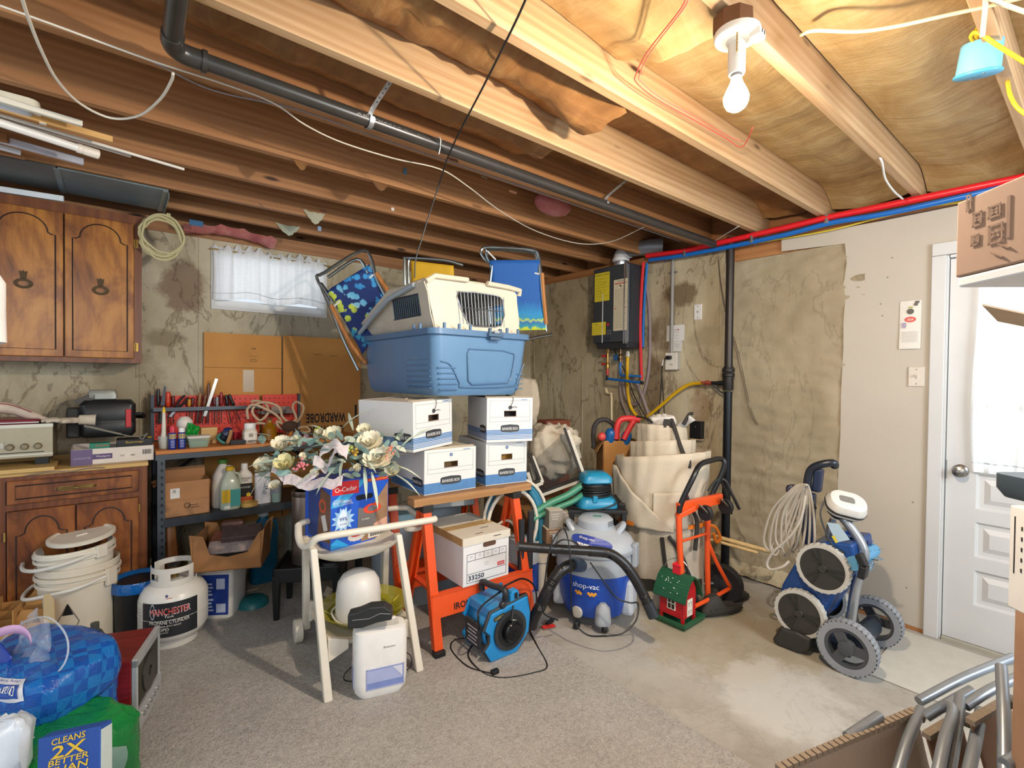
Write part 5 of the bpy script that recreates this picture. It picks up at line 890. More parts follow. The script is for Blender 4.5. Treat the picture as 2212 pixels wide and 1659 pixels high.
solo('water_jug', 'large clear ribbed water jug standing behind the steel cylinder', 'jug', lathe([(.10, 0), (.115, .01), (.115, .1), (.108, .11), (.115, .12), (.115, .22), (.108, .23), (.115, .24), (.112, .36), (.06, .43), (.03, .45)], 22), clear('#9aa3a0', .3, .15), (1.05, 3.70, 0.002), sm=1)
# black stool with the steel cylinder
sc_ = oz(650, 1235, .30); STL = thing('black_stool', 'low black plastic stool under the steel cylinder', 'stool', (.93, 3.02, 0), rz=-.5)
O('seat', [box(-.17, .17, -.15, .15, .27, .285), box(-.18, .18, -.16, -.145, .22, .30), box(-.18, .18, .145, .16, .22, .30), box(-.18, -.165, -.16, .16, .22, .30), box(.165, .18, -.16, .16, .22, .30)], C('#151719', .4), STL, bev=.004)
for x in (-.15, .15):
    for y in (-.13, .13): O('leg', X(rbox([(.028, .028, 0), (.045, .045, .26)], .006), T(x * 1.08, y * 1.08, 0)), C('#151719', .4), STL, sm=1)
SCy = thing('steel_cylinder', 'tall brushed steel cylinder standing on the black stool', 'canister', (.89, 3.02, .287)); zc_ = od(632, 1052, 2.98).z - .287
O('body', lathe([(.072, 0), (.074, .004), (.074, zc_)], 28), C('#a8968a', .32, .85, .04), SCy, sm=1); O('rim', lathe([(.076, zc_ - .03), (.077, zc_ - .028), (.077, zc_ - .002), (.06, zc_)], 28), C('#7d7068', .3, .85), SCy, sm=1)
POT = thing('steel_pot', 'steel pot with a black handle behind the cart on the stool', 'pot', (1.03, 2.99, .287)); O('pot', lathe([(.05, 0), (.066, .008), (.066, .10), (.07, .105), (.064, .105), (.06, .01)], 24), C('#9a9690', .25, .9), POT, sm=1); O('handle', tube([(.06, -.02, .085), (.12, -.04, .10), (.19, -.07, .095)], .010, 8, 3), C('#24211c', .4), POT, sm=1)
q = oz(546, 1308, 0); solo('teal_dish', 'upturned teal plastic dish on the concrete floor', 'dish', lathe([(.085, 0), (.088, .004), (.08, .035), (.06, .05), (.002, .055)], 26), C('#1d6a70', .4), (q.x, q.y, .001), sm=1)
q = oz(545, 1262, 0); solo('hose_ring', 'loop of grey hose lying on the floor behind the teal dish', 'hose', [tube([(.13 * math.cos(t_) - .03 * (t_ > 5), .13 * math.sin(t_), .012 + .02 * max(0, math.sin(t_ - 1))) for t_ in [k * PI / 9 for k in range(17)]], .009, 8, 3)], C('#8e8676', .45), (q.x - .02, q.y, .0), sm=1)
# propane tank
q = oz(376, 1384, 0); TK = thing('propane_tank', 'white propane tank with a black printed label on the carpet', 'tank', (q.x, q.y, .008), rz=-YAW + .25); R_ = .152
O('foot_ring', lathe([(.10, 0), (.105, .002), (.105, .04), (.09, .05)], 28), C('#cfcac0', .4), TK, sm=1)
O('shell', lathe([(.02, .022), (.09, .03), (.13, .05), (R_, .09), (R_, .24), (.146, .262), (.128, .292), (.095, .315), (.05, .328), (.01, .331)], 36), C('#dcd8cf', .3), TK, sm=1)
O('weld_seam', lathe([(R_, .165), (R_ + .002, .168), (R_, .171)], 36, False), C('#cfcac0', .4), TK, sm=1)
def wrap(a0, a1, z0, z1, r, n=14): return loft([[V((rr_ * math.sin(a), -rr_ * math.cos(a), z)) for a in [a0 + (a1 - a0) * i / n for i in range(n + 1)] for rr_ in (r,)] for z in (z0, z1)], False, False)
def strip(a0, a1, z0, z1, r, n=14):
    v = [V((r * math.sin(a0 + (a1 - a0) * i / n), -r * math.cos(a0 + (a1 - a0) * i / n), z)) for z in (z0, z1) for i in range(n + 1)]
    return v, [(i, i + 1, n + 2 + i, n + 1 + i) for i in range(n)]
def bend(o, r):
    """wrap a flat label mesh round an upright cylinder of radius r"""
    for v in o.data.vertices: a = v.co.x / r; v.co = V((r * math.sin(a), -r * math.cos(a) , v.co.y)) if True else v.co
    return o
def wtxt(par, s, r, a, z, w_=None, h_=None, mat=None, name='lettering'):
    o = txt(par, s, Mx.Identity(4), mat, w=w_, h=h_, name=name); o.matrix_local = T(0, 0, z)
    for v in o.data.vertices: q_ = v.co.x / r + a; v.co = V((r * math.sin(q_), -r * math.cos(q_), v.co.y))
    return o
O('black_label', strip(-.62, 1.05, .085, .255, R_ + .001, 24), C('#25262a', .4), TK); O('white_label', strip(-1.1, -.64, .095, .245, R_ + .001, 10), C('#d6d3ca', .5), TK); O('label_line', [strip(-1.05, -.70, .105 + .016 * k, .108 + .016 * k, R_ + .0016, 8) for k in range(8)], C('#8d8a82', .6), TK, kind='stuff')
wtxt(TK, 'MANCHESTER', R_ + .0022, .24, .212, .178, .036, C('#c8cbd0', .4)); wtxt(TK, 'MANCHESTER', R_ + .0028, .24, .213, .17, .030, C('#d23a24', .4)); O('gear_ring', [strip(-.36 + .02 * k, -.33 + .02 * k, .212 + .036 * math.sin(PI * k / 9) * (-1 if j else 1), .217 + .036 * math.sin(PI * k / 9) * (-1 if j else 1), R_ + .0018, 2) for k in range(10) for j in (0, 1)], C('#c8cbd0', .4), TK, kind='stuff')
for s, z, w__, h__ in (('Tank', .187, .04, .010), ('PROPANE CYLINDER', .160, .175, .018), ('1-800-877-8265', .140, .10, .007), ('OPD', .124, .045, .015), ('EQUIPPED', .108, .04, .006)): wtxt(TK, s, R_ + .0022, .22 - (.15 if s in ('OPD', 'EQUIPPED') else 0), z, w__, h__, C('#e2e0da', .5))
O('flag_mark', [strip(.12 + .012 * j, .30, .272 + .006 * k, .275 + .006 * k, .143 - .012 * k, 5) for j, k in ((0, 0), (0, 1), (0, 2))], C('#c0504a', .5), TK, kind='stuff'); O('flag_blue', strip(.10, .17, .278, .290, .139, 3), C('#39427f', .5), TK)
cz0, cz1 = .315, .405
for a0, a1 in ((-1.35, -.12), (-.12, 1.35), (1.75, 4.5)):
    v = [(a0 + (a1 - a0) * i / 12) for i in range(13)]
    O('collar', [strip(a0, a1, cz0, cz0 + .028, .098, 12), strip(a0, a1, cz0 + .062, cz1, .098, 12)] + [strip(a0, a0 + .22 * (a1 - a0), cz0 + .028, cz0 + .062, .098, 4), strip(a1 - .2 * (a1 - a0), a1, cz0 + .028, cz0 + .062, .098, 4)], C('#d2cdc3', .35), TK, solid=.004, label='guard with hand holes round the valve')
O('valve', [lathe([(.02, .33), (.02, .36), (.014, .365), (.014, .385)], 12), tube([(0, 0, .35), (.0, -.06, .352)], .012, 10)], C('#a98a4a', .35, .9), TK, sm=1); O('handwheel', lathe([(.022, .385), (.026, .388), (.026, .398), (.018, .402)], 12), BLACK, TK, sm=1)
# nested buckets and lid
q = oz(172, 1395, 0); BKT = thing('bucket', 'dented white bucket with a blue label and diamond mark at the left', 'bucket', (q.x, q.y - .04, .008), rz=-YAW - .05); m_bk = C('#d8cdb9', .45)
O('body', lathe([(.130, 0), (.135, .004), (.148, .335), (.154, .34), (.154, .362), (.150, .366), (.145, .34)], 36, False), m_bk, BKT, sm=1); O('base', lathe([(.130, .002), (.13, .004)], 36), m_bk, BKT); O('rim_band', [lathe([(.150, .29), (.156, .293), (.156, .301), (.151, .304)], 36, False), lathe([(.152, .318), (.160, .321), (.160, .331), (.153, .334)], 36, False)], m_bk, BKT, sm=1)
O('bail', tube([(-.155, .0, .30), (-.175, -.08, .262), (-.10, -.165, .262), (.02, -.186, .285), (.12, -.13, .30), (.158, 0, .31)], .007, 8, 5), C('#d9d4ca', .45), BKT, sm=1); [O('lug', cb((x_, 0, .305), (.02, .05, .07)), m_bk, BKT, bev=.004) for x_ in (-.158, .16)]
O('blue_label', [strip(-.95, -.28, .03, .135, .1415, 14)] + [strip(-.95 + .11 * k, -.84 + .11 * k, .135, .135 + .018 * (1 + math.sin(k * 2.4)), .1425, 3) for k in range(6)], C('#2378b4', .5), BKT); wtxt(BKT, 'Chlorinating\ntablets', .1432, -.62, .11, .07, None, WHITE)
O('red_print', strip(-1.08, -.88, .19, .225, .145, 4), C('#8a4a58', .6), BKT); O('printed_line', [strip(-.80, -.55, .172, .174, .1445, 5), strip(-.74, -.62, .163, .165, .1445, 5)], PRINT, BKT, kind='stuff')
dm = txt(BKT, 'I', Mx.Identity(4), BLACK, w=.1, h=.1, name='hazard_diamond'); me_ = dm.data
bpy.data.objects.remove(dm)
def dia(pts): 
    n = len(pts); return [V((.1455 * math.sin(a), -.1455 * math.cos(a), z)) for a, z in pts], [tuple(range(n))]
O('hazard_diamond', [dia([(.50, .235), (.36, .19), (.64, .19)]), dia([(.50, .085), (.64, .125), (.36, .125)])], BLACK, BKT, kind='stuff'); O('diamond_outline', [tube([(.1458 * math.sin(a), -.1458 * math.cos(a), z) for a, z in ((.5, .235), (.78, .16), (.5, .085), (.22, .16))], .0012, 4, 0, True)], PRINT, BKT)
BKT.scale = (1.05, 1.05, 1.22)
BK2 = thing('bucket', 'upper of the two nested white buckets, its rim tilted', 'bucket', (q.x + .006, q.y - .04, .172), rot=(.03, -.05, -YAW - .2))
O('body', lathe([(.142, .22), (.146, .335), (.153, .34), (.153, .36), (.147, .362), (.142, .335), (.138, .22)], 36, False), C('#ddd5c4', .45), BK2, sm=1); O('rim_band', [lathe([(.150, .312), (.158, .314), (.158, .324), (.152, .327)], 36, False), lathe([(.151, .337), (.159, .339), (.159, .349), (.151, .351)], 36, False)], C('#ddd5c4', .45), BK2, sm=1)
O('bail', tube([(-.155, .0, .33), (-.205, -.05, .315), (-.19, -.10, .30), (-.10, -.16, .292), (.03, -.178, .305), (.13, -.12, .325), (.157, 0, .335)], .009, 8, 5), C('#d9d4ca', .45), BK2, sm=1); [O('lug', cb((x_, 0, .335), (.02, .05, .06)), C('#ddd5c4', .45), BK2, bev=.004) for x_ in (-.157, .158)]
solo('round_lid', 'round white lid lying tilted on the nested buckets', 'lid', [lathe([(.128, 0), (.134, .002), (.134, .016), (.128, .020), (.118, .020), (.112, .012), (.002, .012)], 36), X(rbox([(.05, .014, 0), (.044, .010, .005)], .006), T(0, 0, .012))], C('#d9d0be', .45), (q.x + .012, q.y - .035, .566), rot=(.06, -.09, .3), sm=1)
q = oz(293, 1342, 0); BIN = thing('black_bin', 'black round bin lined with a shiny blue bag behind the tank', 'bin', (oy(300, 1300, 3.235).x, 3.235, .008)); O('body', lathe([(.095, .001), (.10, .004), (.115, .30)], 28), C('#111215', .45), BIN, sm=1); O('blue_liner', [lathe([(.116, .262), (.122, .265), (.122, .305), (.117, .318), (.105, .312), (.09, .285), (.002, .27)], 30)], C('#145a9e', .12, 0, .15, 20, .4, 25), BIN, sm=1)
# brown divider carton at the far left
r0 = od(97, 1345, 2.25); kx1 = r0.x; ky = r0.y
DC_ = thing('divider_carton', 'open brown carton with cardboard dividers at the left edge', 'carton', (kx1, ky, .008), rz=-.25); hk = od(90, 1275, 2.25).z
m_k3 = C('#b98a50', .85, 0, .07, 8, .05)
O('wall_panel', [box(-.55, 0, 0, .005, 0, hk * .62), box(-.55, 0, .30, .305, 0, hk), box(-.005, 0, 0, .305, 0, hk * .8)], m_k3, DC_); O('corner_flap', prism([(0, 0), (.05, 0), (.045, .14), (.02, .17), (.0, .16)], 0, .005, 'y'), C('#cdb183', .8), DC_, T(-.004, -.004, hk * .52) @ Rz(-.4))
for k in range(4): O('divider', prism([(-.55, 0), (0, 0), (-.005, hk * (.72 + .05 * k)), (-.10, hk * (.74 + .05 * k)), (-.14, hk * (.55 + .05 * k)), (-.25, hk * (.55 + .05 * k)), (-.29, hk * (.7 + .05 * k)), (-.55, hk * (.7 + .05 * k))], .05 + .06 * k, .054 + .06 * k, 'y'), m_k3, DC_)
for k in range(4): O('divider', box(-.12 - .12 * k, -.116 - .12 * k, .02, .30, 0, hk * .78), m_k3, DC_)
# grey black bottle in front of the bucket
q = od(205, 1350, 2.22); solo('black_spray_bottle', 'small dark grey bottle standing before the white bucket', 'bottle', lathe([(.035, 0), (.038, .004), (.038, q.z * .74), (.025, q.z * .85), (.016, q.z * .87), (.016, q.z)], 16), C('#4a4a44', .5), (q.x, q.y, .01), sm=1)
# red cabinet heater
a, b = oz(297, 1590, 0), oz(343, 1502, 0); HT = thing('space_heater', 'dark red wooden cabinet heater with a silver grille front', 'heater', (a.x, a.y, .008), rz=math.atan2(b.y - a.y, b.x - a.x) - PI / 2 + .0)
lh = (b - a).length + .02; hz_ = od(300, 1412, 1.93).z - .008; m_rw = wood('#5f1414', '#761b1b', '#8a2422', 0, 1.5, .3, False, bump=.04)
O('cabinet', [box(-.30, -.02, 0, lh, 0, hz_)], m_rw, HT, bev=.003); O('front_frame', [box(-.02, .0, 0, .012, 0, hz_), box(-.02, .0, lh - .012, lh, 0, hz_), box(-.02, .0, 0, lh, hz_ - .03, hz_ + .004), box(-.02, .004, 0, lh, 0, .085)], C('#c3c6c8', .35, .4), HT, bev=.003)
O('grille', [box(-.012, -.004, .014 + (lh - .028) * i / 22, .017 + (lh - .028) * i / 22, .09, hz_ - .03) for i in range(22)], C('#6d685c', .4, .6), HT, kind='stuff'); O('grille_back', box(-.02, -.014, .012, lh - .012, .085, hz_ - .03), C('#3a362f', .6), HT)
O('round_element', X(annulus(.02, .075, 0, .006, 24), fr((-.003, lh * .5, hz_ * .6), (0, 1, 0), (0, 0, 1))), C('#55524b', .4, .6), HT); O('control_button', [X(lathe([(.009, 0), (.008, .006)], 12), fr((.004, lh * (.2 + .15 * i), .045), (0, 1, 0), (0, 0, 1))) for i in range(5)], C('#a7a9aa', .3, .7), HT, kind='stuff')
# toilet paper bag, green towel bag, sponge box
def bagpt(u, v, c, ex, amp, seed, flat, pw):
    a, p = 2 * PI * u, PI * (v - .5); cp, sp_ = math.cos(p), math.sin(p)
    s_ = lambda t_, e_: math.copysign(abs(t_) ** e_, t_)
    q_ = V((s_(cp, pw) * s_(math.cos(a), pw), s_(cp, pw) * s_(math.sin(a), pw), s_(sp_, flat)))
    return V(c) + V((q_.x * ex[0], q_.y * ex[1], q_.z * ex[2])) + q_ * amp * ex[2] * (noise.noise(q_ * 3 + V((seed, 0, 0))) + .6 * noise.noise(q_ * 8 + V((0, seed, 0))))
def bag(c, ex, seed, amp=.06, n=26, flat=.45, pw=.55): return surf(n * 2, n, lambda u, v: bagpt(u, v, c, ex, amp, seed, flat, pw))
t = NT('quilted_blue_film'); ck = t.n('TexChecker'); ck.inputs['Scale'].default_value = 1; ck.inputs['Color1'].default_value = lin('#1f7fc4'); ck.inputs['Color2'].default_value = lin('#14489f'); t.l(t.map((26, 26, 26), rot=(.3, .2, .5)), ck.inputs['Vector'])
t.bump(t.noise(t.map(9), 1, 5, .65, 1.2), .5, .03); m_bl = t.done(t.mix(t.noise(t.map(5), 1, 3), ck.outputs[0], '#1a5cb5'), .15)
cB = od(78, 1478, 1.66); TP = thing('toilet_paper_pack', 'blue plastic pack of toilet paper with white printed panels', 'pack', cB, rz=-YAW - .25); TP.rotation_euler = (0.1, 0, -YAW - .25)
O('wrapper', bag((-.06, .04, 0), (.24, .17, .095), 3, .10), m_bl, TP, sm=1); O('lower_wrapper', bag((-.08, .06, -.13), (.21, .15, .13), 9, .10), m_bl, TP, sm=1)
m_film = clear('#c9d4e2', .30, .12)
O('clear_film', surf(18, 14, lambda u, v: (-.02 + .20 * (u - .45) * (1.1 - .5 * v), -.02 + .05 * v + .03 * noise.noise(V((u * 4, v * 4, 1))), .05 + .19 * v - .22 * (u - .5) ** 2 + .025 * noise.noise(V((u * 7, v * 6, 5))))), m_film, TP, sm=80); O('blue_film', surf(10, 8, lambda u, v: (-.17 + .10 * u + .03 * v, -.06 + .03 * v, .06 + .11 * v - .06 * u * u + .012 * noise.noise(V((u * 6, v * 6, 2))))), C('#1c3a9a', .2), TP, sm=80, solid=.002); O('pink_print', surf(10, 2, lambda u, v: (-.11 + .19 * u, -.046 - .012 * math.sin(u * 6) , .175 + .055 * math.sin(u * 2.6) + .03 * v - .02)), C('#d7a9cf', .3), TP, sm=80, solid=.002)
O('film_rim', tube([(.12, -.06, .05), (.145, .0, .10), (.12, .03, .17), (.03, .04, .22), (-.06, .02, .20), (-.11, -.02, .15)], .003, 6, 5), clear('#dfe7f0', .4, .1), TP, sm=1)
def patch(o, nm, mat, c, ex, seed, amp, u0, u1, v0, v1, off=.004, n=26, flat=.45, pw=.55, s=None, par=None):
    """a printed panel (or its lettering) lying on the wrapped surface of a pack"""
    def f(x, y):
        u, v = u0 + (u1 - u0) * x, v0 + (v1 - v0) * y; P = lambda a, b: bagpt(a, b, c, ex, amp, seed, flat, pw); p = P(u, v)
        nn = (P(u + .004, v) - p).cross(P(u, v + .004) - p); return p + (nn.normalized() if nn.length else V((0, 0, 1))) * off
    if s is None: return O(nm, surf(12, 8, f), mat, par, sm=80)
    t_ = txt(par, s, Mx.Identity(4), mat, w=1, h=1); t_.matrix_local = Mx.Identity(4)
    for vv in t_.data.vertices: vv.co = f(vv.co.x + .5, vv.co.y + .5)
    return t_
A = dict(c=(-.06, .04, 0), ex=(.24, .17, .095), seed=3, amp=.10, par=TP)
patch(TP, 'white_panel', C('#d9d7dc', .3), u0=.60, u1=.705, v0=.52, v1=.78, off=.003, **A); patch(TP, 'x', C('#c02a5a', .4), u0=.612, u1=.69, v0=.55, v1=.70, off=.006, s='most\nabsorbent', **A)
patch(TP, 'white_panel', C('#dfe0e6', .3), u0=.755, u1=.86, v0=.56, v1=.80, off=.003, **A); patch(TP, 'blue_badge', C('#1b4aa3', .3), u0=.765, u1=.845, v0=.60, v1=.73, off=.005, **A)
patch(TP, 'x', WHITE, u0=.838, u1=.772, v0=.71, v1=.63, off=.008, s='Charmin', **A); patch(TP, 'x', C('#31449a', .4), u0=.845, u1=.775, v0=.785, v1=.755, off=.006, s='Ultra Soft', **A)
patch(TP, 'barcode_panel', C('#c8d6ea', .3), u0=.80, u1=.87, v0=.38, v1=.46, off=.004, **A)
t = NT('green_film'); t.bump(t.noise(t.map(8), 1, 5, .65, 1.5), .6, .03); m_gr = t.done(t.ramp(t.noise(t.map(2.2), 1, 3), ((.4, '#0f6a33'), (.52, '#178a3f'), (.6, '#2fa447'), (.68, '#a9cf3a'))), .12)
cG = od(92, 1660, 1.50); PT = thing('paper_towel_pack', 'green plastic pack of paper towels at the lower left corner', 'pack', (cG.x, cG.y, 0), rz=-YAW - .15); zg = od(150, 1596, 1.5).z
O('wrapper', bag((-.09, .06, zg * .5), (.25, .17, zg * .53), 5, .08, 26, .35, .4), m_gr, PT, sm=1); O('clear_edge', surf(6, 10, lambda u, v: (.155 + .05 * u + .01 * math.sin(v * 9), -.02 + .1 * u, zg * (.25 + .75 * v - .2 * u))), m_film, PT, sm=80)
Mt = fr((-.10, -.06, zg + .022), (1, .08, 0), (-.1, 1, -.12)); plate(PT, Mt, .20, .07, C('#d6dcd8', .3), 'white_panel'); O('printed_line', [box(-.07, .07 - .02 * (k % 3), -.025 + .009 * k, -.022 + .009 * k, .001, .0014) for k in range(6)], C('#8fa3a0', .6), PT, Mt, kind='stuff')
txt(PT, 'FOLD', fr((.175, -.03, zg * .45), (.3, .2, 1), (-1, -.3, .2)), WHITE, w=.10)
bA = od(150, 1640, 1.31); SB = thing('sponge_box', 'blue box printed CLEANS 2X BETTER THAN A BRUSH', 'box', bA, rot=(-.25, -.16, -YAW + .12))
O('carton', cb((0, .02, -.02), (.155, .045, .17)), C('#1c4a9e', .35), SB, bev=.003); O('side_window', cb((.0785, .02, -.01), (.002, .04, .13)), C('#b9c7c4', .2), SB); m_y = C('#e9bf2c', .4)
for s, z, w__, h__ in (('CLEANS', .052, .085, .015), ('2X', .026, .09, .030), ('BETTER', .002, .10, .014), ('THAN', -.017, .10, .016), ('A BRUSH', -.036, .10, .013)): txt(SB, s, fr((0, -.0028, z), (1, 0, .06), (0, 0, 1)), m_y, w=w__, h=h__, b=.012, shear=.15)
O('white_swoosh', tube([(-.06, -.003, -.075), (-.02, -.003, -.066), (.04, -.003, -.060), (.072, -.003, -.05)], .003, 6, 4), WHITE, SB)
solo('white_bag', 'white and blue plastic wrapper at the lower left beside the sponge box', 'wrapper', bag((0, 0, 0), (.07, .05, .09), 11, .12, 14), C('#cfdbe8', .2, 0, .12, 12), od(-5, 1625, 1.36), sm=1)
q0 = od(-168, 622, .85); solo('storage_bin', 'pale translucent plastic bin corner jutting in at the left edge', 'bin', X(rbox([(.30, .2, -.09, .02, 0), (.31, .2, -.03), (.315, .2, .02), (.27, .17, .055)], .03), T(-.105, 0, 0)), C('#d7d5d4', .35), q0, rz=-YAW - .7, sm=1)
# ================================================================ serving cart and what it holds
m_res = C('#dcd5c6', .4, 0, .03, 8)
c0 = oz(708, 1512, .008); c1 = oz(905, 1447, .008); cw = (c1 - c0).length
CRT = thing('serving_cart', 'white plastic serving cart with two trays and wheels', 'cart', c0, rz=math.atan2(c1.y - c0.y, c1.x - c0.x))
RM_ = CRT.rotation_euler.to_matrix().to_4x4(); RM_.translation = CRT.location; INV = RM_.inverted()
def cl(p): return INV @ p
def bar(a, b, w0, d0, w1, d1):
    a, b = V(a), V(b); return loft([[a + V((sx * w0 / 2, sy * d0 / 2, 0)) for sx, sy in ((-1, -1), (1, -1), (1, 1), (-1, 1))], [b + V((sx * w1 / 2, sy * d1 / 2, 0)) for sx, sy in ((-1, -1), (1, -1), (1, 1), (-1, 1))]])
zr = .615
for x, xt in ((0, -.035), (cw, cw - .055)):
    O('leg', bar((x, 0, 0), (xt, .15, zr), .036, .042, .030, .045), m_res, CRT, bev=.006); O('leg', bar((x + .01, .56, .06 if x == 0 else 0), (xt, .33, zr), .036, .042, .030, .045), m_res, CRT, bev=.006)
O('handle_rail', tube([(-.06, .38, zr + .045), (-.07, .30, zr + .01), (-.06, .24, zr - .015), (-.04, .19, zr), (-.02, .16, zr + .035), (.03, .145, zr + .045), (.2, .14, zr + .045), (cw + .10, .14, zr + .045), (cw + .14, .15, zr + .045)], .017, 10, 4), m_res, CRT, sm=1)
O('handle_rail', tube([(-.06, .38, zr + .045), (-.02, .44, zr + .04), (.1, .46, zr + .04), (cw + .06, .46, zr + .04), (cw + .12, .42, zr + .02), (cw + .13, .30, zr + .0), (cw + .14, .15, zr + .045)], .015, 10, 4), m_res, CRT, sm=1)
O('handle_hub', X(lathe([(.045, 0), (.05, .004), (.05, .02), (.045, .024)], 20), T(cw + .07, .27, zr - .03)), m_res, CRT, sm=1)
O('upper_tray', [X(rbox([(cw - .12, .26, 0), (cw - .02, .31, .03), (cw, .33, .05), (cw - .015, .315, .05), (cw - .13, .25, .012)], .10, 5), T(cw / 2 - .045, .25, zr - .075))], m_res, CRT, sm=1)
O('lower_tray', [X(rbox([(cw - .14, .34, 0), (cw - .03, .42, .03), (cw - .01, .44, .05), (cw - .03, .42, .05), (cw - .15, .33, .012)], .10, 5), T(cw / 2, .27, .155))], m_res, CRT, sm=1)
for x, s in ((0, 1), (cw, -1)):
    for y in (.06, .48): O('tray_bracket', prism([(x + s * .01, .13), (x + s * .10, .17), (x + s * .10, .21), (x + s * .01, .24)], y - .012, y + .012, 'y'), m_res, CRT, bev=.004)
for x in (-.05, cw + .03): O('wheel', X(lathe([(.052, 0), (.058, .004), (.058, .036), (.052, .04), (.045, .036), (.012, .036)], 24), T(x, .56, .058) @ Ry(PI / 2)), m_res, CRT, sm=1)
def cart_at(x, y, z): return RM_ @ V((x, y, z))
# mop box on the upper tray
zb_ = zr - .058; p, q = oz(714, 1190, zb_ + .005), oz(848, 1165, zb_ + .005); bw = (q - p).length
hb = od(716, 1042, (p - EYE).dot(fw)).z - zb_
OC = thing('mop_box', 'blue mop bucket carton with a red logo panel on the cart', 'carton', (p.x, p.y, zb_), rz=math.atan2(q.y - p.y, q.x - p.x) + .26); bw *= 1.06; bd = .25
m_ob = C('#1f58c4', .4, 0, .06, 5)
O('carton', box(0, bw, 0, bd, 0, hb), m_ob, OC, bev=.002)
def of(u, v): return fr((bw * u, -.0005, hb * v), (1, 0, 0), (0, 0, 1))
def opoly(pts, mat, nm, t_=.0006, lay=1): return O(nm, prism([(bw * u, hb * v) for u, v in pts], -.0004 * lay - t_, 0, 'y'), mat, OC)
opoly([(.0, .62), (.18, .62), (.62, .97), (.40, .97), (.02, .70)], C('#36a4e0', .4), 'light_blue_sweep'); opoly([(.985, .86), (.985, .03), (.50, .03), (.55, .34), (.73, .57)], C('#9c7a5c', .5, 0, .15, 20), 'wood_floor_print'); opoly([(.0, .02), (.30, .02), (.10, .16), (.0, .10)], C('#2f9fdd', .4), 'light_blue_sweep', .0006, 2)
opoly([(.02, .80), (.46, .78), (.46, .975), (.03, .99)], C('#d3232a', .4), 'red_panel', .0006, 2); txt(OC, 'O-Cedar', of(.24, .87) @ T(0, 0, .001), WHITE, w=bw * .36); opoly([(.61, .915), (.985, .905), (.985, .955), (.61, .965)], C('#c9232b', .4), 'red_banner', .0006, 2); txt(OC, "AMERICA'S #1 FAVORITE", of(.80, .936) @ T(0, 0, .001), C('#f3d23a', .4), w=bw * .34)
txt(OC, 'EASYWRING', of(.185, .685), WHITE, w=bw * .30, h=.014, b=.01); txt(OC, 'PREMIUM', of(.12, .72), WHITE, w=bw * .15, h=.006); txt(OC, 'SPIN MOP & BUCKET SYSTEM', of(.20, .645), WHITE, w=bw * .32, h=.006)
O('hand_slot', X(rbox([(bw * .30, .026, 0), (bw * .30, .026, .001)], .013, 4), of(.56, .70)), C('#0b1020', .8), OC); O('starburst', X(prism([((.075 if k % 2 else .048) * bw * 2.6 * math.cos(PI * k / 12), (.075 if k % 2 else .048) * bw * 2.6 * math.sin(PI * k / 12)) for k in range(24)], 0, .0008), of(.20, .42)), C('#a9d3f2', .4), OC)
O('drop_badge', X(prism([(0, .055)] + [(.032 * math.cos(a), -.006 + .032 * math.sin(a)) for a in [math.radians(25 - 230 * k / 14) for k in range(15)]], 0, .0014), of(.20, .42)), C('#d9e9f6', .4), OC); txt(OC, '99%', of(.20, .42) @ T(0, .004, .002), C('#1d3f8f', .4), w=.042); txt(OC, 'BACTERIA', of(.20, .36) @ T(0, 0, .002), C('#1d3f8f', .4), w=.034, h=.005)
O('bucket_print', X(prism([(-.055, .06), (.055, .05), (.04, -.07), (-.06, -.075)], 0, .0012), of(.62, .36)), C('#6f6c6a', .5), OC); O('orange_ring', X(annulus(.03, .052, 0, .0018, 22), of(.70, .50) @ Mx.Diagonal((1.0, .48, 1, 1))), C('#e2472c', .45), OC); txt(OC, 'O-Cedar', of(.58, .36) @ T(0, 0, .0014), WHITE, w=.045); opoly([(.72, .25), (.97, .32), (.97, .20), (.74, .18)], C('#d9a791', .5), 'hand_print', .0008, 4)
O('mop_print', X(prism([(.045 * math.cos(a) * (1 + .1 * (k % 2)), .022 * math.sin(a) * (1 + .12 * (k % 2))) for k, a in enumerate([PI * j / 12 for j in range(24)])], 0, .0018), of(.42, .13)), C('#d6d2cd', .7), OC); O('red_mop_top', X(lathe([(.022, 0), (.022, .0022)], 16), of(.42, .15) @ Mx.Diagonal((1.3, .4, 1, 1))), C('#cf2a2b', .5), OC)
plate(OC, of(.80, .105) @ T(0, 0, .0012), bw * .35, .038, WHITE, 'barcode_panel'); O('barcode', [box(-bw * .14 + .0048 * i, -bw * .14 + .0048 * i + (.0022 if i % 3 else .0032), -.012, .014, 0, .0005) for i in range(int(bw * .28 / .0048))], PRINT, OC, of(.80, .105) @ T(0, 0, .0026), kind='stuff')
sf = lambda u, v: fr((-.0005, bd * (1 - u), hb * v), (0, -1, 0), (0, 0, 1))
O('side_print', X(prism([(-.10, -.12), (-.02, -.13), (.02, .12), (-.10, .13)], 0, .0008), sf(.55, .5)), C('#27407e', .5), OC); O('side_wood_print', X(prism([(-.015, -.13), (.11, -.13), (.11, .10), (.02, .13)], 0, .0008), sf(.55, .5)), C('#6f4d3c', .5, 0, .2, 20), OC); O('side_ring_print', X(annulus(.02, .034, 0, .0012, 18), sf(.7, .62)), C('#c5532f', .5), OC); plate(OC, sf(.78, .38) @ T(0, 0, .0012) @ Rz(.35), .04, .075, C('#cfcac5', .6), 'sticker')
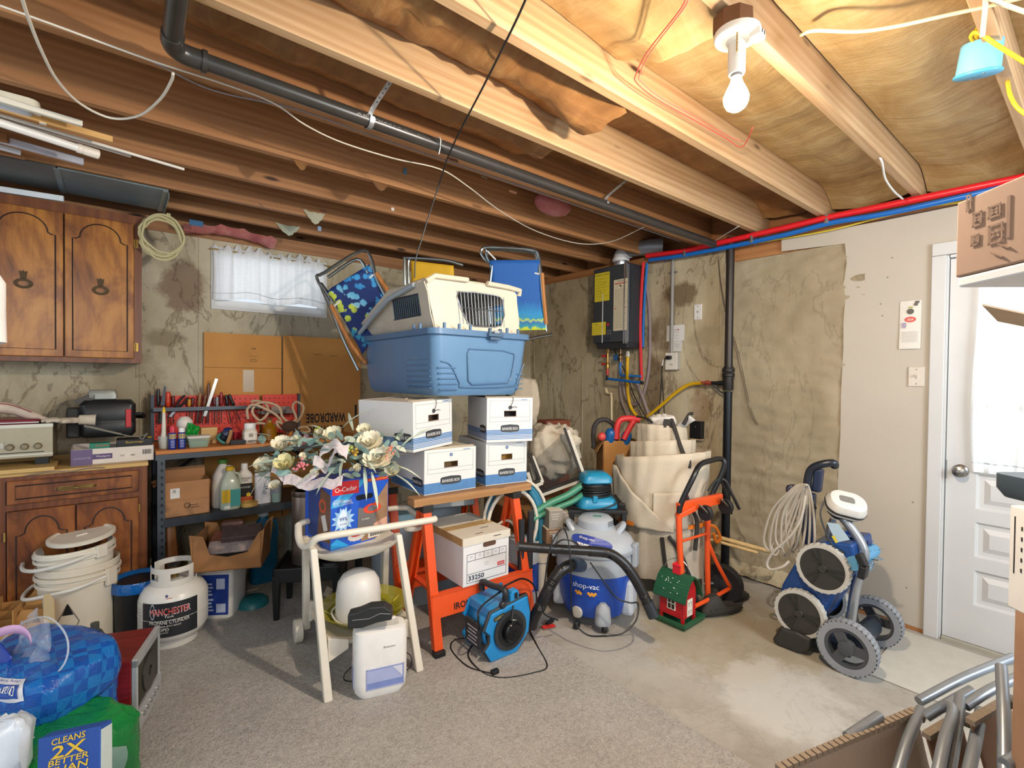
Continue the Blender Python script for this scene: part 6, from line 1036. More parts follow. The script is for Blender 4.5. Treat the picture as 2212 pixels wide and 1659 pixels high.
# flower swag spilling over the box and the bench side
fc = od(722, 1005, 2.42)
FLW = thing('flower_swag', 'artificial flower swag of cream blooms, grey green leaves and pink berries', 'artificial flowers', fc, rz=-YAW)
u_ = 2.42 / F
def fp(px, py, dy=0): return V(((px - 722) * u_, dy, -(py - 1005) * u_))
m_lf = [C('#a3b8ab', .6), C('#b7c4b2', .6), C('#86a7a2', .6), C('#d0d6c2', .6)]; m_pet = [C('#e7dfc6', .7, 0, .06, 40), C('#dcd6ba', .7), C('#d8cf9a', .7)]
def leaf_mesh(nm, L_, w__, bend_):
    v, f = surf(6, 2, lambda u, vv: (L_ * u, w__ * (vv - .5) * 2 * math.sin(PI * min(1, .08 + u * .92)) ** .8, bend_ * u * u - .12 * w__ * (1 - abs(vv - .5) * 2)))
    return v, f
protos = {}
def leaf(kind, M, mi):
    k = (kind, mi)
    if k not in protos:
        L_, w__, b_ = {'long': (.17, .0085, -.07), 'oval': (.065, .018, -.015), 'round': (.045, .017, -.006)}[kind]
        o = O('leaf', leaf_mesh('leaf', L_, w__, b_), m_lf[mi], FLW, M, sm=80); protos[k] = o; return o
    o = protos[k].copy(); COL.objects.link(o); o.parent = FLW; o.matrix_local = M; return o
R3 = random.Random(11)
def rot(az, el, roll=0): return Rz(az) @ Ry(-el) @ Rx(roll)
for px, py, dy, az, el, k, mi in ((790, 985, -.06, -.9, .15, 'long', 1), (745, 1000, -.10, -1.9, -.2, 'long', 1), (760, 985, -.11, -1.5, .0, 'long', 1), (725, 1000, -.12, -2.0, .1, 'long', 1), (800, 1000, -.10, -1.2, -.4, 'long', 1), (815, 1010, -.10, -1.0, -.7, 'long', 1), (840, 985, -.05, -.3, .5, 'long', 3), (850, 1000, -.05, -.4, .1, 'long', 3), (850, 1015, -.05, -.2, -.25, 'long', 3), (735, 925, .03, .4, .9, 'long', 1), (760, 930, .02, 2.2, .8, 'long', 1), (700, 935, .02, 2.6, .5, 'long', 1), (650, 950, -.02, 2.9, .3, 'long', 0), (610, 1000, -.05, -2.7, -.5, 'long', 3), (600, 1010, -.05, -2.4, -.9, 'long', 2), (640, 990, -.08, -2.2, .3, 'long', 0), (680, 965, -.08, -.6, .5, 'long', 0), (870, 960, -.02, .5, .8, 'long', 1)):
    leaf(k, T(*fp(px, py, dy)) @ rot(az, el, R3.uniform(-.5, .5)), mi)
for i in range(130):
    px = R3.choice((R3.uniform(570, 690), R3.uniform(680, 800), R3.uniform(760, 870))); py = 985 + R3.uniform(-45, 40) + (12 if px < 620 else 0)
    leaf(R3.choice(('oval', 'oval', 'round')), T(*fp(px, py, R3.uniform(-.12, .06))) @ rot(R3.uniform(-3.1, 0), R3.uniform(-.3, 1.2), R3.uniform(-1, 1)), R3.choice((0, 1, 2, 2, 3)))
for px, py in ((578, 952), (595, 940), (583, 965), (612, 1030)): leaf('oval', T(*fp(px, py, -.05)) @ rot(R3.uniform(-3, -2), .4), 2)
def bloom(px, py, dy, r, mi, n=3, nm='bloom'):
    v, f = [], []
    for ring in range(n):
        m_ = 5 + ring * 3; rr_ = r * (.25 + .75 * ring / max(1, n - 1)); up = 1.25 - ring * .42
        for k in range(m_):
            a = 2 * PI * k / m_ + ring * .4 + R3.uniform(-.1, .1)
            pv, pf = surf(4, 2, lambda u, vv: (rr_ * u * .95, rr_ * .42 * (vv - .5) * 2 * math.sin(PI * (.15 + .75 * u)), rr_ * .35 * u * u + .12 * rr_ * abs(vv - .5)))
            M = rot(a, up + R3.uniform(-.15, .15)); b_ = len(v); v += [M @ q_ for q_ in pv]; f += [tuple(i_ + b_ for i_ in g) for g in pf]
    return O(nm, (v, f), m_pet[mi], FLW, T(*fp(px, py, dy)) @ Rx(.75) @ Rz(R3.uniform(0, 3)), sm=80)
for px, py, dy, r, mi, n in ((828, 985, -.09, .062, 0, 4), (805, 955, -.04, .055, 0, 4), (640, 1000, -.11, .052, 2, 3), (620, 965, -.05, .05, 0, 3), (655, 955, -.06, .035, 1, 3), (585, 1010, -.06, .05, 1, 3), (725, 945, -.02, .05, 1, 3), (785, 935, .02, .04, 1, 3), (855, 1015, -.06, .045, 1, 3), (755, 975, -.10, .03, 0, 2), (615, 1045, -.09, .03, 0, 3), (700, 1020, -.10, .035, 0, 2), (790, 1005, -.12, .03, 1, 2), (690, 940, .0, .03, 1, 2), (675, 985, -.10, .03, 0, 2)): bloom(px, py, dy, r * 1.2, mi, n)
def berries(px, py, dy, n, col, sp_, r=.0065): O('berry_cluster', [ball(fp(px + R3.uniform(-sp_, sp_) + k * .8 - n * .4, py + R3.uniform(-sp_, sp_) - k * .9 + n * .45, dy + R3.uniform(-.015, .015)), r, 8) for k in range(n)], C(col, .45), FLW, sm=1, kind='stuff')
berries(673, 995, -.12, 22, '#dd7f86', 8); berries(668, 948, -.06, 12, '#b56f86', 7, .005); berries(852, 968, -.08, 14, '#d9846c', 8); berries(846, 980, -.09, 6, '#e58f92', 5); berries(782, 970, -.10, 7, '#c99e3a', 5, .008); berries(770, 962, -.09, 4, '#a6b64a', 4, .009); berries(685, 930, .0, 5, '#a9bf4a', 5)
m_rib = cloth_tr('#cdb2b4', .35, 60)
for pts in (((615, 1000), (640, 1020), (675, 1030), (700, 1015), (712, 990)), ((700, 985), (725, 1000), (735, 985), (750, 960), (770, 965)), ((640, 1025), (690, 1035), (735, 1030), (760, 1028)), ((712, 975), (730, 955), (755, 955), (770, 975))):
    c_ = smooth([fp(px, py, -.13 + .015 * math.sin(i * 2)) for i, (px, py) in enumerate(pts)], 5); O('ribbon', ([q_ + V((0, .01 * s_, .022 * s_ + .008 * math.sin(i))) for s_ in (-1, 0, 1) for i, q_ in enumerate(c_)], [(s_ * len(c_) + i, s_ * len(c_) + i + 1, (s_ + 1) * len(c_) + i + 1, (s_ + 1) * len(c_) + i) for s_ in (0, 1) for i in range(len(c_) - 1)]), m_rib, FLW, sm=80)
O('stem', [tube([fp(590, 1010, -.04), fp(650, 1000, -.02), fp(720, 995, 0), fp(790, 990, 0), fp(850, 1000, -.02)], .009, 8, 4), tube([fp(720, 995, 0), fp(700, 960, .03), fp(690, 940, .03)], .005, 6, 3)], C('#6d7455', .7), FLW, sm=1)
# lower tray: bowl, upturned white pail, black charger
bp = cart_at(cw * .56, .27, .17)
BW = solo('glass_bowl', 'wide yellow green patterned glass bowl on the lower tray', 'bowl', lathe([(.07, 0), (.09, .004), (.16, .03), (.215, .085), (.22, .087), (.212, .087), (.155, .036), (.08, .01)], 40), clear('#c3bd3a', .42, .08), bp, sm=1)
O('painted_band', loft([[V((r_ * math.cos(2 * PI * j / 40), r_ * math.sin(2 * PI * j / 40), z)) for j in range(40)] for r_, z in ((.10, .012), (.15, .033), (.18, .055))], False, False), C('#8f8a22', .2, 0, .5, 22), BW, sm=1); O('leaf_print', [X(prism([(0, 0), (.02, .008), (.05, 0), (.02, -.008)], 0, .001), Rz(a) @ T(.15, 0, .046) @ Ry(-.65)) for a in [k * .7 for k in range(9)]], C('#d6cf5a', .3), BW, kind='stuff')
q = od(760, 1275, 2.30); PZ_ = thing('white_pail', 'white plastic pail turned upside down with its wire bail in the bowl', 'pail', (bp.x - .035, bp.y - .01, bp.z + .02), rz=-YAW)
O('pail', lathe([(.075, 0), (.105, .022), (.110, .03), (.1085, .036), (.108, .05), (.106, .14), (.098, .19), (.078, .222), (.045, .24), (.001, .246)], 36), C('#dcdad6', .35), PZ_, sm=1)
O('bail', [tube([(-.112, .0, .06), (-.118, -.04, .05), (-.07, -.10, .035), (0, -.122, .028), (.07, -.10, .036), (.118, -.04, .055), (.112, 0, .06)], .0045, 8, 4), tube([(-.105, -.03, .036), (-.06, -.10, .022), (.02, -.118, .02), (.09, -.08, .03)], .0035, 8, 4)], C('#cfcac0', .4), PZ_, sm=1); O('foot_cup', lathe([(.05, -.018), (.07, -.01), (.078, .0)], 24), C('#d8cfa8', .4), PZ_, sm=1)
q = od(800, 1325, 2.13); BLK = thing('charger_block', 'black plastic charger block resting on the bowl behind the white dehumidifier', 'charger', q, rz=-YAW + .12)
O('body', X(prism([(-.09, -.05), (-.09, .012), (-.045, .022), (.0, .04), (.06, .042), (.092, .02), (.095, -.02), (.03, -.03), (-.03, -.05)], -.03, .03, 'y'), Mx.Identity(4)), C('#26282a', .45), BLK, bev=.006); O('ridge_line', tube([(-.07, -.031, -.012), (.0, -.031, -.008), (.045, -.031, .012), (.09, -.031, .008)], .0015, 5), C('#8a8c8e', .4), BLK)
# dehumidifier
a, b = oz(772, 1512, .008), oz(872, 1488, .008); dw_ = (b - a).length + .03; m_dh = C('#e8e7e4', .35)
m_ = (a + b) / 2; ang = math.atan2(b.y - a.y, b.x - a.x); DH = thing('dehumidifier', 'small white dehumidifier with a clear blue water window', 'dehumidifier', (m_.x - math.sin(ang) * .045, m_.y + math.cos(ang) * .045, .009), rz=ang)
hd_ = od(815, 1352, (m_ - EYE).dot(fw)).z - .02; dd_ = .13
O('shell', rbox([(dw_ * .84, dd_ * .86, 0), (dw_ * .97, dd_, .025), (dw_, dd_, .07), (dw_, dd_, hd_ - .03), (dw_ * .96, dd_ * .95, hd_ - .006), (dw_ * .86, dd_ * .8, hd_)], .04, 6), m_dh, DH, sm=1); O('top_recess', X(rbox([(dw_ * .72, dd_ * .5, 0), (dw_ * .72, dd_ * .5, .0015)], .012, 3), T(0, .0, hd_)), C('#d2d0cc', .45, 0, .1, 60), DH); O('top_lip', X(rbox([(dw_ * .66, .012, 0), (dw_ * .66, .012, .008)], .005, 3), T(.0, dd_ * .26, hd_)), m_dh, DH, sm=1)
txt(DH, 'Breezome', fr((dw_ * .14, -dd_ / 2, hd_ * .75), (1, 0, 0), (0, 0, 1)), C('#5d5c5f', .5), w=.05, shear=.2)
wz0, wz1 = .045, hd_ * .44; wx0 = -dw_ * .27; wx1 = dw_ * .40
O('window_back', box(wx0, wx1, -dd_ / 2 - .0006, -dd_ / 2 + .002, wz0, wz1), C('#aab4dc', .3), DH); O('water', box(wx0, wx1, -dd_ / 2 - .0012, -dd_ / 2, wz0, wz0 + (wz1 - wz0) * .3), C('#7c8ec6', .15), DH); O('window_frame', [box(wx0 - .004, wx1 + .004, -dd_ / 2 - .003, -dd_ / 2, wz1, wz1 + .004), box(wx0 - .004, wx0, -dd_ / 2 - .003, -dd_ / 2, wz0 - .004, wz1 + .004), box(wx1, wx1 + .004, -dd_ / 2 - .003, -dd_ / 2, wz0 - .004, wz1 + .004), box(wx0 - .004, wx1 + .004, -dd_ / 2 - .003, -dd_ / 2, wz0 - .004, wz0)], C('#9aa3d0', .3), DH)
O('tank_shoulder', prism([(wx1 - .045, wz1 - .002), (wx1 - .002, wz1 - .002), (wx1 - .002, wz0 + .03)], -dd_ / 2 - .0016, -dd_ / 2, 'y'), C('#d5d8e8', .2), DH); O('side_window', [box(-dw_ / 2 - .001, -dw_ / 2 + .002, -dd_ * .3, dd_ * .3, wz0, wz1)], C('#b3bede', .3), DH)
O('plug', [cb((.0, dd_ * .42, hd_ + .012), (.05, .03, .03))], WHITE, DH, bev=.006); O('plug_prong', [cb((x, dd_ * .42, hd_ + .036), (.006, .002, .02)) for x in (-.012, .010)], C('#b59a6a', .3, .9), DH, kind='stuff')
O('cord', [tube([(-dw_ * .45, dd_ * .4, .10), (-dw_ * .62, dd_ * .5, .06), (-dw_ * .62, dd_ * .5, .03), (-dw_ * .4, dd_ * .6, .004)], .0025, 6, 4), tube([(dw_ * .45, dd_ * .4, .12), (dw_ * .66, dd_ * .5, .08), (dw_ * .68, dd_ * .5, .03), (dw_ * .5, dd_ * .5, .004)], .0025, 6, 4)], BLACK, DH, kind='stuff')
# ================================================================ sawhorses with the stacked boxes and the pet carrier
m_or = C('#e2521c', .4, 0, .04); m_ord = C('#d04416', .45); m_bm = wood('#8a6136', '#a2764a', '#b68a5c', 0, 1, .6, True)
def horse(name, label, x0, x1, y, zt_, text=False):
    h = thing(name, label, 'sawhorse', (x0, y, 0), rz=math.radians(-4)); L = x1 - x0
    O('beam', box(0, L, 0, .085, zt_ - .04, zt_), m_bm, h, bev=.002)
    for x, xf in ((.06, .10), (L - .12, L - .05)):
        O('top_clamp', box(x - .012, x + .045, -.004, .09, zt_ - .075, zt_ - .036), C('#24201e', .5), h, bev=.003)
        for y0, yf in ((.015, -.085), (.07, .36)):
            O('leg', [bar((xf, yf, .03), (x + .015, y0, zt_ - .05), .046, .012, .044, .012), bar((xf - .019, yf + (.016 if yf < 0 else -.016), .03), (x - .003, y0 + (.016 if yf < 0 else -.016), zt_ - .05), .010, .030, .010, .030), bar((xf + .019, yf + (.016 if yf < 0 else -.016), .03), (x + .033, y0 + (.016 if yf < 0 else -.016), zt_ - .05), .010, .030, .010, .030)], m_or, h)
            O('rubber_foot', cb((xf, yf, .018), (.056, .046, .035)), BLACK, h, bev=.004)
        O('hinge_bolt', X(lathe([(.006, 0), (.005, .003)], 8), fr((xf - .002, -.062, .16), (1, 0, 0), (0, 0, 1))), STEEL, h)
    ya, yb = -.073, -.043
    pan_ = [(.075, .185), (L - .03, .185), (L - .03, .30), (.075, .30)]
    O('stretcher', [loft([[(x, -.070 + (z - .185) * .12, z) for x, z in pan_], [(x, -.066 + (z - .185) * .12, z) for x, z in pan_]]), box(.075, L - .03, -.062, -.03, .296, .302)], m_or, h)
    O('stretcher', [box(.08, L - .03, .30, .306, .20, .30), box(.08, L - .03, .27, .306, .296, .302)], m_ord, h); O('shelf_bracket', box(.10, .13, -.05, .30, .285, .297), m_ord, h); O('shelf_bracket', box(L - .10, L - .07, -.05, .30, .285, .297), m_ord, h)
    if text: txt(h, 'IRON', fr((.245, -.0665, .222), (1, 0, 0), (0, .12, 1)), C('#2a1a18', .5), w=.10, h=.034, b=.02); txt(h, 'HORSE', fr((.40, -.0665, .230), (1, 0, 0), (0, .12, 1)), C('#2a1a18', .5), w=.16, h=.034, b=.02)
    return h
ZB = .78
horse('sawhorse', 'front orange steel sawhorse with a wooden crosspiece under the boxes', 1.165, 1.90, 2.19, ZB, True); horse('sawhorse', 'second orange sawhorse half hidden behind the front one', 1.20, 1.92, 2.66, ZB)
m_fb = C('#d9d8d6', .75, 0, .03, 6); m_fs = C('#c7b9a4', .75, 0, .04, 6)
def bankers(label, p, rz, z, w_, d_, h_, blue, hole, logo2=True, lid=False, tilt=0, strg=False, group=None):
    o = thing('file_box', label, 'box', (p.x, p.y, z), rot=(0, tilt, rz)); t_ = .004
    hw_, hz0_, hz1_ = w_ * .13, h_ * .58, h_ * .70
    O('carton', [box(0, w_ / 2 - hw_, 0, t_, 0, h_), box(w_ / 2 + hw_, w_, 0, t_, 0, h_), box(w_ / 2 - hw_, w_ / 2 + hw_, 0, t_, 0, hz0_), box(w_ / 2 - hw_, w_ / 2 + hw_, 0, t_, hz1_, h_), box(0, t_, t_, d_, 0, h_), box(w_ - t_, w_, t_, d_, 0, h_), box(0, w_, d_ - t_, d_, 0, h_), box(t_, w_ - t_, t_, d_ - t_, 0, .012)], m_fb, o)
    O('hand_hole_rim', tube([(w_ / 2 + sx * hw_, -.0005, z_) for sx, z_ in ((-1, hz0_), (1, hz0_), (1, hz1_), (-1, hz1_))], .0022, 4, 0, True), C('#6e5138', .8), o)
    O('contents', box(.02, w_ - .02, .05, d_ - .03, .014, h_ * .86), C(hole, .7, 0, .3, 30), o); O('lid_panel', [box(.002, w_ - .002, .002, d_ - .002, h_ - .005, h_ - .001), X(box(0, w_, 0, .003, 0, .03), T(0, .004, h_ - .002) @ Rx(-1.25))], m_fs, o)
    F_ = lambda u, v: fr((w_ * u, -.0004, h_ * v), (1, 0, 0), (0, 0, 1)); S_ = lambda u, v: fr((-.0004, d_ * (1 - u), h_ * v), (0, -1, 0), (0, 0, 1))
    m_b = C('#4f7fb3', .6, 0, .08, 30); m_b2 = C('#3f5f8a', .6)
    if blue == 'stripes':
        for k in range(7): O('blue_stripe', [box(-.0008, w_ + .0008, -.0008, d_, h_ * (.06 + .032 * k), h_ * (.06 + .032 * k + (.024 if k > 2 else .017)))], m_b, o)
    else: O('blue_band', box(-.0008, w_ + .0008, -.0008, d_, .004, h_ * .25), m_b, o)
    lz = .30 if blue == 'stripes' else .27
    for M, ww in ((F_(.5, lz), w_),) + (((S_(.82, lz - .02), w_ * .9),) if logo2 else ()):
        O('dark_badge', X(prism([(-.2 * ww, -.010), (-.17 * ww, -.018), (0, -.021), (.17 * ww, -.018), (.2 * ww, -.010), (.2 * ww, .014), (.17 * ww, .020), (0, .024), (-.17 * ww, .020), (-.2 * ww, .014)], 0, .0014), M), C('#34373c', .5), o); txt(o, 'BANKERS BOX', M @ T(0, 0, .0014), C('#e8e8e8', .6), w=ww * .34, h=.016)
    O('printed_frame', [box(w_ * .06, w_ * .94, -.0006, 0, h_ * v, h_ * v + .0012) for v in (.46, .56, .93)] + [box(w_ * u, w_ * u + .0012, -.0006, 0, h_ * .46, h_ * .93) for u in (.06, .937)], C('#6f7278', .7), o, kind='stuff'); O('blue_print', box(w_ * .74, w_ * .88, -.0007, 0, h_ * .95, h_ * .965), m_b, o)
    if strg:
        O('string_button', X(lathe([(.011, 0), (.011, .004)], 14), F_(.5, .78)), C('#3c3f45', .5), o); O('string', tube([(w_ * .5, -.006, h_ * .78), (w_ * .53, -.01, h_ * .88), (w_ * .56, -.006, h_ * .97), (w_ * .55, .002, h_ + .003)], .0016, 5, 3), BLACK, o); O('string', tube([(w_ * .5, -.006, h_ * .78), (w_ * .58, -.012, h_ * .80), (w_ * .64, -.01, h_ * .78)], .0016, 5, 3), BLACK, o)
    elif blue == 'band': O('blue_button', X(annulus(.004, .009, 0, .002, 14), F_(.5, .86)), C('#345f93', .5), o)
    return o
p = oz(916, 1071, ZB + .002); q = oz(1030, 1053, ZB + .002); G = 'white file boxes stacked on the sawhorses'
bankers('white file box with a worn blue band at lower left of the stack', p, -.02, ZB + .002, .318, .40, .232, 'band', '#8c6a42', group=G)
p2 = oz(1049, 1050, ZB + .002); bankers('white file box with a worn blue band at lower right of the stack', p2, -.16, ZB + .002, .27, .38, .245, 'band', '#c18a3a', group=G)
p3 = od(893, 983, 2.43); bankers('white file box with blue stripes and a tied string at upper left of the stack', p3, .36, ZB + .238, .315, .38, .25, 'stripes', '#6b5244', strg=True, tilt=-.03, group=G)
p4 = od(1051, 951, 2.74); bankers('white file box with blue stripes and a dark slot at upper right of the stack', p4, -.30, ZB + .25, .28, .36, .25, 'stripes', '#2a2220', strg=True, group=G)
for k in range(3): pass
# cream carton flap leaning at the left of the upper box
q = od(830, 900, 2.62); solo('loose_flap', 'pale cardboard flap sticking out behind the upper left file box', 'flap', surf(10, 8, lambda u, v: (-.10 + .22 * u, .04 * v + .02 * math.sin(u * 4), -.05 + .12 * v * (.4 + .6 * u) + .03 * u)), C('#cbb899', .8), q, rz=-YAW + .2, solid=.004)
# file box with a number, low on the sawhorse shelf
zf_ = .305; p = oz(1000, 1270, zf_); q = oz(1097, 1241, zf_); fw3 = .296; fd_, fh_ = .40, .248
NB = thing('number_box', 'white lidded record box numbered 33250 on the sawhorse stretcher', 'box', (p.x, p.y, zf_), rz=-.02)
O('carton', box(0, fw3, 0, fd_, 0, fh_), C('#e3e2e2', .75, 0, .03, 6), NB); zl = fh_ - .035; m_lid = C('#d9d1c2', .8, 0, .05, 8)
O('lid', [box(-.006, fw3 + .006, -.006, fd_ + .006, fh_, fh_ + .006), box(-.006, fw3 + .006, -.006, -.001, zl, fh_), box(-.006, -.001, -.001, fd_ + .001, zl, fh_), box(fw3 + .001, fw3 + .006, -.001, fd_ + .001, zl, fh_), box(-.006, fw3 + .006, fd_ + .001, fd_ + .006, zl, fh_)], m_lid, NB)
O('packing_tape', [box(-.0075, fw3 + .007, fd_ * .38, fd_ * .55, fh_ + .006, fh_ + .0068), box(-.0078, -.006, .0, fd_ * .9, zl + .002, fh_ + .004)], C('#bd9a66', .35, 0, .12, 20), NB); O('hand_hole', X(rbox([(.085, .026, 0), (.085, .026, .001)], .012, 4), fr((fw3 * .56, -.0005, fh_ * .80), (1, 0, 0), (0, 0, 1))), C('#5a4030', .9), NB)
O('scuff_mark', [cb((x, y, fh_ + .0065), (s_, .006, .001)) for x, y, s_ in ((.20, .10, .05), (.24, .16, .03), (.22, .25, .02), (.12, .03, .05))] + [cb((fw3 * .72, -.0065, fh_ - .012), (.05, .001, .004))], C('#4b4038', .9), NB, kind='stuff')
lw = .0022; x0, x1, z0, z1 = fw3 * .08, fw3 * .94, fh_ * .06, fh_ * .66
zs_ = [z0, z0 + .045, z1 - .035, z1]; O('printed_frame', [box(x0, x1, -.0008, 0, z_ - lw / 2, z_ + lw / 2) for z_ in zs_] + [box(x_ - lw / 2, x_ + lw / 2, -.0008, 0, z0, z1) for x_ in (x0, x1)] + [box(x0 + (x1 - x0) * f_ - lw / 2, x0 + (x1 - x0) * f_ + lw / 2, -.0008, 0, z1 - .035, z1) for f_ in (.2, .42, .63, .82)], C('#23304a', .7), NB, kind='stuff')
txt(NB, '33250', fr((x0 + .058, -.0005, z0 + .024), (1, 0, 0), (0, 0, 1)), C('#23304a', .7), w=.10, h=.026, b=.02); plate(NB, fr((x1 - .035, -.0004, z0 + .062), (1, 0, 0), (0, 0, 1)), .048, .020, C('#d0404a', .5), 'red_sticker'); txt(NB, 'STAPLES', fr((x1 - .035, -.0008, z0 + .062), (1, 0, 0), (0, 0, 1)), WHITE, w=.04, h=.010)
O('printed_line', [cb((x0 + (x1 - x0) * f_, -.0006, z1 - .012 - .006 * k), (.02, .0006, .0015)) for f_ in (.1, .31, .52, .72, .9) for k in (0, 1)] + [cb((fw3 * .5, -.0006, fh_ * .42 - .008 * k), (.03, .0006, .0012)) for k in range(3)], C('#9297a2', .7), NB, kind='stuff')
# pet carrier: blue lower half, cream upper half
P0 = od(940, 850, 2.52); zk = 1.296
PCr = thing('pet_carrier', 'large blue and cream plastic pet carrier on top of the file boxes', 'pet carrier', (P0.x, P0.y, zk), rot=(0, .0, .0)); kw, kd, kh = .58, .86, .345
m_kb_ = C('#5d83a8', .35, 0, .04, 8); m_kb2 = C('#54769a', .35)
def kl(w__, d__, z, dz=0): return (w__, d__, z)
O('base_shell', X(rbox([(kw - .04, kd - .04, 0), (kw, kd, .03), (kw + .02, kd + .02, .10), (kw + .055, kd + .055, kh - .03), (kw + .06, kd + .06, kh), (kw + .04, kd + .04, kh), (kw - .02, kd - .02, .04)], .05, 6), T(kw / 2, kd / 2, 0)), m_kb_, PCr, sm=1)
O('rim', X(loft([[p_ + V((0, 0, z)) for p_ in rr(kw + e, kd + e, .06, 0, 6)] for e, z in ((.075, kh - .03), (.095, kh - .026), (.095, kh + .004), (.06, kh + .006), (.06, kh - .03))], False, False, True), T(kw / 2, kd / 2, 0)), m_kb2, PCr, sm=1)
ey = lambda z: -.006 - .024 * z / kh
def emb(pts, r=.0035): return tube([(x, ey(z) - .004, z) for x, z in pts], r, 6, 0, True)
O('embossed_panel', emb([(.18, .225), (.19, .25), (.42, .25), (.50, .235), (.505, .21), (.49, .10), (.47, .07), (.22, .06), (.195, .08)]), m_kb2, PCr, sm=1); O('embossed_line', tube([(x, ey(z) - .003, z) for x, z in ((.02, .18), (.08, .16), (.14, .07), (.17, .045), (.50, .05), (.54, .09), (.58, .18))], .003, 6, 4), m_kb2, PCr, sm=1)
O('rib', [cb((.075 - .004 * k, ey(.03 + .025 * k), .035 + .028 * k), (.11, .012, .006)) for k in range(5)] + [cb((.555, ey(.03 + .025 * k), .035 + .028 * k), (.05, .012, .006)) for k in range(4)] + [cb((-.008 - .02 * (.04 + .03 * k), .16, .04 + .03 * k), (.014, .26, .006)) for k in range(6)], m_kb2, PCr, bev=.002, kind='stuff')
O('front_latch', [cb((.34, -.06, kh - .015), (.10, .025, .018)), cb((.305, -.055, kh + .004), (.014, .02, .035)), cb((.375, -.055, kh + .004), (.014, .02, .035)), cb((.34, -.058, kh - .034), (.07, .018, .016))], C('#4a647f', .4), PCr, bev=.003); O('latch_clip', cb((.34, -.07, kh + .002), (.035, .008, .014)), C('#b9bcc0', .3, .8), PCr)
for x in (.03, .12, .19, .44, .52): O('peg', cb((x, -.035, kh + .018), (.012, .014, .03)), m_kb2, PCr, bev=.002)
for y in (.10, .17): O('peg', cb((-.035, y, kh + .018), (.014, .012, .03)), m_kb2, PCr, bev=.002)
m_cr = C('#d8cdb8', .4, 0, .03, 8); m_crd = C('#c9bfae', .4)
uh = .27; xa, xb = .01, kw - .005
def usec(y, h_, ins): return [(xa, y, 0), (xb, y, 0), (xb - ins * .35, y, h_ - .04), (xb - ins * .35 - .03, y, h_), (xa - .045 + ins + .03, y, h_), (xa - .045 + ins, y, h_ - .04)]
# upper half with a window hole in the near end: built as wall strips round the hole
wx0, wx1, wz0_, wz1_ = .16, .465, .045, .215
yf = lambda z: .02 + .03 * z
def ringpt(pts): return [V((x, yf(z), kh + z)) for x, z in pts]
outer = [(xa, .0), (.2, 0), (.4, 0), (xb, 0), (xb - .01, .13), (xb - .02, uh - .03), (xb - .05, uh), (.4, uh), (.2, uh), (xa - .0, uh), (xa - .055, uh - .03), (xa - .03, .13)]
inner = [(wx0 + .05, wz0_), (.25, wz0_ - .012), (.38, wz0_ - .008), (wx1 - .03, wz0_ + .004), (wx1 - .004, .11), (wx1 - .014, wz1_ - .02), (wx1 - .04, wz1_), (.38, wz1_ + .004), (.25, wz1_ + .004), (wx0 - .01, wz1_ - .004), (wx0 - .022, wz1_ - .03), (wx0 + .01, .11)]
a_, b_ = ringpt(outer), ringpt(inner); n_ = len(a_)
O('end_wall', (a_ + b_, [(i, (i + 1) % n_, n_ + (i + 1) % n_, n_ + i) for i in range(n_)]), m_cr, PCr, solid=.006)
top = [V((x, y, kh + z)) for y, dz in ((yf(uh), 0), (.16, .012), (.45, .0), (.84, -.16)) for x, z in [(xa - .055, uh - .03 + dz), (xa, uh + dz), (.29, uh + .006 + dz), (xb - .05, uh + dz), (xb - .02, uh - .03 + dz)]]
O('roof', (top, [(r * 5 + i, r * 5 + i + 1, (r + 1) * 5 + i + 1, (r + 1) * 5 + i) for r in range(3) for i in range(4)]), m_cr, PCr, solid=.007, sm=1)
for nm, xs0, sg in (('side_wall', -.03, -1), ('side_wall', xb - .012, 1)):
    f0 = lambda y: (uh - .03) - max(0, (y - .45)) * .41 + .01 * math.sin(y * 3); o_ = []
    cols = [.025, .12, .20, .36, .44, .62, .84]
    for y in cols: h_ = f0(y); o_.append([V((xs0 + .04 * (1 if sg < 0 else 0), y, kh)), V((xs0 + .015, y, kh + h_ * .33)), V((xs0 - .005, y, kh + h_ * .8)), V((xs0 - .025 if sg < 0 else xs0 - .008, y, kh + h_))])
    fs = [(c * 4 + r, (c + 1) * 4 + r, (c + 1) * 4 + r + 1, c * 4 + r + 1) for c in range(6) for r in range(3) if not (r == 1 and c in (1, 2, 3))]
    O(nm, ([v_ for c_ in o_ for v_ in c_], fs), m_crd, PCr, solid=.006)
    O('side_grille', [tube([(xs0 + .012, .13 + .0233 * k, kh + f0(.13 + .0233 * k) * .33), (xs0 - .004, .13 + .0233 * k, kh + f0(.13 + .0233 * k) * .8)], .0022, 5) for k in range(14)] + [tube([(xs0 + .01, .12, kh + .08), (xs0 + .01, .44, kh + .08)], .003, 5), tube([(xs0 - .004, .12, kh + .19), (xs0 - .004, .44, kh + .19)], .003, 5)], C('#4f6378', .3, .8), PCr, kind='stuff')
O('roof_lip', [tube([(xa - .055, .02, kh + uh - .028), (xa - .01, .012, kh + uh + .004), (.20, .008, kh + uh + .008)], .014, 8, 0), tube([(.33, .008, kh + uh + .006), (.48, .010, kh + uh + .004), (xb + .0, .016, kh + uh - .004), (xb + .004, .03, kh + uh - .03)], .014, 8, 0)], m_cr, PCr, sm=1)
O('side_flange', tube([(-.06, .12, kh + .235), (-.075, .40, kh + .19), (-.07, .60, kh + .12), (-.06, .86, kh + .02)], .014, 8), C('#a9b4bd', .4), PCr, sm=1)
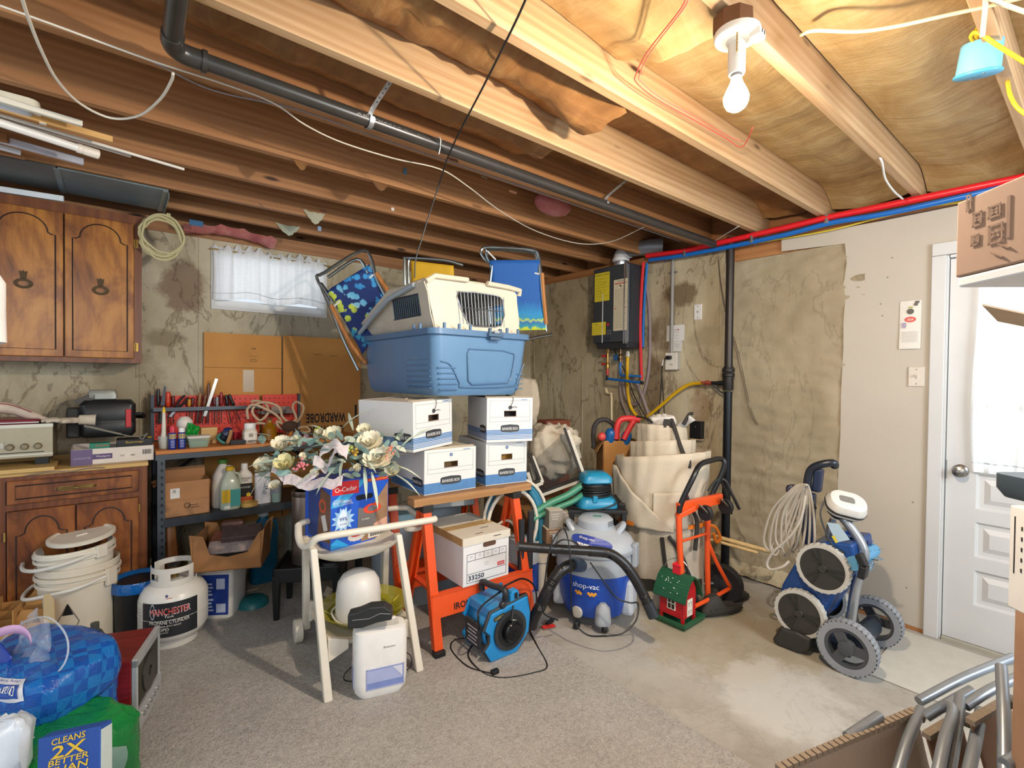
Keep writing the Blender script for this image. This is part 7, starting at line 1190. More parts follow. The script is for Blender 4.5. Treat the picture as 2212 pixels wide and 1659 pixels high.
O('wire_grille', [tube([(wx0 - .012 + (wx1 - wx0 + .006) * k / 14 + .012 * (1 - k / 14), yf(0) - .004, kh + wz0_ - .004), (wx0 - .02 + (wx1 - wx0 + .014) * k / 14, yf(.2) - .004, kh + wz1_)], .0022, 5) for k in range(15)] + [tube([(wx0 - .0, yf(.12) - .006, kh + .128), (wx1 - .002, yf(.12) - .006, kh + .132)], .0026, 5)], C('#cfd2d6', .25, .9), PCr, kind='stuff')
O('grille_rim', tube([q_ + V((0, -.006, 0)) for q_ in b_], .0045, 6, 0, True), C('#bfc3c8', .25, .9), PCr, sm=1)
# beach chairs folded behind the carrier
def chair(name, label, D, ref, frame, cloth, cmat, arms, wood_arms, stripes=()):
    c = thing(name, label, 'chair', od(*ref, D), rz=-YAW); k = D / F
    L = lambda px, py, dy=0: V(((px - ref[0]) * k, dy, -(py - ref[1]) * k))
    for f_ in frame: O('frame_tube', tube([L(*q_) for q_ in f_], .0105, 8, 4), C('#a9b4b8', .2, .95), c, sm=1)
    a, b, c_, d = [L(*q_) for q_ in cloth]; O('sling', surf(10, 14, lambda u, v: (a.lerp(b, u)).lerp(d.lerp(c_, u), v) + V((0, -.012 + .02 * math.sin(PI * v), 0))), cmat, c, sm=1, solid=.003)
    for f_ in wood_arms: O('wooden_arm', tube([L(*q_) for q_ in f_], .014, 8, 2), wood('#9a5f2c', '#b67539', '#c58a4d', 2, 1, .5, False), c, sm=1)
    for f_ in arms: O('strap', tube([L(*q_) for q_ in f_], .006, 5, 2), WHITE, c)
    return c, L
t = NT('tropical_cloth'); vo = t.n('TexVoronoi'); t.l(t.map((22, 22, 22), rot=(0, .5, 0)), vo.inputs['Vector']); vo.inputs['Scale'].default_value = 1; vo.inputs['Randomness'].default_value = 1
fl = t.ramp(t.math('ADD', vo.outputs['Distance'], t.math('MULTIPLY', t.noise(t.map(60), 1, 3), .5)), ((.66, 1.0), (.74, 0.0)))
gr_ = t.n('SeparateXYZ'); t.l(t.map(1, rot=(0, math.radians(-32), 0)), gr_.inputs[0])
band = t.ramp(t.math('ADD', t.math('MULTIPLY', gr_.outputs['Z'], 1.0), .5), ((.36, '#2f8fb0'), (.38, '#b9cf4a'), (.49, '#c6d850'), (.50, '#8fcbe6'), (.56, '#5bb2dd'), (.6, '#2f86c9'), (.66, '#3f9fdc'), (.75, '#2f7fb8')))
m_trop = t.done(t.mix(fl, '#15306f', band), .7)
CH1, L1 = chair('beach_chair', 'folded beach chair with a blue and lime flowered sling behind the carrier', 3.12, (760, 655), [[(712, 650), (684, 602), (700, 590), (778, 542), (800, 556), (812, 600), (835, 645)], [(722, 655), (690, 610), (715, 668), (745, 740), (775, 800)], [(708, 600), (770, 560), (795, 590)]], [(706, 630), (798, 572), (846, 668), (785, 765)], m_trop, [[(722, 662), (735, 650)], [(798, 600), (810, 590)]], [[(715, 660), (735, 700), (760, 745), (792, 785)], [(812, 590), (832, 620), (846, 640)]])
t = NT('palm_cloth'); sx_ = t.n('SeparateXYZ'); t.l(t.map(1), sx_.inputs[0]); zz_ = t.math('ADD', t.math('MULTIPLY', sx_.outputs['Z'], 1.6), t.math('ADD', .5, t.math('MULTIPLY', t.math('SUBTRACT', t.noise(t.map((40, 5, 14)), 1, 3), .5), .12)))
m_palm = t.done(t.ramp(zz_, ((.06, '#1d6fae'), (.12, '#1f7f9f'), (.135, '#c9d63a'), (.20, '#c9d63a'), (.215, '#2f96a0'), (.27, '#2a6fb0'), (.30, '#b9cf4a'), (.31, '#2f8fb0'), (.36, '#2a8fc9'), (.5, '#1f5fae'))), .7)
CH2, L2 = chair('beach_chair', 'folded beach chair with a plain blue and yellow fringed sling at the right', 3.30, (1118, 650), [[(1062, 575), (1046, 560), (1038, 545), (1050, 535), (1100, 536), (1150, 540), (1162, 552), (1164, 590)], [(1062, 580), (1050, 550), (1060, 540), (1148, 545), (1158, 570)], [(1164, 560), (1172, 640), (1180, 715)], [(1194, 722), (1165, 727), (1100, 742)], [(1062, 575), (1056, 640), (1060, 700)]], [(1056, 564), (1164, 562), (1180, 712), (1070, 716)], m_palm, [[(1048, 540), (1070, 562)], [(1154, 590), (1168, 592)]], [[(1170, 590), (1174, 640), (1180, 700)]])
CH3, L3 = chair('beach_chair', 'folded chair with a yellow sling peeking over the carrier', 3.30, (900, 600), [[(876, 640), (874, 565), (882, 558), (960, 562), (1000, 572)], [(884, 630), (882, 568), (888, 562)]], [(888, 564), (980, 574), (985, 680), (890, 680)], C('#d9a91f', .7, 0, .06), [], [])
# black motor fan on the carpet
q = oz(1085, 1416, .008); fw_ = .255; FN = thing('carpet_fan', 'bright blue floor drying fan with a black motor and handle', 'fan', (q.x + .02, q.y - .0, .008), rz=-.03); s_ = fw_; m_fb_ = C('#1f86c6', .3, 0, .04)
oc = [(-.10, 0), (.06, .0), (.135, .085), (.145, .18), (.125, .268), (.03, .255), (-.10, .235), (-.135, .16), (-.105, .13), (-.105, .09), (-.135, .06)]
O('front_plate', prism(oc, -.02, .012, 'y'), m_fb_, FN, bev=.006); O('rear_plate', prism([(x * .96, z) for x, z in oc], .19, .215, 'y'), m_fb_, FN, bev=.006)
O('rubber_edge', tube([(x * 1.01, -.004, max(.009, z * 1.005)) for x, z in oc], .010, 6, 0, True), C('#2a2c2f', .6), FN, sm=1)
O('drum', X(lathe([(.115, 0), (.115, .18)], 32, False), T(0, .012, .13) @ Rx(-PI / 2)), m_fb_, FN, sm=1, solid=.004); O('top_housing', prism([(-.10, .20), (.09, .225), (.085, .262), (-.09, .245)], .0, .2, 'y'), m_fb_, FN, bev=.008)
O('motor_recess', X(annulus(.055, .098, 0, .010, 30), fr((.01, -.021, .13), (1, 0, 0), (0, 0, 1))), C('#2b2e31', .5), FN, sm=1); O('grille', [X(annulus(r_, r_ + .003, 0, .012, 26), fr((.01, -.021, .13), (1, 0, 0), (0, 0, 1))) for r_ in (.058, .066, .074)], C('#101214', .35), FN, kind='stuff')
O('motor', X(lathe([(.050, 0), (.052, .002), (.050, .03), (.042, .036), (.040, .042), (.014, .045), (.012, .05)], 24), fr((.01, -.021, .13), (1, 0, 0), (0, 0, 1))), C('#17191b', .25, .3), FN, sm=1); O('motor_label', X(strip(2.2, 3.2, 0, .02, .0525, 6), fr((.01, -.024, .13), (1, 0, 0), (0, 0, 1))), C('#cfd0cc', .5), FN)
O('handle', [tube([(-.03, .17, .27), (-.03, .17, .315), (-.02, .10, .318), (.0, .01, .318), (.0, .01, .27)], .016, 10, 3)], C('#232629', .4), FN, sm=1); O('knob', X(lathe([(.016, 0), (.016, .02), (.012, .024)], 14), fr((-.03, -.002, .262), (1, 0, 0), (0, 0, 1))), C('#2a2d30', .4), FN, sm=1)
O('switch_tower', prism([(.02, .24), (.075, .25), (.078, .30), (.065, .315), (.035, .31), (.022, .29)], -.01, .03, 'y'), m_fb_, FN, bev=.006); O('switch', cb((.055, -.012, .285), (.018, .006, .03)), BLACK, FN, bev=.002)
plate(FN, fr((-.055, -.0205, .21), (1, 0, .2), (-.2, 0, 1)), .07, .024, C('#3b3a2c', .5), 'maker_badge', .001, .01); txt(FN, 'LASKO', fr((-.055, -.0216, .21), (1, 0, .2), (-.2, 0, 1)), C('#d8c98a', .5), w=.05, h=.009)
O('side_panel', box(-.137, -.125, .03, .16, .05, .17), C('#34373b', .6), FN); O('printed_label', [cb((-.138, .095, .14 - .018 * k), (.001, .09 - .02 * (k % 2), .006)) for k in range(5)], C('#bfc3c6', .6), FN, kind='stuff')
cordp = [(x, y, z) for x, y, z in ((1112, 1305, .27),)]
iv = lambda px, py, z: (Mx.Rotation(.03, 4, 'Z') @ (oz(px, py, z) - FN.location))
O('cord', [tube([(.0, -.06, .135), (-.0, -.05, .20), (.03, -.022, .245)], .0045, 6, 3), tube([iv(1085, 1270, .30), iv(1098, 1262, .33), iv(1130, 1250, .30), iv(1155, 1268, .22), iv(1158, 1310, .12), iv(1142, 1350, .03), iv(1160, 1395, .006), iv(1182, 1440, .006), iv(1150, 1455, .006), iv(1090, 1465, .006), iv(1045, 1455, .006), iv(1012, 1420, .006), iv(1020, 1395, .008), iv(1040, 1390, .012)], .005, 7, 5), tube([iv(1040, 1390, .012), iv(1010, 1380, .006), iv(980, 1385, .006), iv(975, 1405, .006), iv(1010, 1440, .006), iv(1062, 1456, .008)], .005, 7, 5), tube([iv(1085, 1275, .31), iv(1040, 1310, .29), iv(1033, 1340, .24), iv(1040, 1390, .012)], .005, 7, 4)], BLACK, FN, sm=1, kind='stuff'); q_ = iv(1062, 1456, .012); O('plug', cb((q_[0] + .018, q_[1], q_[2] + .004), (.04, .024, .022)), BLACK, FN, bev=.005)
# pale cartons behind the cart
q = od(880, 1130, 2.95); GBx = solo('grey_carton', 'tall pale grey carton standing behind the serving cart', 'carton', cb((0, .12, .25), (.30, .24, .50)), C('#9aa5ac', .7), (q.x - .02, q.y - .02, 0), rz=-.2, bev=.003)
solo('blue_carton', 'flat pale blue carton on the tall grey carton behind the flowers', 'carton', cb((0, .10, .035), (.28, .22, .07)), C('#8fb3bd', .7), (q.x - .02, q.y - .01, .502), rz=-.15, bev=.003); solo('grey_shoebox', 'open pale grey shallow box slanting under the lower left file box', 'box', [box(-.16, .16, 0, .2, 0, .004), box(-.16, .16, 0, .004, 0, .045), box(-.16, -.156, 0, .2, 0, .045), box(.156, .16, 0, .2, 0, .045), box(-.16, .16, .196, .2, 0, .045)], C('#a3abb0', .7), (q.x + .22, q.y - .12, .60), rot=(0, .0, -.3)); solo('stacked_carton', 'pale carton standing on the floor behind the number box', 'carton', cb((0, .1, .295), (.30, .2, .59)), C('#8f999f', .75), (q.x + .23, q.y + .02, 0.001), rz=-.25, bev=.003)
# ================================================================ the pile against the right-hand wall
def uz(p, z): p.z = z; return p
q = od(1212, 1180, 3.35); BCt = solo('brown_carton', 'large brown carton under the bag and screens in the back pile', 'carton', cb((0, .18, .26), (.62, .40, .52)), C('#8a6238', .85, 0, .08, 9), (2.32, 2.46, 0), rz=-.25, bev=.003)
solo('red_carton', 'tall brick red carton behind the canvas bag', 'carton', cb((0, 0, oy(1180, 908, 3.02).z / 2), (.24, .16, oy(1180, 908, 3.02).z)), C('#8a4a32', .8), (2.92, 3.02, .001), rz=-.2, bev=.003)
q = od(1196, 972, 3.42); CBg = solo('canvas_bag', 'plump cream canvas bag resting in the window screens', 'bag', bag((0, 0, 0), (.175, .15, .175), 4, .22, 24, .75, .8), C('#c9bda9', .95, 0, .06, 20, .5, 160), q, rz=-YAW, sm=80)
q = od(1128, 862, 3.05); solo('seat_cushion', 'grey brown fabric cushion behind the upper right file box', 'cushion', bag((0, 0, -.02), (.10, .06, .15), 8, .12, 16, .5, .5), C('#a39886', .95, 0, .06, 20, .4, 200), q, rz=-YAW - .1, sm=80)
def seg(a, b, w_, d_): a, b = V(a), V(b); M = along(a, b); return X(cb((0, 0, (b - a).length / 2), (w_, d_, (b - a).length)), M)
S0 = od(1262, 1032, 3.22); 
for k, (lab, pts) in enumerate((('window screen with white and black rails behind the sump pump', ((1226, 928), (1264, 1034), (1166, 1070), (1146, 1000))), ('second black framed screen leaning behind the first', ((1150, 985), (1172, 1042), (1150, 1052), (1140, 1020))))):
    D_ = 3.22 - .04 * k; P_ = [od(x, y, D_) for x, y in pts]; s = thing('window_screen', lab, 'window screen', P_[1]); P_ = [p_ - P_[1] for p_ in P_]
    for i in range(3): O('rail', seg(P_[i], P_[i + 1], .035, .022), C('#d6cfc0', .5), s, bev=.003)
    off = (P_[0] + P_[2]).normalized() * .026 + V((-.004, -.006, 0)); O('black_rail', [seg(P_[i] + off, P_[i + 1] + off, .024, .018) for i in range(2)], C('#2a2420', .5), s)
    O('mesh', ([p_ + V((.004, .004, 0)) for p_ in P_], [(0, 1, 2, 3)]), clear('#3a3a38', .35, .6), s)
# hose reel
rc = od(1112, 1118, 2.98); HRl = thing('hose_reel', 'white wire reel wound with thick blue corrugated pool hose', 'hose reel', rc, rz=-YAW + .35)
O('rim', [tube([(.20 * math.cos(a), -.02, .24 * math.sin(a)) for a in [k * PI / 14 for k in range(28)]], .010, 8, 0, True), tube([(.155 * math.cos(a) - .03, -.05, .20 * math.sin(a) - .02) for a in [k * PI / 14 for k in range(28)]], .011, 8, 0, True)], C('#d9d2c2', .4), HRl, sm=1, kind='stuff')
def corr(pts, r, col, n=10, step=.008, amp=.1, rough=.4):
    P_ = smooth(pts, 8); out, rr_ = [], []; L = 0
    for i in range(len(P_) - 1):
        d = (P_[i + 1] - P_[i]); m_ = max(1, int(d.length / (step * .5)))
        for j in range(m_): out.append(P_[i] + d * (j / m_)); rr_.append(r * (1 + amp * (1 if len(out) % 2 else -1)))
    return tube(out, rr_, n)
m_bh = C('#2f7896', .4)
for k, (a0, a1, r_, dy) in enumerate(((2.3, -1.15, .175, .0), (2.0, -1.3, .150, .03), (3.6, .2, .165, .05))): O('hose_coil', corr([(r_ * math.cos(a0 + (a1 - a0) * i / 9), dy, (r_ + .04) * math.sin(a0 + (a1 - a0) * i / 9)) for i in range(10)], .021, None, 9, .009, .07), m_bh, HRl, sm=80)
O('hose_coil', corr([(.10, .0, .16), (.15, -.01, .05), (.165, -.02, -.1), (.16, -.02, -.26)], .021, None, 9, .009, .07), m_bh, HRl, sm=80)
O('spoke', [tube([(-.18, -.03, -.06), (-.06, -.04, .0), (.02, -.045, -.1), (.06, -.04, -.22)], .008, 6, 4), tube([(0, -.03, -.22), (0, -.03, -rc.z + .02)], .012, 8), tube([(.10, .1, -.22), (.12, .12, -rc.z + .02)], .012, 8)], C('#cfc9bb', .4), HRl, sm=1, kind='stuff')
for k, (x0, y0, x1, y1, D_) in enumerate(((1127, 1122, 1124, 1250, 2.8), (1147, 1104, 1141, 1232, 2.82))):
    a, b = od(x0, y0, D_), od(x1, y1, D_); b = a + (b - a) * 1.0; b.z = max(b.z, .0); f_ = V((b.x, b.y, .006)); solo('vacuum_wand', ('shorter black tube standing before the hose reel', 'taller black tube standing before the hose reel')[k], 'tube', tube([V((0, 0, 0)), a - f_], .019, 12), C('#25272a', .45), f_, sm=1)
# green hoses
q = od(1190, 1085, 3.05); gp_ = [od(x, y, D_) - q for x, y, D_ in ((1150, 1110, 2.98), (1185, 1088, 3.03), (1225, 1070, 3.06), (1258, 1048, 3.1), (1285, 1034, 3.15), (1300, 1034, 3.22))]; gq_ = [od(x, y, D_) - q for x, y, D_ in ((1150, 1122, 2.97), (1190, 1102, 3.02), (1235, 1084, 3.05), (1262, 1066, 3.1), (1290, 1050, 3.2))]
solo('green_hose', 'thick pale green hose curving up to the carton in the back pile', 'hose', [tube(gp_, .022, 10, 5), tube(gq_, .018, 10, 5)], C('#3f8569', .4), q, sm=1)
# cartons and sump pump
for k, (x0, y0, x1, y1, D_, lab) in enumerate(((1186, 1104, 1214, 1142, 2.93, 'small grey printed carton beside the blue hose'), (1216, 1108, 1262, 1132, 3.0, 'small grey printed carton under the sump pump'), (1180, 1144, 1222, 1176, 2.93, 'brown carton below the small grey one'))):
    a = od(x0, y1, D_); w__ = (x1 - x0) * D_ / F; h__ = (y1 - y0) * D_ / F; o = thing('small_carton', lab, 'carton', a, rz=-YAW + .3)
    O('carton', box(0, w__ * 1.15, 0, .12, 0, h__), C('#8d8478' if k < 2 else '#7d5e42', .8), o, bev=.002); O('top_panel', box(.001, w__ * 1.15, .001, .119, h__, h__ + .002), C('#c9bfae', .8), o); O('printed_line', [cb((w__ * .5, -.001, h__ * (.8 - .14 * j)), (w__ * (.7 - .1 * j), .001, .003)) for j in range(3)], C('#cfc8bc', .8), o, kind='stuff')
zsp = od(1285, 1100, 3.02).z
SPb = solo('tray_table', 'black tray on short legs carrying the teal sump pump', 'tray', [cb((0, 0, zsp - .012), (.36, .26, .02))] + [cb((x, y, (zsp - .02) / 2), (.03, .03, zsp - .022)) for x in (-.16, .16) for y in (-.11, .11)], C('#1d1d1f', .5), (od(1285, 1085, 3.12).x, od(1285, 1085, 3.12).y, .001), rz=-YAW, bev=.003)
SP_ = thing('sump_pump', 'bright teal submersible pump wrapped with black cord', 'pump', (SPb.location.x, SPb.location.y, zsp), rz=-YAW + .15); m_tl = C('#1f86ad', .35)
O('base', rbox([(.25, .20, 0), (.25, .20, .02), (.22, .18, .055), (.17, .15, .065)], .04, 4), m_tl, SP_, sm=1); O('drum', lathe([(.07, .06), (.075, .07), (.072, .15)], 22), C('#17303a', .4), SP_, sm=1); O('cap', rbox([(.17, .14, .145), (.19, .16, .155), (.18, .15, .19), (.12, .10, .215)], .03, 4), m_tl, SP_, sm=1)
O('cord_wrap', [tube([((.095 + .004 * math.sin(k * 3)) * math.cos(a), (.085) * math.sin(a), .075 + .011 * k + .006 * math.sin(a + k)) for a in [j * PI / 10 for j in range(20)]], .0062, 6, 0, True) for k in range(7)], BLACK, SP_, sm=1, kind='stuff'); O('clip', [cb((-.03, -.095, .06), (.03, .02, .04))], m_tl, SP_, bev=.004); O('cord', tube([(.09, -.06, .08), (.11, -.10, .04), (.02, -.115, .008), (-.1, -.13, .006), (-.18, -.06, .01)], .005, 6, 4), BLACK, SP_)
# white pail and the carton of pool floats above it
q = od(1325, 1090, 3.45); wp = solo('white_drum', 'white plastic drum under the carton of bottles', 'drum', lathe([(.15, 0), (.155, .005), (.165, q.z + .16), (.17, q.z + .165), (.17, q.z + .19), (.16, q.z + .195)], 28), C('#cfcac0', .45), (od(1328, 1050, 3.55).x, od(1328, 1050, 3.55).y, .001), sm=1)
zc_ = q.z + .197; a = od(1303, 1028, 3.42); wc = .25; hc = od(1303, 952, 3.42).z - zc_
BX = thing('bottle_carton', 'open brown carton of blue bottles with red grips on the white drum', 'carton', (a.x, a.y, zc_), rz=-YAW + .05)
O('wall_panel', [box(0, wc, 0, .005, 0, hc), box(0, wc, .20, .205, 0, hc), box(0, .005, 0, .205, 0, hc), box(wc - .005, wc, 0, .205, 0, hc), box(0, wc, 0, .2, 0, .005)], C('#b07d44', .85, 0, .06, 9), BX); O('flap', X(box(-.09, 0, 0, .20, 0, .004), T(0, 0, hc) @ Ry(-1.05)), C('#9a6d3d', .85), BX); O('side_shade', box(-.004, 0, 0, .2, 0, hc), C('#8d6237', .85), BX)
def inb(nm, lab, cat, parts, mat, px, py, D_=3.45, **k): return solo(nm, lab, cat, parts, mat, od(px, py, D_), rz=-YAW, sm=1, **k)
for px, py, lab, r_ in ((1318, 945, 'blue bottle with a round top leaning in the brown carton', .042), (1352, 950, 'blue bottle under the red grip in the brown carton', .036)): b_ = inb('blue_bottle', lab, 'bottle', X(lathe([(r_ * .9, -.12), (r_, -.1), (r_, .03), (r_ * .8, .055), (r_ * .5, .065), (r_ * .3, .06)], 20), Rx(.35) @ Ry(.1)), C('#1c5e9e', .3), px, py)
inb('black_tube_loop', 'arched black foam tube standing in the brown carton', 'tube', tube([(-.095, 0, -.10), (-.10, 0, .02), (-.075, 0, .085), (-.02, 0, .105), (.04, 0, .07), (.062, 0, .0), (.065, 0, -.10)], .017, 10, 5), C('#34302e', .7), 1312, 938, 3.5)
inb('red_grip', 'bright red plastic grip hooking over the blue bottles', 'grip', [tube([(-.06, 0, -.06), (-.055, 0, .03), (-.03, .0, .075), (.03, 0, .085), (.10, 0, .075)], .022, 10, 5), tube([(.06, -.01, .07), (.03, -.01, .02), (-.01, -.01, -.06)], .020, 10, 4)], C('#d5383a', .4), 1350, 930, 3.42); inb('red_ball', 'small red ball at the left of the brown carton', 'ball', ball((0, 0, 0), .03, 14), C('#cf4a45', .4), 1300, 943, 3.40)
# canvas roll
cx_, cy_ = 2.80, 1.87; m_cv = C('#c3b6a1', .9, 0, .07, 7, .35, 140); m_cv2 = C('#b5aa97', .9, 0, .10, 6, .35, 140)
CV = thing('canvas_roll', 'large rolled canvas cover tied with straps standing by the wall', 'canvas cover', (cx_, cy_, .002), rz=-math.atan2(cx_, cy_))
K = 1 / F
def cz(py, D_=3.1): return od(1447, py, D_).z
def wrapc(r0, r1, z0, z1f, seed, a0=PI, a1=3 * PI, n=60, m_=10, amp=.012, spir=0):
    def f(u, v):
        a = a0 + (a1 - a0) * u; z1 = z1f(a) if callable(z1f) else z1f; z = z0 + (z1 - z0) * v; r = r0 + (r1 - r0) * v + spir * u
        r += amp * (1.5 * noise.noise(V((math.cos(a) * 2.2, math.sin(a) * 2.2, z * 3 + seed))) + .7 * noise.noise(V((math.cos(a) * 6, math.sin(a) * 6, z * 4 + seed))) + .35 * math.sin(a * 17 + 3 * math.sin(z * 5)))
        return (r * math.sin(a), -r * math.cos(a), z)
    return surf(n, m_, f)
zs_t = cz(1128); zt1 = cz(985); zt2 = cz(958); zt3 = cz(925)
O('lower_skirt', wrapc(.285, .270, 0, zs_t + .01, 1, amp=.020, m_=12), m_cv2, CV, sm=80); O('black_hem', wrapc(.292, .289, .10, .17, 1, -1.2, 1.0, amp=.020), C('#26241f', .8), CV, sm=80)
O('outer_wrap', wrapc(.275, .290, zs_t - .02, lambda a: zt1 + .04 * math.sin(a * 1.0 + .6), 2, amp=.014, n=70), m_cv, CV, sm=80, solid=.006)
O('flap', wrapc(.300, .312, zs_t - .01, lambda a: zs_t + .02 + .32 * max(0, min(1, (-a + .2) / 1.3)), 5, -1.25, .25, amp=.010, n=30), m_cv, CV, sm=80, solid=.006, label='diagonal overlapping flap'); O('flap', wrapc(.302, .308, zs_t, lambda a: zs_t + .22 + .03 * a, 7, -.15, .55, amp=.006, n=20), m_cv, CV, sm=80, solid=.006)
O('middle_roll', wrapc(.21, .20, zt1 - .25, lambda a: zt2 + .03 * math.sin(a + 1), 3, amp=.012), m_cv, CV, sm=80, solid=.006); O('inner_roll', wrapc(.16, .15, zt2 - .25, lambda a: zt3 + .02 * math.sin(a + 2), 4, amp=.010), m_cv, CV, sm=80, solid=.006)
O('top_fold', surf(16, 8, lambda u, v: (.14 + .24 * (u - .5), .02 - .10 * v + .02 * math.sin(u * 5), zt1 - .04 + .06 * v + .03 * math.sin(u * 4 + v * 2))), m_cv, CV, sm=80, solid=.006); O('top_tuft', bag((.0, -.03, zt3 + .03), (.085, .06, .045), 6, .4, 16, .8, .8), C('#cfcac2', .8, 0, .05), CV, sm=80); O('top_tuft', surf(8, 10, lambda u, v: (.085 + .10 * v - .035 * (u - .5) , -.05 + .02 * math.sin(v * 5), zt3 - .06 + .17 * v * (1 - .35 * v) + .03 * u)), C('#bdb9b4', .8), CV, sm=80, solid=.008)
m_st_ = C('#2c2723', .7)
O('black_strap', [tube([(-.06, -.13, zt3 + .03), (-.09, -.09, zt3 + .05), (-.16, -.02, zt3 + .06)], .008, 6, 3), tube([(.055, -.13, zt3 + .055), (.07, -.155, zt3 + .02), (.11, -.19, zt3 - .10), (.155, -.21, zt3 - .21)], .012, 6, 4), tube([(.13, -.07, zt3 + .02), (.165, -.06, zt3 + .085), (.185, -.05, zt3 + .09)], .012, 6, 3), cb((.04, -.13, zt3 + .03), (.06, .04, .05))], m_st_, CV, kind='stuff')
O('buckle', [cb((.155, -.225, zt3 - .20), (.035, .02, .06)), cb((-.235, -.20, zs_t + .09), (.05, .03, .05))], C('#3a3a3a', .4, .5), CV, bev=.006); O('black_strap', [tube([(-.28, -.12, zs_t + .14), (-.24, -.20, zs_t + .10), (-.21, -.24, zs_t + .05)], .013, 6, 3), tube([(.14, -.27, zs_t + .22), (.17, -.27, zs_t + .14), (.21, -.24, zs_t + .05), (.2, -.25, zs_t - .12)], .013, 6, 4), tube([(.05, -.295, zs_t - .04), (.12, -.285, zs_t - .14), (.18, -.27, zs_t - .30), (.23, -.25, .04)], .013, 6, 4), tube([(.01, -.3, zs_t - .05), (.03, -.3, zs_t - .2), (.06, -.30, .14)], .013, 6, 4)], m_st_, CV, kind='stuff')
# orange tie-down strap, hand truck
hoopz = zs_t; OSp = solo('orange_strap', 'orange webbing strap tied round the canvas roll', 'strap', loft([[V((r_ * math.sin(a), -r_ * math.cos(a), hoopz + dz + .015 * math.sin(a + .8)))  for a in [2 * PI * j / 48 for j in range(48)]] for r_, dz in ((.302, -.013), (.302, .013), (.299, .013), (.299, -.013))], closed=True), C('#e07a22', .5), (cx_, cy_, .002), rz=CV.rotation_euler[2], sm=1); O('tail', tube([(.28, -.10, hoopz), (.33, -.08, hoopz - .02), (.36, -.05, hoopz - .09), (.34, -.05, hoopz - .12), (.32, -.07, hoopz - .06)], .010, 6, 4), C('#e07a22', .5), OSp)
DL, DR_ = 2.82, 2.98; Lp = lambda x, y: od(x, y, DL); Rp = lambda x, y: od(x, y, DR_)
h0 = V((Lp(1470, 1240).x, Lp(1470, 1240).y, 0)); HTk = thing('hand_truck', 'orange folding hand truck with a black loop handle', 'hand truck', h0); m_ho = C('#e0521f', .35)
R_ = lambda p_: p_ - h0
lb_, rb_ = R_(Lp(1474, 1255)), R_(Rp(1532, 1215))
O('upright', tube([R_(Lp(1466, 1112)), R_(Lp(1468, 1180)), R_(Lp(1474, 1260)), V((R_(Lp(1478, 1290)).x, R_(Lp(1478, 1290)).y, .06))], .0175, 10), m_ho, HTk, sm=1); O('upright', tube([R_(Rp(1530, 1085)), R_(Rp(1528, 1190)), V((R_(Rp(1530, 1240)).x, R_(Rp(1530, 1240)).y, .06))], .0165, 10), m_ho, HTk, sm=1)
O('loop_handle', tube([R_(Lp(1467, 1108)), R_(Lp(1472, 1085)), R_(Lp(1498, 1030)), R_(od(1512, 1004, 2.86)), R_(od(1535, 995, 2.92)), R_(Rp(1556, 991)), R_(Rp(1565, 1000)), R_(Rp(1558, 1025)), R_(Rp(1530, 1085))], .0155, 10, 3), C('#16171a', .3), HTk, sm=1)
O('cross_plate', [seg(R_(Lp(1464, 1098)), R_(Rp(1558, 1076)), .03, .06), seg(R_(Lp(1464, 1114)), R_(od(1500, 1096, 2.86)), .04, .03)], m_ho, HTk, bev=.004); O('rung', tube([R_(Lp(1470, 1170)), R_(Rp(1528, 1152))], .008, 8), m_ho, HTk)
for px, py, D_ in ((1524, 1108, 2.84), (1568, 1094, 2.94)):
    cpt = R_(od(px, py, D_)); cs = O('caster', X(lathe([(.042, -.013), (.045, -.01), (.045, .01), (.042, .013), (.02, .014)], 20), T(*cpt) @ Rz(1.5) @ Rx(PI / 2)), C('#1c1d20', .45), HTk, sm=1); O('fork', seg(cpt + V((-.045, .01, .05)), cpt + V((0, -.012, 0)), .03, .008), C('#9a917f', .35, .9), cs, bev=.002)
wc_ = od(1560, 1246, 3.05); wc_.z = .125; wc_ = R_(wc_); wl = R_(V((Lp(1490, 1250).x, Lp(1490, 1250).y, .125)))
ax_ = Rz(1.78) @ Rx(PI / 2)
for p_ in (wc_, wl + V((.10, .17, 0))):
    wv_ = O('wheel', X(lathe([(.085, -.022), (.115, -.03), (.124, -.018), (.124, .018), (.115, .03), (.085, .022)], 30), T(*p_) @ ax_), C('#1b1c1e', .6), HTk, sm=1); O('rim', X(lathe([(.02, -.034), (.04, -.03), (.085, -.016), (.085, .016), (.04, .03), (.02, .034)], 24), T(*p_) @ ax_), C('#2c2d30', .3), wv_, sm=1)
O('axle', tube([wl + V((.10, .17, 0)), wc_ + (wc_ - wl).normalized() * .04], .010, 8), STEEL, HTk); O('brace', [tube([R_(Rp(1529, 1170)), R_(Rp(1548, 1215)), wc_ + V((-.03, -.05, .03)), wc_ + V((-.02, -.05, -.01)), R_(V((Lp(1500, 1290).x, Lp(1500, 1290).y, .09)))], .012, 8, 3)], m_ho, HTk, sm=1)
O('toe_plate', [X(box(-.12, .12, -.1, .12, .004, .010), T(*(R_(Lp(1500, 1280)) * 1)) @ T(.16, .16, -R_(Lp(1500, 1280)).z))], C('#3a2f28', .5), HTk)
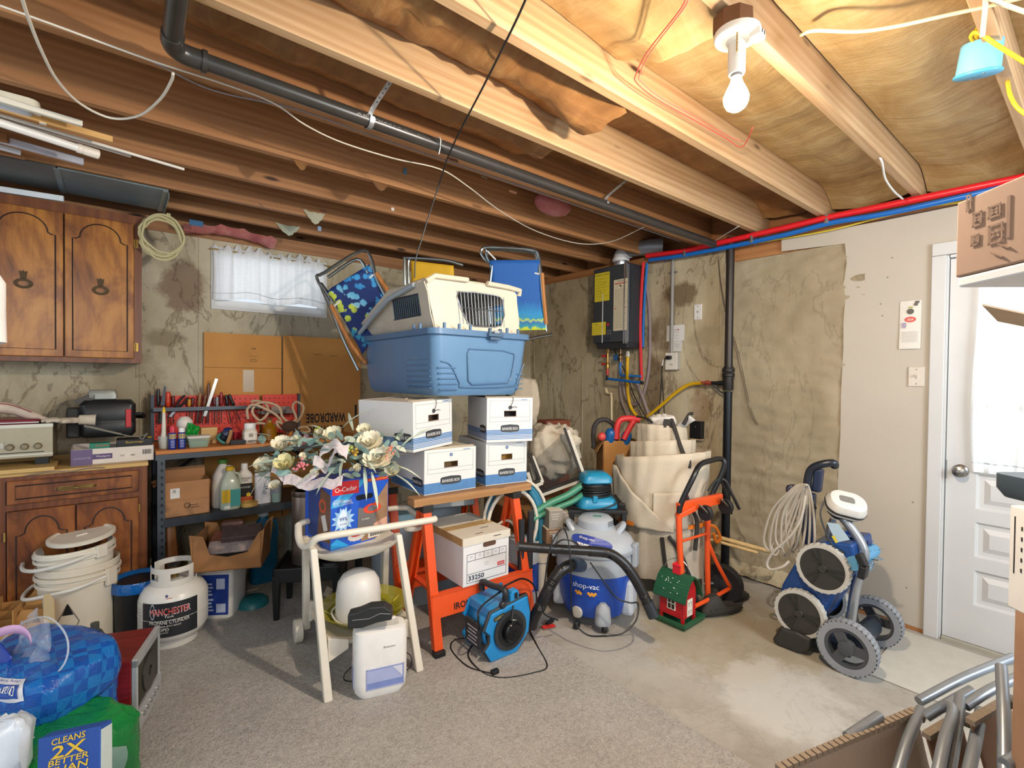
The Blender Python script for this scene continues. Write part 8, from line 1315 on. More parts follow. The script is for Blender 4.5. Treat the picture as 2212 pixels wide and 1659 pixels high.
bh = R_(Rp(1552, 1032)); BCr = solo('bungee_bundle', 'black bungee straps hanging from the hand truck handle', 'strap', [tube([bh + h0 - Rp(1552, 1032), od(1568, 1040, 2.98) - Rp(1552, 1032), od(1580, 1065, 2.97) - Rp(1552, 1032), od(1590, 1085, 2.96) - Rp(1552, 1032), od(1597, 1100, 2.96) - Rp(1552, 1032)], .009, 7, 4), tube([V((.0, 0, 0)), od(1562, 1048, 3.0) - Rp(1552, 1032), od(1572, 1080, 3.0) - Rp(1552, 1032), od(1580, 1110, 3.0) - Rp(1552, 1032)], .008, 7, 4), tube([V((0, 0, .0)), od(1540, 1045, 2.96) - Rp(1552, 1032), od(1530, 1060, 2.94) - Rp(1552, 1032)], .007, 7, 4)], C('#1b1a1a', .5), Rp(1552, 1032), sm=1)
# poles sticking out past the hand truck
for k, (a_, b_, r_, lab) in enumerate((((1500, 1146), (1662, 1191), .013, 'thicker pale wooden pole jutting out towards the pool robot'), ((1510, 1158), (1636, 1194), .010, 'thinner pale wooden pole below the thicker one'))):
    a, b = od(*a_, 3.18), od(*b_, 3.08); solo('wooden_pole', lab, 'pole', tube([V((0, 0, 0)), (b - a) * .97, b - a], [r_, r_, r_ * .8], 10), wood('#c9a56c', '#d8b880', '#e3c893', 2, 1.5, .5, False), a, sm=1)
wl_ = [ox(x, y, XW - .02) for x, y in ((1587, 1118), (1600, 1150), (1607, 1158), (1611, 1165), (1606, 1172), (1598, 1168), (1600, 1160))]
solo('hook_wire', 'bent wire with a hooked end hanging low on the parged wall', 'wire', tube([q_ - wl_[0] for q_ in wl_], .004, 6, 4), C('#8a7a62', .5), wl_[0])
q = oz(1665, 1265, 0); q.z = .006
DRf = solo('dry_leaves', 'small heap of dry brown leaves and twigs by the wall base', 'leaves', [X(surf(3, 2, lambda u, v: (.05 * u, .018 * (v - .5) * math.sin(PI * (.1 + .8 * u)) * 2, .02 * u * u)), T(rnd.uniform(-.05, .09), rnd.uniform(-.09, .09), rnd.uniform(.0, .05)) @ Rz(rnd.uniform(0, 6)) @ Ry(-rnd.uniform(0, .9))) for _ in range(46)], C('#6f452c', .8, 0, .3, 30), (3.30, 1.20, .006), sm=80); DRf['kind'] = 'stuff'
# clogs
def clog(lab, px, py, rz, z=.0):
    q = oz(px, py, 0); c = thing('clog', lab, 'shoe', (q.x, q.y, z), rz=rz); m_ = C('#2e2a26', .75)
    L, sec = .30, []
    for i in range(13):
        t_ = i / 12; w__ = (.048 * math.sin(PI * min(1, .12 + t_ * .85)) ** .55 + .004 * (1 - t_)); top = .085 - .03 * t_ if t_ < .5 else .07 - .02 * (t_ - .5)
        x = -L / 2 + L * t_; hh_ = (.095 + .04 * math.sin(PI * t_ * .9)) if t_ < .45 else .09 - .012 * (t_ - .45) * 2
        hh_ *= min(1, .45 + t_ * 4); sec.append([V((x, -w__, 0)), V((x, w__, 0)), V((x, w__ * 1.02, .03)), V((x, w__ * .9, hh_ * .75)), V((x, w__ * .45, hh_ if t_ < .45 else .03)), V((x, -w__ * .45, hh_ if t_ < .45 else .03)), V((x, -w__ * .9, hh_ * .75)), V((x, -w__ * 1.02, .03))])
    O('upper', loft(sec), m_, c, sm=1, sub=1); O('sole_line', tube([(s_[0].x, s_[0].y * 1.04, .022) for s_ in sec] + [(s_[0].x, -s_[0].y * 1.04, .022) for s_ in reversed(sec)], .0025, 5, 0, True), C('#1f1c19', .8), c)
    O('vent_hole', [X(lathe([(.0065, 0), (.006, .002)], 10), fr((x, y, z_), (1, 0, 0), (0, .6, .8 if y < 0 else -.8))) for x, y, z_ in ((-.09, -.036, .066), (-.06, -.038, .075), (-.035, -.040, .08), (-.10, -.042, .048), (-.07, -.045, .055), (-.04, -.046, .058))], BLACK, c, kind='stuff'); return c
clog('black rubber clog with vent holes beside the toy barn feeder', 1557, 1325, math.radians(-22)); clog('second black clog standing behind the first one', 1572, 1299, math.radians(-26))
# ================================================================ wet vacuum, toy barn, pool robot, and the right-hand foreground
q = oz(1283, 1362, 0); vd = V((q.x, q.y, 0)).normalized(); vc = q + vd * .19; RV = -math.atan2(vd.x, vd.y)
SV = thing('wet_vacuum', 'big blue and grey wet vacuum on casters with a black hose', 'vacuum', (vc.x, vc.y, .002), rz=RV); m_vb = C('#1a49a8', .3); m_vg = C('#a9b0b8', .35)
zt_ = od(1283, 1242, 2.72).z; zl_ = od(1283, 1188, 2.80).z; zm_ = od(1300, 1140, 2.9).z; zk_ = od(1300, 1113, 2.9).z
O('tub', lathe([(.165, .055), (.18, .06), (.205, .14), (.222, zt_ - .02), (.226, zt_)], 40), m_vb, SV, sm=1); O('tub_band', lathe([(.226, zt_ - .006), (.228, zt_), (.224, zt_ + .05), (.222, zl_ - .012), (.232, zl_ - .008), (.232, zl_ + .010)], 40, False), C('#9aa1a9', .35), SV, sm=1)
O('lid', lathe([(.232, zl_ + .008), (.230, zl_ + .02), (.205, zl_ + .06), (.165, zm_ - .02), (.115, zm_ + .01), (.105, zm_ + .012), (.103, zk_ - .02), (.085, zk_ - .004), (.03, zk_), (.001, zk_)], 40), m_vg, SV, sm=1)
O('vent_slot', [X(strip(.75 + 0, 1.35, 0, .005, .1042, 6), T(0, 0, zm_ + .022 + .010 * k)) for k in range(4)], C('#3c4147', .6), SV, kind='stuff'); O('cap_label', X(rbox([(.05, .03, 0), (.05, .03, .003)], .006), T(.01, -.02, zk_ - .001)), C('#5d8a7a', .5), SV)
for s in (-1, 1): O('carry_handle', tube([(s * .12, -.05, zm_ - .02), (s * .155, -.02, zm_ + .02), (s * .16, .04, zm_ + .02), (s * .13, .08, zm_ - .02)], .018, 8, 4), m_vg, SV, sm=1)
for a in (1.25, -1.6): O('side_latch', X(cb((0, -.238, zl_ - .02), (.06, .03, .13)), Rz(a)), C('#9ba2aa', .35), SV, bev=.008); O('skirt', X(cb((0, -.205, .16), (.12, .07, .20)), Rz(a)), C('#b9bfc6', .4), SV, bev=.02)
L0 = zl_ + .060; lab = [(.01 + .205 - 0, 0)]
def lidp(x, z): return (x, -math.sqrt(max(0, (.2155 - (z - L0) * .95) ** 2 - x * x)) , z)
def ldec(nm, poly, mat, off=0.0): return O(nm, ([V(lidp(x, z)) + V((0, -off, off * .6)) for x, z in poly], [tuple(range(len(poly)))]), mat, SV)
ov = [(-.03 + .125 * math.cos(a) * (1 if math.cos(a) > 0 else .8), L0 + .008 + .032 * math.sin(a) * (1.0) - .10 * (.125 * math.cos(a))) for a in [2 * PI * k / 24 for k in range(24)]]
v_ = [V(lidp(x, z)) + V((0, -.004, .003)) for x, z in ov]; c_ = V(lidp(-.03, L0 + .008)) + V((0, -.004, .003)); O('blue_label', ([c_] + v_, [(0, 1 + i, 1 + (i + 1) % 24) for i in range(24)]), C('#2a3f93', .4), SV)
def lidtxt(s, x, z, w__, h__, mat):
    o = txt(SV, s, Mx.Identity(4), mat, w=w__, h=h__); o.matrix_local = Mx.Identity(4)
    for vv in o.data.vertices: xx = vv.co.x + x; vv.co = V(lidp(xx, z + vv.co.y * .75 - .10 * xx)) + V((0, -.007, .005))
lidtxt('shop-vac', -.045, L0 + .020, .085, .020, WHITE)
for k, s in enumerate(('16', '60.5', '6.5')):
    o = plate(SV, Mx.Identity(4), .032, .020, WHITE, 'number_panel')
    for vv in o.data.vertices: xx = vv.co.x - .082 + .036 * k; vv.co = V(lidp(xx, L0 - .010 + vv.co.y * .75 - .10 * xx)) + V((0, -.0055 - vv.co.z, .004))
    lidtxt(s, -.082 + .036 * k, L0 - .010, .024, .013, C('#1f2a55', .5))
wtxt(SV, 'shop-vac', .228, -.22, zt_ - .055, .15, .038, C('#e6e9ee', .4)); O('flower_print', [X(lathe([(.009, 0), (.001, .001)], 6), fr((.2265 * math.sin(a), -.2265 * math.cos(a), zt_ - .09 - .008 * (i % 2)), (math.cos(a), math.sin(a), 0), (0, 0, 1))) for i, a in enumerate((-.46, -.42, -.38, -.34, -.14, -.10, -.06, -.02, .02))], C('#d9922f', .5), SV, kind='stuff')
for a in (.22, -.5, 2.2, 3.6):
    ch_ = O('caster_pod', X(rbox([(.085, .07, .05), (.09, .08, .07), (.075, .07, .14), (.03, .03, .165)], .03, 4), Rz(a) @ T(0, -.215, 0)), C('#9b9fa5', .4), SV, sm=1) if a != -.5 else O('drain_cap', X(lathe([(.032, 0), (.034, .006), (.030, .014), (.020, .016)], 22), Rz(a) @ fr((0, -.19, .085), (1, 0, 0), (0, 0, 1))), C('#b5b0a6', .4), SV, sm=1)
    O('caster_wheel', X(lathe([(.020, -.012), (.024, -.008), (.024, .008), (.020, .012)], 16), Rz(a) @ T(.01, -.215, .024) @ Ry(PI / 2)), BLACK, SV, sm=1)
IV = (T(vc.x, vc.y, .002) @ Rz(RV)).inverted(); ip = lambda px, py, D_: IV @ od(px, py, D_)
m_hs = C('#1d1c1d', .35)
O('wand', tube([ip(1118, 1180, 2.45), ip(1165, 1184, 2.48), ip(1275, 1190, 2.54)], .0235, 14), C('#211f1f', .35), SV, sm=1); O('hose_cuff', tube([ip(1272, 1190, 2.54), ip(1298, 1192, 2.56)], .027, 14), m_hs, SV, sm=1)
O('hose', corr([ip(1296, 1192, 2.56), ip(1322, 1198, 2.56), ip(1350, 1220, 2.55), ip(1375, 1256, 2.54), ip(1395, 1296, 2.53), ip(1408, 1325, 2.52)], .026, None, 12, .008, .07), m_hs, SV, sm=80); O('hose_cuff', tube([ip(1398, 1300, 2.53), ip(1412, 1332, 2.52)], .030, 14), C('#2a2e35', .3), SV, sm=1)
O('inlet', tube([ip(1256, 1222, 2.70), ip(1236, 1220, 2.60)], .034, 16), C('#23344a', .35), SV, sm=1); O('hose', corr([ip(1243, 1221, 2.63), ip(1226, 1224, 2.58), ip(1205, 1240, 2.55), ip(1183, 1275, 2.53), ip(1165, 1315, 2.54)], .029, None, 12, .008, .07), m_hs, SV, sm=80); O('nozzle', tube([ip(1168, 1305, 2.54), ip(1152, 1338, 2.56), ip(1148, 1352, 2.57)], [.027, .03, .033], 14), m_hs, SV, sm=1)
O('power_cord', [tube([ip(x, y, D_) for x, y, D_ in pts], .0042, 6, 5) for pts in ([(1205, 1340, 2.6), (1172, 1320, 2.5), (1178, 1250, 2.42), (1190, 1180, 2.42), (1215, 1142, 2.5), (1228, 1170, 2.46), (1233, 1230, 2.44), (1234, 1300, 2.5), (1242, 1345, 2.52), (1270, 1372, 2.5), (1310, 1374, 2.45)], [(1275, 1215, 2.56), (1300, 1250, 2.52), (1330, 1290, 2.52), (1360, 1302, 2.52), (1378, 1304, 2.54), (1374, 1340, 2.5), (1345, 1368, 2.47), (1310, 1374, 2.45)], [(1195, 1180, 2.46), (1215, 1166, 2.46), (1240, 1170, 2.46), (1252, 1180, 2.48)])], BLACK, SV, sm=1, kind='stuff')
q = oz(1185, 1353, .012); TGc = thing('plug_tag', 'black plug with a bright red tag lying by the vacuum', 'plug', q, rz=-.3); O('plug', tube([(-.0, .02, .0), (.05, .05, .006)], .013, 8), BLACK, TGc, sm=1); O('red_tag', cb((.0, .0, .0), (.075, .03, .004)), C('#cf2a22', .5), TGc)
q = od(1135, 1215, 2.98); V2 = thing('small_vacuum', 'second smaller blue vacuum hidden behind the sawhorse leg', 'vacuum', (q.x, q.y + .06, .001), rz=-YAW); O('tub', lathe([(.10, .03), (.12, .05), (.13, .28)], 24), m_vb, V2, sm=1); O('lid', lathe([(.135, .28), (.135, .33), (.10, .40), (.03, .42)], 24), m_vg, V2, sm=1); O('caster_pod', rbox([(.08, .07, 0), (.09, .08, .03), (.05, .05, .11)], .03, 4), C('#9b9fa5', .4), V2, T(.10, -.10, .0), sm=1); O('printed_label', cb((.03, -.128, .24), (.05, .004, .04)), C('#cfd3da', .5), V2)
q = od(1172, 1212, 2.98); solo('pipe_fitting', 'short white plastic pipe fitting standing behind the vacuum hose', 'fitting', lathe([(.028, 0), (.028, q.z), (.036, q.z), (.036, q.z + .04), (.03, q.z + .042)], 16), C('#d9d2c4', .4), (q.x, q.y, .001), sm=1)
# toy barn feeder
f0 = oz(1479, 1369, 0); BRn = thing('barn_feeder', 'red toy barn bird feeder with a green roof and tray', 'bird feeder', (f0.x, f0.y, .002), rz=.02); m_g = C('#1c5638', .5, 0, .12, 30); m_r = C('#b9161e', .5)
bw_, bd_ = .225, .205
O('tray', [loft([[(x, y, z) for x, y in ((e, e), (bw_ - e, e), (bw_ - e, bd_ - e), (e, bd_ - e))] for e, z in ((.012, 0), (0, .022), (.0, .035), (.016, .035), (.02, .016))])], m_g, BRn)
hx0, hx1, hy0_, hy1_, hz1_ = .035, .165, .03, .18, .19
O('body', [box(hx0, hx1, hy0_, hy1_, .05, hz1_), box(hx0, hx0 + .015, hy0_, hy0_ + .015, .016, .05), box(hx1 - .015, hx1, hy0_, hy0_ + .015, .016, .05), box(hx0, hx0 + .015, hy1_ - .015, hy1_, .016, .05)], m_r, BRn); gx = (hx0 + hx1) / 2
prof = [(hx0 - .03, .155), (hx0 - .012, .20), (hx0 + .022, .255), (gx, .285), (hx1 - .022, .255), (hx1 + .012, .20), (hx1 + .03, .155)]
O('gable', prism([(hx0, hz1_)] + [(x, z) for x, z in ((hx0 + .002, .20), (hx0 + .03, .248), (gx, .276), (hx1 - .03, .248), (hx1 - .002, .20))] + [(hx1, hz1_)], hy0_, hy1_, 'y'), m_r, BRn)
O('siding_groove', [box(hx0 - .0008, hx1 + .0008, hy0_ - .0008, hy1_ + .0008, .06 + .016 * k, .062 + .016 * k) for k in range(8)], C('#8f0f16', .6), BRn, kind='stuff')
O('roof', loft([[V((x, y, z)) for x, z in prof] + [V((x * .97 + gx * .03, y, z - .006)) for x, z in reversed(prof)] for y in (hy0_ - .028, hy1_ + .028)]), m_g, BRn); O('roof_rib', [tube([(a_[0] + (b_[0] - a_[0]) * f_, hy0_ - .028, a_[1] + (b_[1] - a_[1]) * f_), (a_[0] + (b_[0] - a_[0]) * f_, hy1_ + .028, a_[1] + (b_[1] - a_[1]) * f_)], .0028, 5) for a_, b_ in zip(prof, prof[1:]) for f_ in (.15, .4, .65, .9)], m_g, BRn, kind='stuff')
O('paint_speck', [ball((hx0 - .02 + .05 * t_, hy0_ + .02 + .13 * rnd.random(), .185 + .085 * t_ ** .8), .0028, 5) for t_ in [rnd.random() for _ in range(16)]], WHITE, BRn, kind='stuff'); cz_ = (hy0_ + hy1_) / 2
O('cupola', [cb((gx, cz_, .30), (.042, .046, .05)), loft([[(gx + sx * .026, cz_ + sy * .028, .325) for sx, sy in ((-1, -1), (1, -1), (1, 1), (-1, 1))], [(gx + sx * .002, cz_ + sy * .002, .348) for sx, sy in ((-1, -1), (1, -1), (1, 1), (-1, 1))]])], C('#d01f2c', .45), BRn)
wy = cz_ + .0; O('window', [box(hx0 - .003, hx0, wy - .026, wy + .026, .085, .155)], C('#e6dfd0', .5), BRn); O('window_pane', [box(hx0 - .004, hx0 - .001, wy + s * .0115 - .009, wy + s * .0115 + .009, z, z + .027) for s in (-1, 1) for z in (.090, .123)], C('#2b1d15', .5), BRn)
O('barn_door', box(gx - .027, gx + .027, hy0_ - .003, hy0_, .056, .15), C('#e6dfd0', .5), BRn); O('door_mark', [X(prism([(-.004, -.006), (.004, -.006), (0, .006)], 0, .001), fr((gx + sx * .012, hy0_ - .003, z), (1, 0, 0), (0, 0, 1) if k % 2 else (0, 0, -1))) for sx in (-1, 1) for k, z in enumerate((.068, .085, .112, .13))], C('#3a3129', .6), BRn, kind='stuff'); O('wire_bail', tube([(gx - .0, hy0_ - .02, .27), (gx, hy0_ + .02, .335), (gx, cz_, .36), (gx, hy1_ - .01, .33), (gx, hy1_ + .02, .27)], .0018, 5, 5), CHROME, BRn)
# pool robot on its caddy: axles run square to the right-hand wall
XN = 2.74; m_rb = C('#17427f', .3, 0, .05); wn = lambda px, py, X_=XN: ox(px, py, X_)
P0 = wn(1770, 1400); RBt = thing('pool_robot', 'blue pool cleaning robot with big wheels parked upright on a wheeled caddy', 'pool robot', (XN, P0.y, 0)); lo = lambda p_: p_ - RBt.location; W_ = lambda px, py, dx=0: lo(ox(px, py, XN + dx))
A_, B_ = W_(1777, 1228), W_(1727, 1325); rw_ = .118
hull = [W_(1672, 1330, .04), W_(1690, 1262, .04), W_(1738, 1180, .04), W_(1790, 1168, .04), W_(1842, 1176, .04), W_(1850, 1235, .04), W_(1800, 1290, .04), W_(1768, 1345, .04), W_(1720, 1372, .04)]
O('body', loft([[V((x, p_.y, p_.z)) * 1 for p_ in hull] for x in (.035, .07, .30, .335)]), m_rb, RBt, bev=.012, bs=3); O('top_hatch', X(lathe([(.05, 0), (.055, .006), (.045, .010), (.04, -.02)], 22), T(.18, W_(1810, 1172).y + .01, W_(1810, 1172).z - .004)), C('#143f86', .3), RBt, sm=1)
for dx in (0, .335):
    for p_ in (A_, B_):
        M = T(dx, p_.y, p_.z) @ Ry(-PI / 2) if dx == 0 else T(dx, p_.y, p_.z) @ Ry(PI / 2); wv_ = O('drive_wheel', [X(annulus(rw_ * .86, rw_, -.028, .012, 40), M)] + [X(cb((rw_, 0, -.008), (.008, .010, .034)), M @ Rz(2 * PI * k / 26)) for k in range(26)], C('#b9b5ac', .6), RBt, sm=1); O('wheel_disc', X(lathe([(rw_ * .87, -.01), (rw_ * .86, .008), (rw_ * .5, .010), (.02, .010), (.018, .014), (.001, .014)], 36), M), C('#33302c', .4), wv_, sm=1); O('disc_rib', [X(box(.02, rw_ * .78, -.006, .006, .009, .013), M @ Rz(2 * PI * k / 3 + .4 + s * .18)) for k in range(3) for s in (-1, 1)], C('#262421', .4), wv_, kind='stuff')
br = W_(1858, 1222, .02); O('roller_brush', [X(surf(1, 1, lambda u, v: (.012 * (v - .5), (.034 + .03 * u), .0)), T(.03 + .28 * ((k * 7) % 40) / 40, br.y + .03, br.z) @ Rx(2 * PI * k / 40)) for k in range(110)] + [tube([(.02, br.y + .03, br.z), (.33, br.y + .03, br.z)], .034, 12)], C('#5f9fc6', .5), RBt, kind='stuff'); O('brush_guard', [seg(W_(1855, 1196, .0), W_(1868, 1222, .0), .05, .03), seg(W_(1868, 1222, .0), W_(1862, 1248, .0), .06, .03)], BLACK, RBt, bev=.006)
O('scoop', loft([[p_ + V((dx, 0, 0)) for p_ in (W_(1672, 1378), W_(1690, 1352), W_(1725, 1362), W_(1756, 1378), W_(1752, 1402), W_(1730, 1408), W_(1685, 1392))] for dx in (-.03, .36)]), C('#2d2b29', .5), RBt, bev=.012, bs=3)
O('axle_housing', [tube([(.05, W_(1836, 1366).y, .115), (.34, W_(1836, 1366).y, .115)], .045, 16), cb((.17, W_(1790, 1372).y, .075), (.26, .16, .05))], C('#26303a', .45), RBt, sm=1)
cw_ = W_(1834, 1386); cy2 = cw_.y; 
for dx in (-.02, .39):
    M = T(dx, cy2, .127) @ Ry(-PI / 2 if dx < 0 else PI / 2); wv_ = O('caddy_wheel', X(annulus(.092, .125, -.025, .025, 40), M), C('#8d9095', .7), RBt, sm=1); O('tread', [X(cb((.124, 0, 0), (.006, .007, .05)), M @ Rz(2 * PI * k / 36)) for k in range(36)], C('#7d8085', .7), wv_, kind='stuff'); O('hub', [X(lathe([(.035, -.01), (.034, .026), (.012, .03)], 20), M), X(annulus(.078, .094, -.02, .022, 32), M)] + [X(box(.02, .085, -.022, .022, .008, .020), M @ Rz(2 * PI * k / 3 + .5)) for k in range(3)], C('#45484c', .4), wv_, sm=1)
O('handle_tube', [tube([W_(1838, 1338, .12), W_(1850, 1262, .12), W_(1866, 1205, .12), W_(1862, 1178, .12), W_(1842, 1145, .12), W_(1812, 1108, .12)], .022, 12, 5), tube([W_(1800, 1120, .22), W_(1790, 1150, .22), W_(1792, 1200, .25)], .016, 10, 3)], C('#a9adb2', .3, .7), RBt, sm=1)
O('top_handle', tube([W_(1756, 1100, .10), W_(1745, 1060, .10), W_(1746, 1030, .10), W_(1754, 1012, .10), W_(1775, 1003, .10), W_(1800, 1000, .12), W_(1803, 1007, .14)], .020, 10, 4), C('#1d222b', .3), RBt, sm=1); O('mast', [seg(W_(1770, 1012, .12), W_(1764, 1062, .12), .05, .04), seg(W_(1750, 1065, .10), W_(1746, 1175, .10), .055, .05)], C('#1a2540', .4), RBt, bev=.01)
cp = W_(1815, 1092, .10); cbx = O('control_box', rbox([(.14, .10, 0), (.17, .13, .012), (.18, .14, .05), (.16, .12, .078), (.12, .09, .084)], .055, 6), C('#d9d5cc', .35), RBt, T(*(cp + V((.03, 0, -.03)))) @ Rz(-1.1) @ Rx(.62) @ Ry(.25), sm=1); O('dark_band', X(rbox([(.183, .143, .030), (.184, .144, .044)], .055, 6, False), Mx.Identity(4)), C('#34312e', .5), cbx); O('display', X(rbox([(.07, .04, .084), (.068, .038, .086)], .012), T(-.01, 0, 0)), C('#77756f', .4), cbx); O('button_panel', X(rbox([(.05, .045, .083), (.05, .045, .0853)], .02), T(.04, -.002, 0)), C('#c9c8c6', .3), cbx)
O('box_base', rbox([(.10, .08, -.03), (.15, .11, .002)], .03, 4), C('#2a2d30', .4), cbx, sm=1); O('hang_tag', ([W_(1786, 1128, .04), W_(1812, 1132, .04), W_(1836, 1166, .04), W_(1806, 1172, .04)], [(0, 1, 2, 3)]), C('#a9c1d0', .5), RBt, solid=.001); O('yellow_tag_end', ([W_(1796, 1158, .035), W_(1803, 1157, .035), W_(1810, 1172, .035), W_(1805, 1173, .035)], [(0, 1, 2, 3)]), C('#d9c53a', .5), RBt, solid=.001); O('control_lead', tube([W_(1780, 1082, .06), W_(1772, 1110, .03), W_(1782, 1145, .02), W_(1800, 1180, .02), W_(1825, 1194, .03)], .004, 6, 5), C('#2b3036', .5), RBt)
hk_ = W_(1718, 1058, .06); O('cord_hook', tube([W_(1750, 1062, .10), W_(1722, 1052, .08), W_(1704, 1052, .05), W_(1703, 1062, .05)], .012, 8, 3), C('#2a2433', .4), RBt, sm=1)
for k in range(11):
    t_ = k / 10; xb_ = 1650 + 82 * t_ + 6 * math.sin(k * 2.1); yb = 1178 + 10 * math.sin(k * 1.7) + 12 * t_; xt = 1716 + 22 * t_
    O('cord_loop', tube([W_(xt, 1052, .05), W_((xt + xb_) / 2 - 14, 1100 + 6 * (k % 3), .03 + .006 * k), W_(xb_, yb - 16, .02 + .006 * k), W_(xb_ + 10, yb + 10, .02 + .006 * k), W_(xb_ + 22, yb - 6, .05), W_((xt + xb_) / 2 + 20, 1110, .07), W_(xt + 10, 1056, .07)], .0062, 7, 5, True), C('#a39a8c', .5), RBt, sm=1)
O('cord_loop', tube([W_(1740, 1070, .0), W_(1730, 1120, -.02), W_(1705, 1160, -.03), W_(1672, 1190, -.04), W_(1657, 1215, -.04), W_(1664, 1230, -.04), W_(1690, 1224, -.03), W_(1705, 1212, -.01)], .0065, 7, 5), C('#b0a79a', .5), RBt, sm=1)
# door mat
mq = [oz(*q_, 0) for q_ in ((1871, 1455), (1985, 1500))]; solo('door_mat', 'thin pale grey rubber mat on the floor before the white door', 'mat', box(0, XW - .07 - mq[0].x, -.75, 0, .001, .007), C('#bdb9af', .8, 0, .05, 12, .15, 120), (mq[0].x, mq[0].y, 0), bev=.002)
# cartons at the right edge
DC2 = .80; k5 = .53; c0 = od(2067, 438, DC2); dr = V((-.68, -.73, 0)).normalized(); nr = V((.73, -.68, 0)).normalized(); zb_ = od(2080, 600, DC2).z; hC = c0.z - zb_
RCt = thing('printed_carton', 'large tan carton with handling symbols high at the right edge', 'carton', (c0.x, c0.y, zb_), rz=math.atan2(dr.y, dr.x))
m_kc = C('#a98b76', .85, 0, .05, 8); O('carton', box(0, .33, 0, .21, 0, hC), m_kc, RCt, bev=.003)
m_pr = C('#8d715e', .85)
for u, v, w__, h__, nm in ((.075, .68, .032, .042, 'tie_symbol'), (.13, .70, .040, .036, 'barcode_symbol'), (.135, .42, .045, .055, 'cross_symbol'), (.07, .42, .028, .032, 'globe_symbol'), (.045, .93, .018, .05, 'corner_mark')):
    u *= k5; w__ *= k5; h__ *= k5
    O(nm, [box(-w__ / 2, w__ / 2, -h__ / 2, -h__ / 2 + .003, 0, .0006), box(-w__ / 2, w__ / 2, h__ / 2 - .003, h__ / 2, 0, .0006), box(-w__ / 2, -w__ / 2 + .003, -h__ / 2, h__ / 2, 0, .0006), box(w__ / 2 - .003, w__ / 2, -h__ / 2, h__ / 2, 0, .0006), X(cb((0, 0, .0003), (w__ * .7, .004, .0006)), Rz(.6)), X(cb((0, 0, .0003), (w__ * .7, .004, .0006)), Rz(-.6))], m_pr, RCt, fr((u, -.0008, hC * v), (1, 0, 0), (0, 0, 1)), kind='stuff')
O('symbol_bar', box(.168 * k5, .178 * k5, -.0012, 0, hC * .32, hC * .82), m_pr, RCt); O('slot_mark', [seg((.066, -.001, hC * .20), (.085, -.001, hC * .11), .003, .002), seg((.077, -.001, hC * .28), (.095, -.001, hC * .2), .003, .002)], m_pr, RCt, kind='stuff')
solo('foam_slab', 'white foam slab under the large tan carton at the right edge', 'foam', box(.006, .33, .0, .22, -.017, -.001), C('#e4e6e6', .7), (c0.x, c0.y, zb_), rz=RCt.rotation_euler[2], bev=.003)
q = od(2122, 658, 1.2); solo('carton_flap', 'brown cardboard flap with a blue edge jutting in at the right', 'flap', prism([(0, 0), (.10, -.16), (.22, -.34), (.30, -.30), (.16, -.06)], -.002, .002), C('#b39878', .85), q, rz=.05, rot=(.18, .1, .3))
q1, q2 = od(2182, 1090, 1.12), od(2176, 1330, 1.12); WCt = thing('white_carton', 'white carton with black print jutting in at the right edge', 'carton', (q1.x, q1.y, q2.z + .02), rz=RCt.rotation_euler[2]); hW = q1.z - q2.z - .02
O('carton', box(0.0, .5, 0, .35, 0, hW), C('#dcdad6', .7), WCt, bev=.003); O('black_print', [box(.012, .0145, -.001, 0, hW * .35, hW * .9)] + [cb((.03 + .012 * (k % 2), -.0006, hW * (.4 + .05 * k)), (.003, .001, .009)) for k in range(9)], PRINT, WCt, kind='stuff')
q3 = od(2182, 1290, 1.16); solo('brown_carton', 'worn brown carton standing under the white carton at the right edge', 'carton', box(.0, .5, .01, .36, 0, q2.z + .018), C('#a57f63', .85, 0, .1, 10), (q3.x, q3.y, .001), rz=RCt.rotation_euler[2], bev=.004); q4 = od(2212, 1130, 1.12); solo('dark_bin', 'rounded dark slate plastic bin on the white carton at the right edge', 'bin', rbox([(.16, .2, 0), (.18, .22, .02), (.18, .22, .055)], .03, 4), C('#3a4750', .4), (q4.x + .072, q4.y - .075, q1.z + .002), rz=-YAW, sm=1)
solo('tall_carton', 'plain tan carton holding up the printed carton just past the right edge', 'carton', box(.16, .33, .01, .2, 0, zb_ - .019), C('#a98b76', .85), (c0.x, c0.y, .001), rz=RCt.rotation_euler[2], bev=.003)
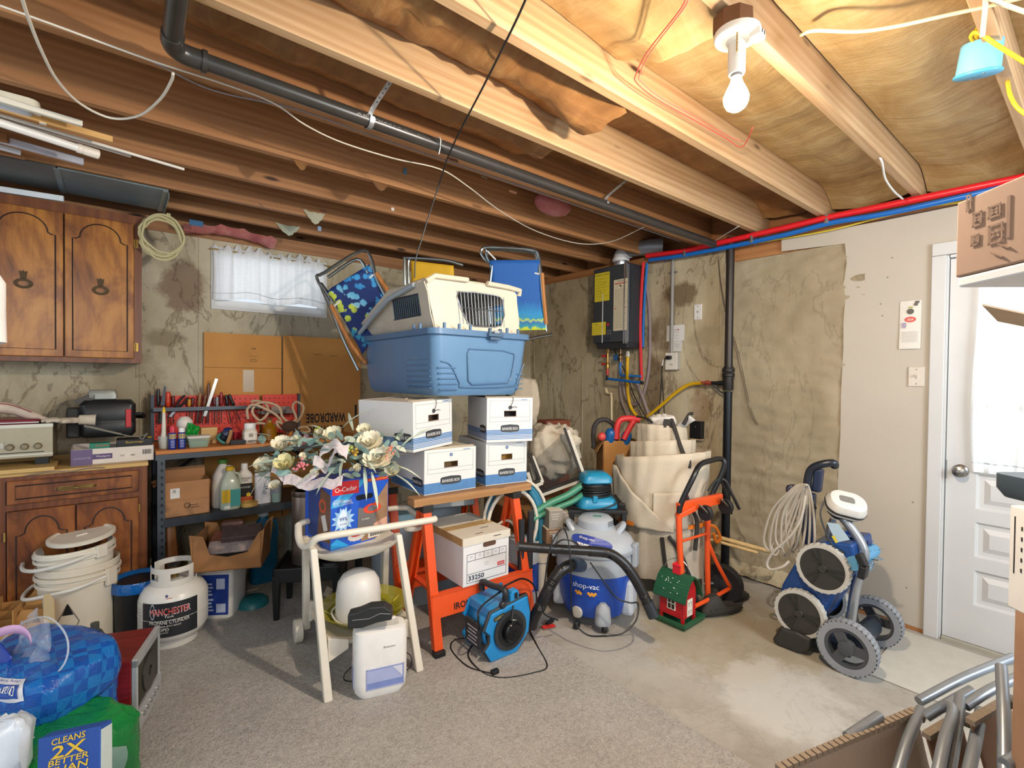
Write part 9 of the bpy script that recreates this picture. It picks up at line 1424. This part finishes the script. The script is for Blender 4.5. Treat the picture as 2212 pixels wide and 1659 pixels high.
# folded sling chairs in the lower right corner
m_tb = C('#8d949c', .35, .5); m_sl = [C('#a3907d', .8, 0, .05, 200), C('#8d6c50', .8, 0, .06, 200)]; GR = 'folded sling chairs leaning in the lower right corner'
def fold(k, lab, A, B, Dn, tubes, mat):
    a, b = od(*A), od(*B); O0 = V((a.x, a.y, 0)); c = thing('folded_chair', lab, 'chair', O0, group=GR); L_ = lambda p_: p_ - O0; a, b = L_(a), L_(b); dwn = V(Dn)
    O('sling', surf(14, 10, lambda u, v: a.lerp(b, u) + dwn * v + V((.004 * math.sin(9 * v), .006 * math.sin(u * 7), 0))), mat, c, sm=1, solid=.004); O('piped_edge', [seg(a.lerp(b, (i + .12) / 26), a.lerp(b, (i + .88) / 26), .020, .014) for i in range(26)], C('#8a7a68', .7), c, kind='stuff')
    for P_ in tubes: O('frame_tube', tube([L_(od(*p_)) for p_ in P_], .0135, 10, 3), m_tb, c, sm=1)
    O('corner_bracket', cb(b + V((.0, -.01, -.005)), (.05, .03, .02)), C('#6d6357', .4, .5), c, bev=.004); return c
fold(0, 'tan sling chair lying folded at the front of the lower right corner', (1680, 1662, 1.22), (1978, 1535, 1.42), (.16, -.04, -.36), [[(1990, 1532, 1.42), (1960, 1600, 1.34), (1930, 1700, 1.26)], [(1985, 1515, 1.46), (2080, 1465, 1.5), (2190, 1420, 1.55)], [(1830, 1592, 1.33), (1900, 1546, 1.38)]], m_sl[0])
fold(1, 'second folded sling chair with brown mesh and pale tubes behind the tan one', (2000, 1590, 1.30), (2075, 1545, 1.36), (.14, -.06, -.42), [[(2000, 1548, 1.40), (2040, 1525, 1.38), (2060, 1535, 1.34), (2040, 1600, 1.26), (2020, 1700, 1.18)], [(2075, 1505, 1.38), (2065, 1580, 1.30), (2045, 1700, 1.2)], [(2010, 1540, 1.44), (2100, 1490, 1.46)]], m_sl[1])
fold(2, 'third folded sling chair nearest the right edge with an upright pale tube', (2095, 1560, 1.26), (2180, 1510, 1.34), (.14, -.08, -.42), [[(2163, 1440, 1.34), (2168, 1540, 1.25), (2170, 1700, 1.14)], [(2085, 1525, 1.36), (2140, 1490, 1.38), (2230, 1450, 1.42)], [(2120, 1535, 1.34), (2105, 1610, 1.24), (2085, 1700, 1.16)], [(2170, 1650, 1.16), (2240, 1610, 1.2)]], m_sl[1])
bpy.context.view_layer.update()
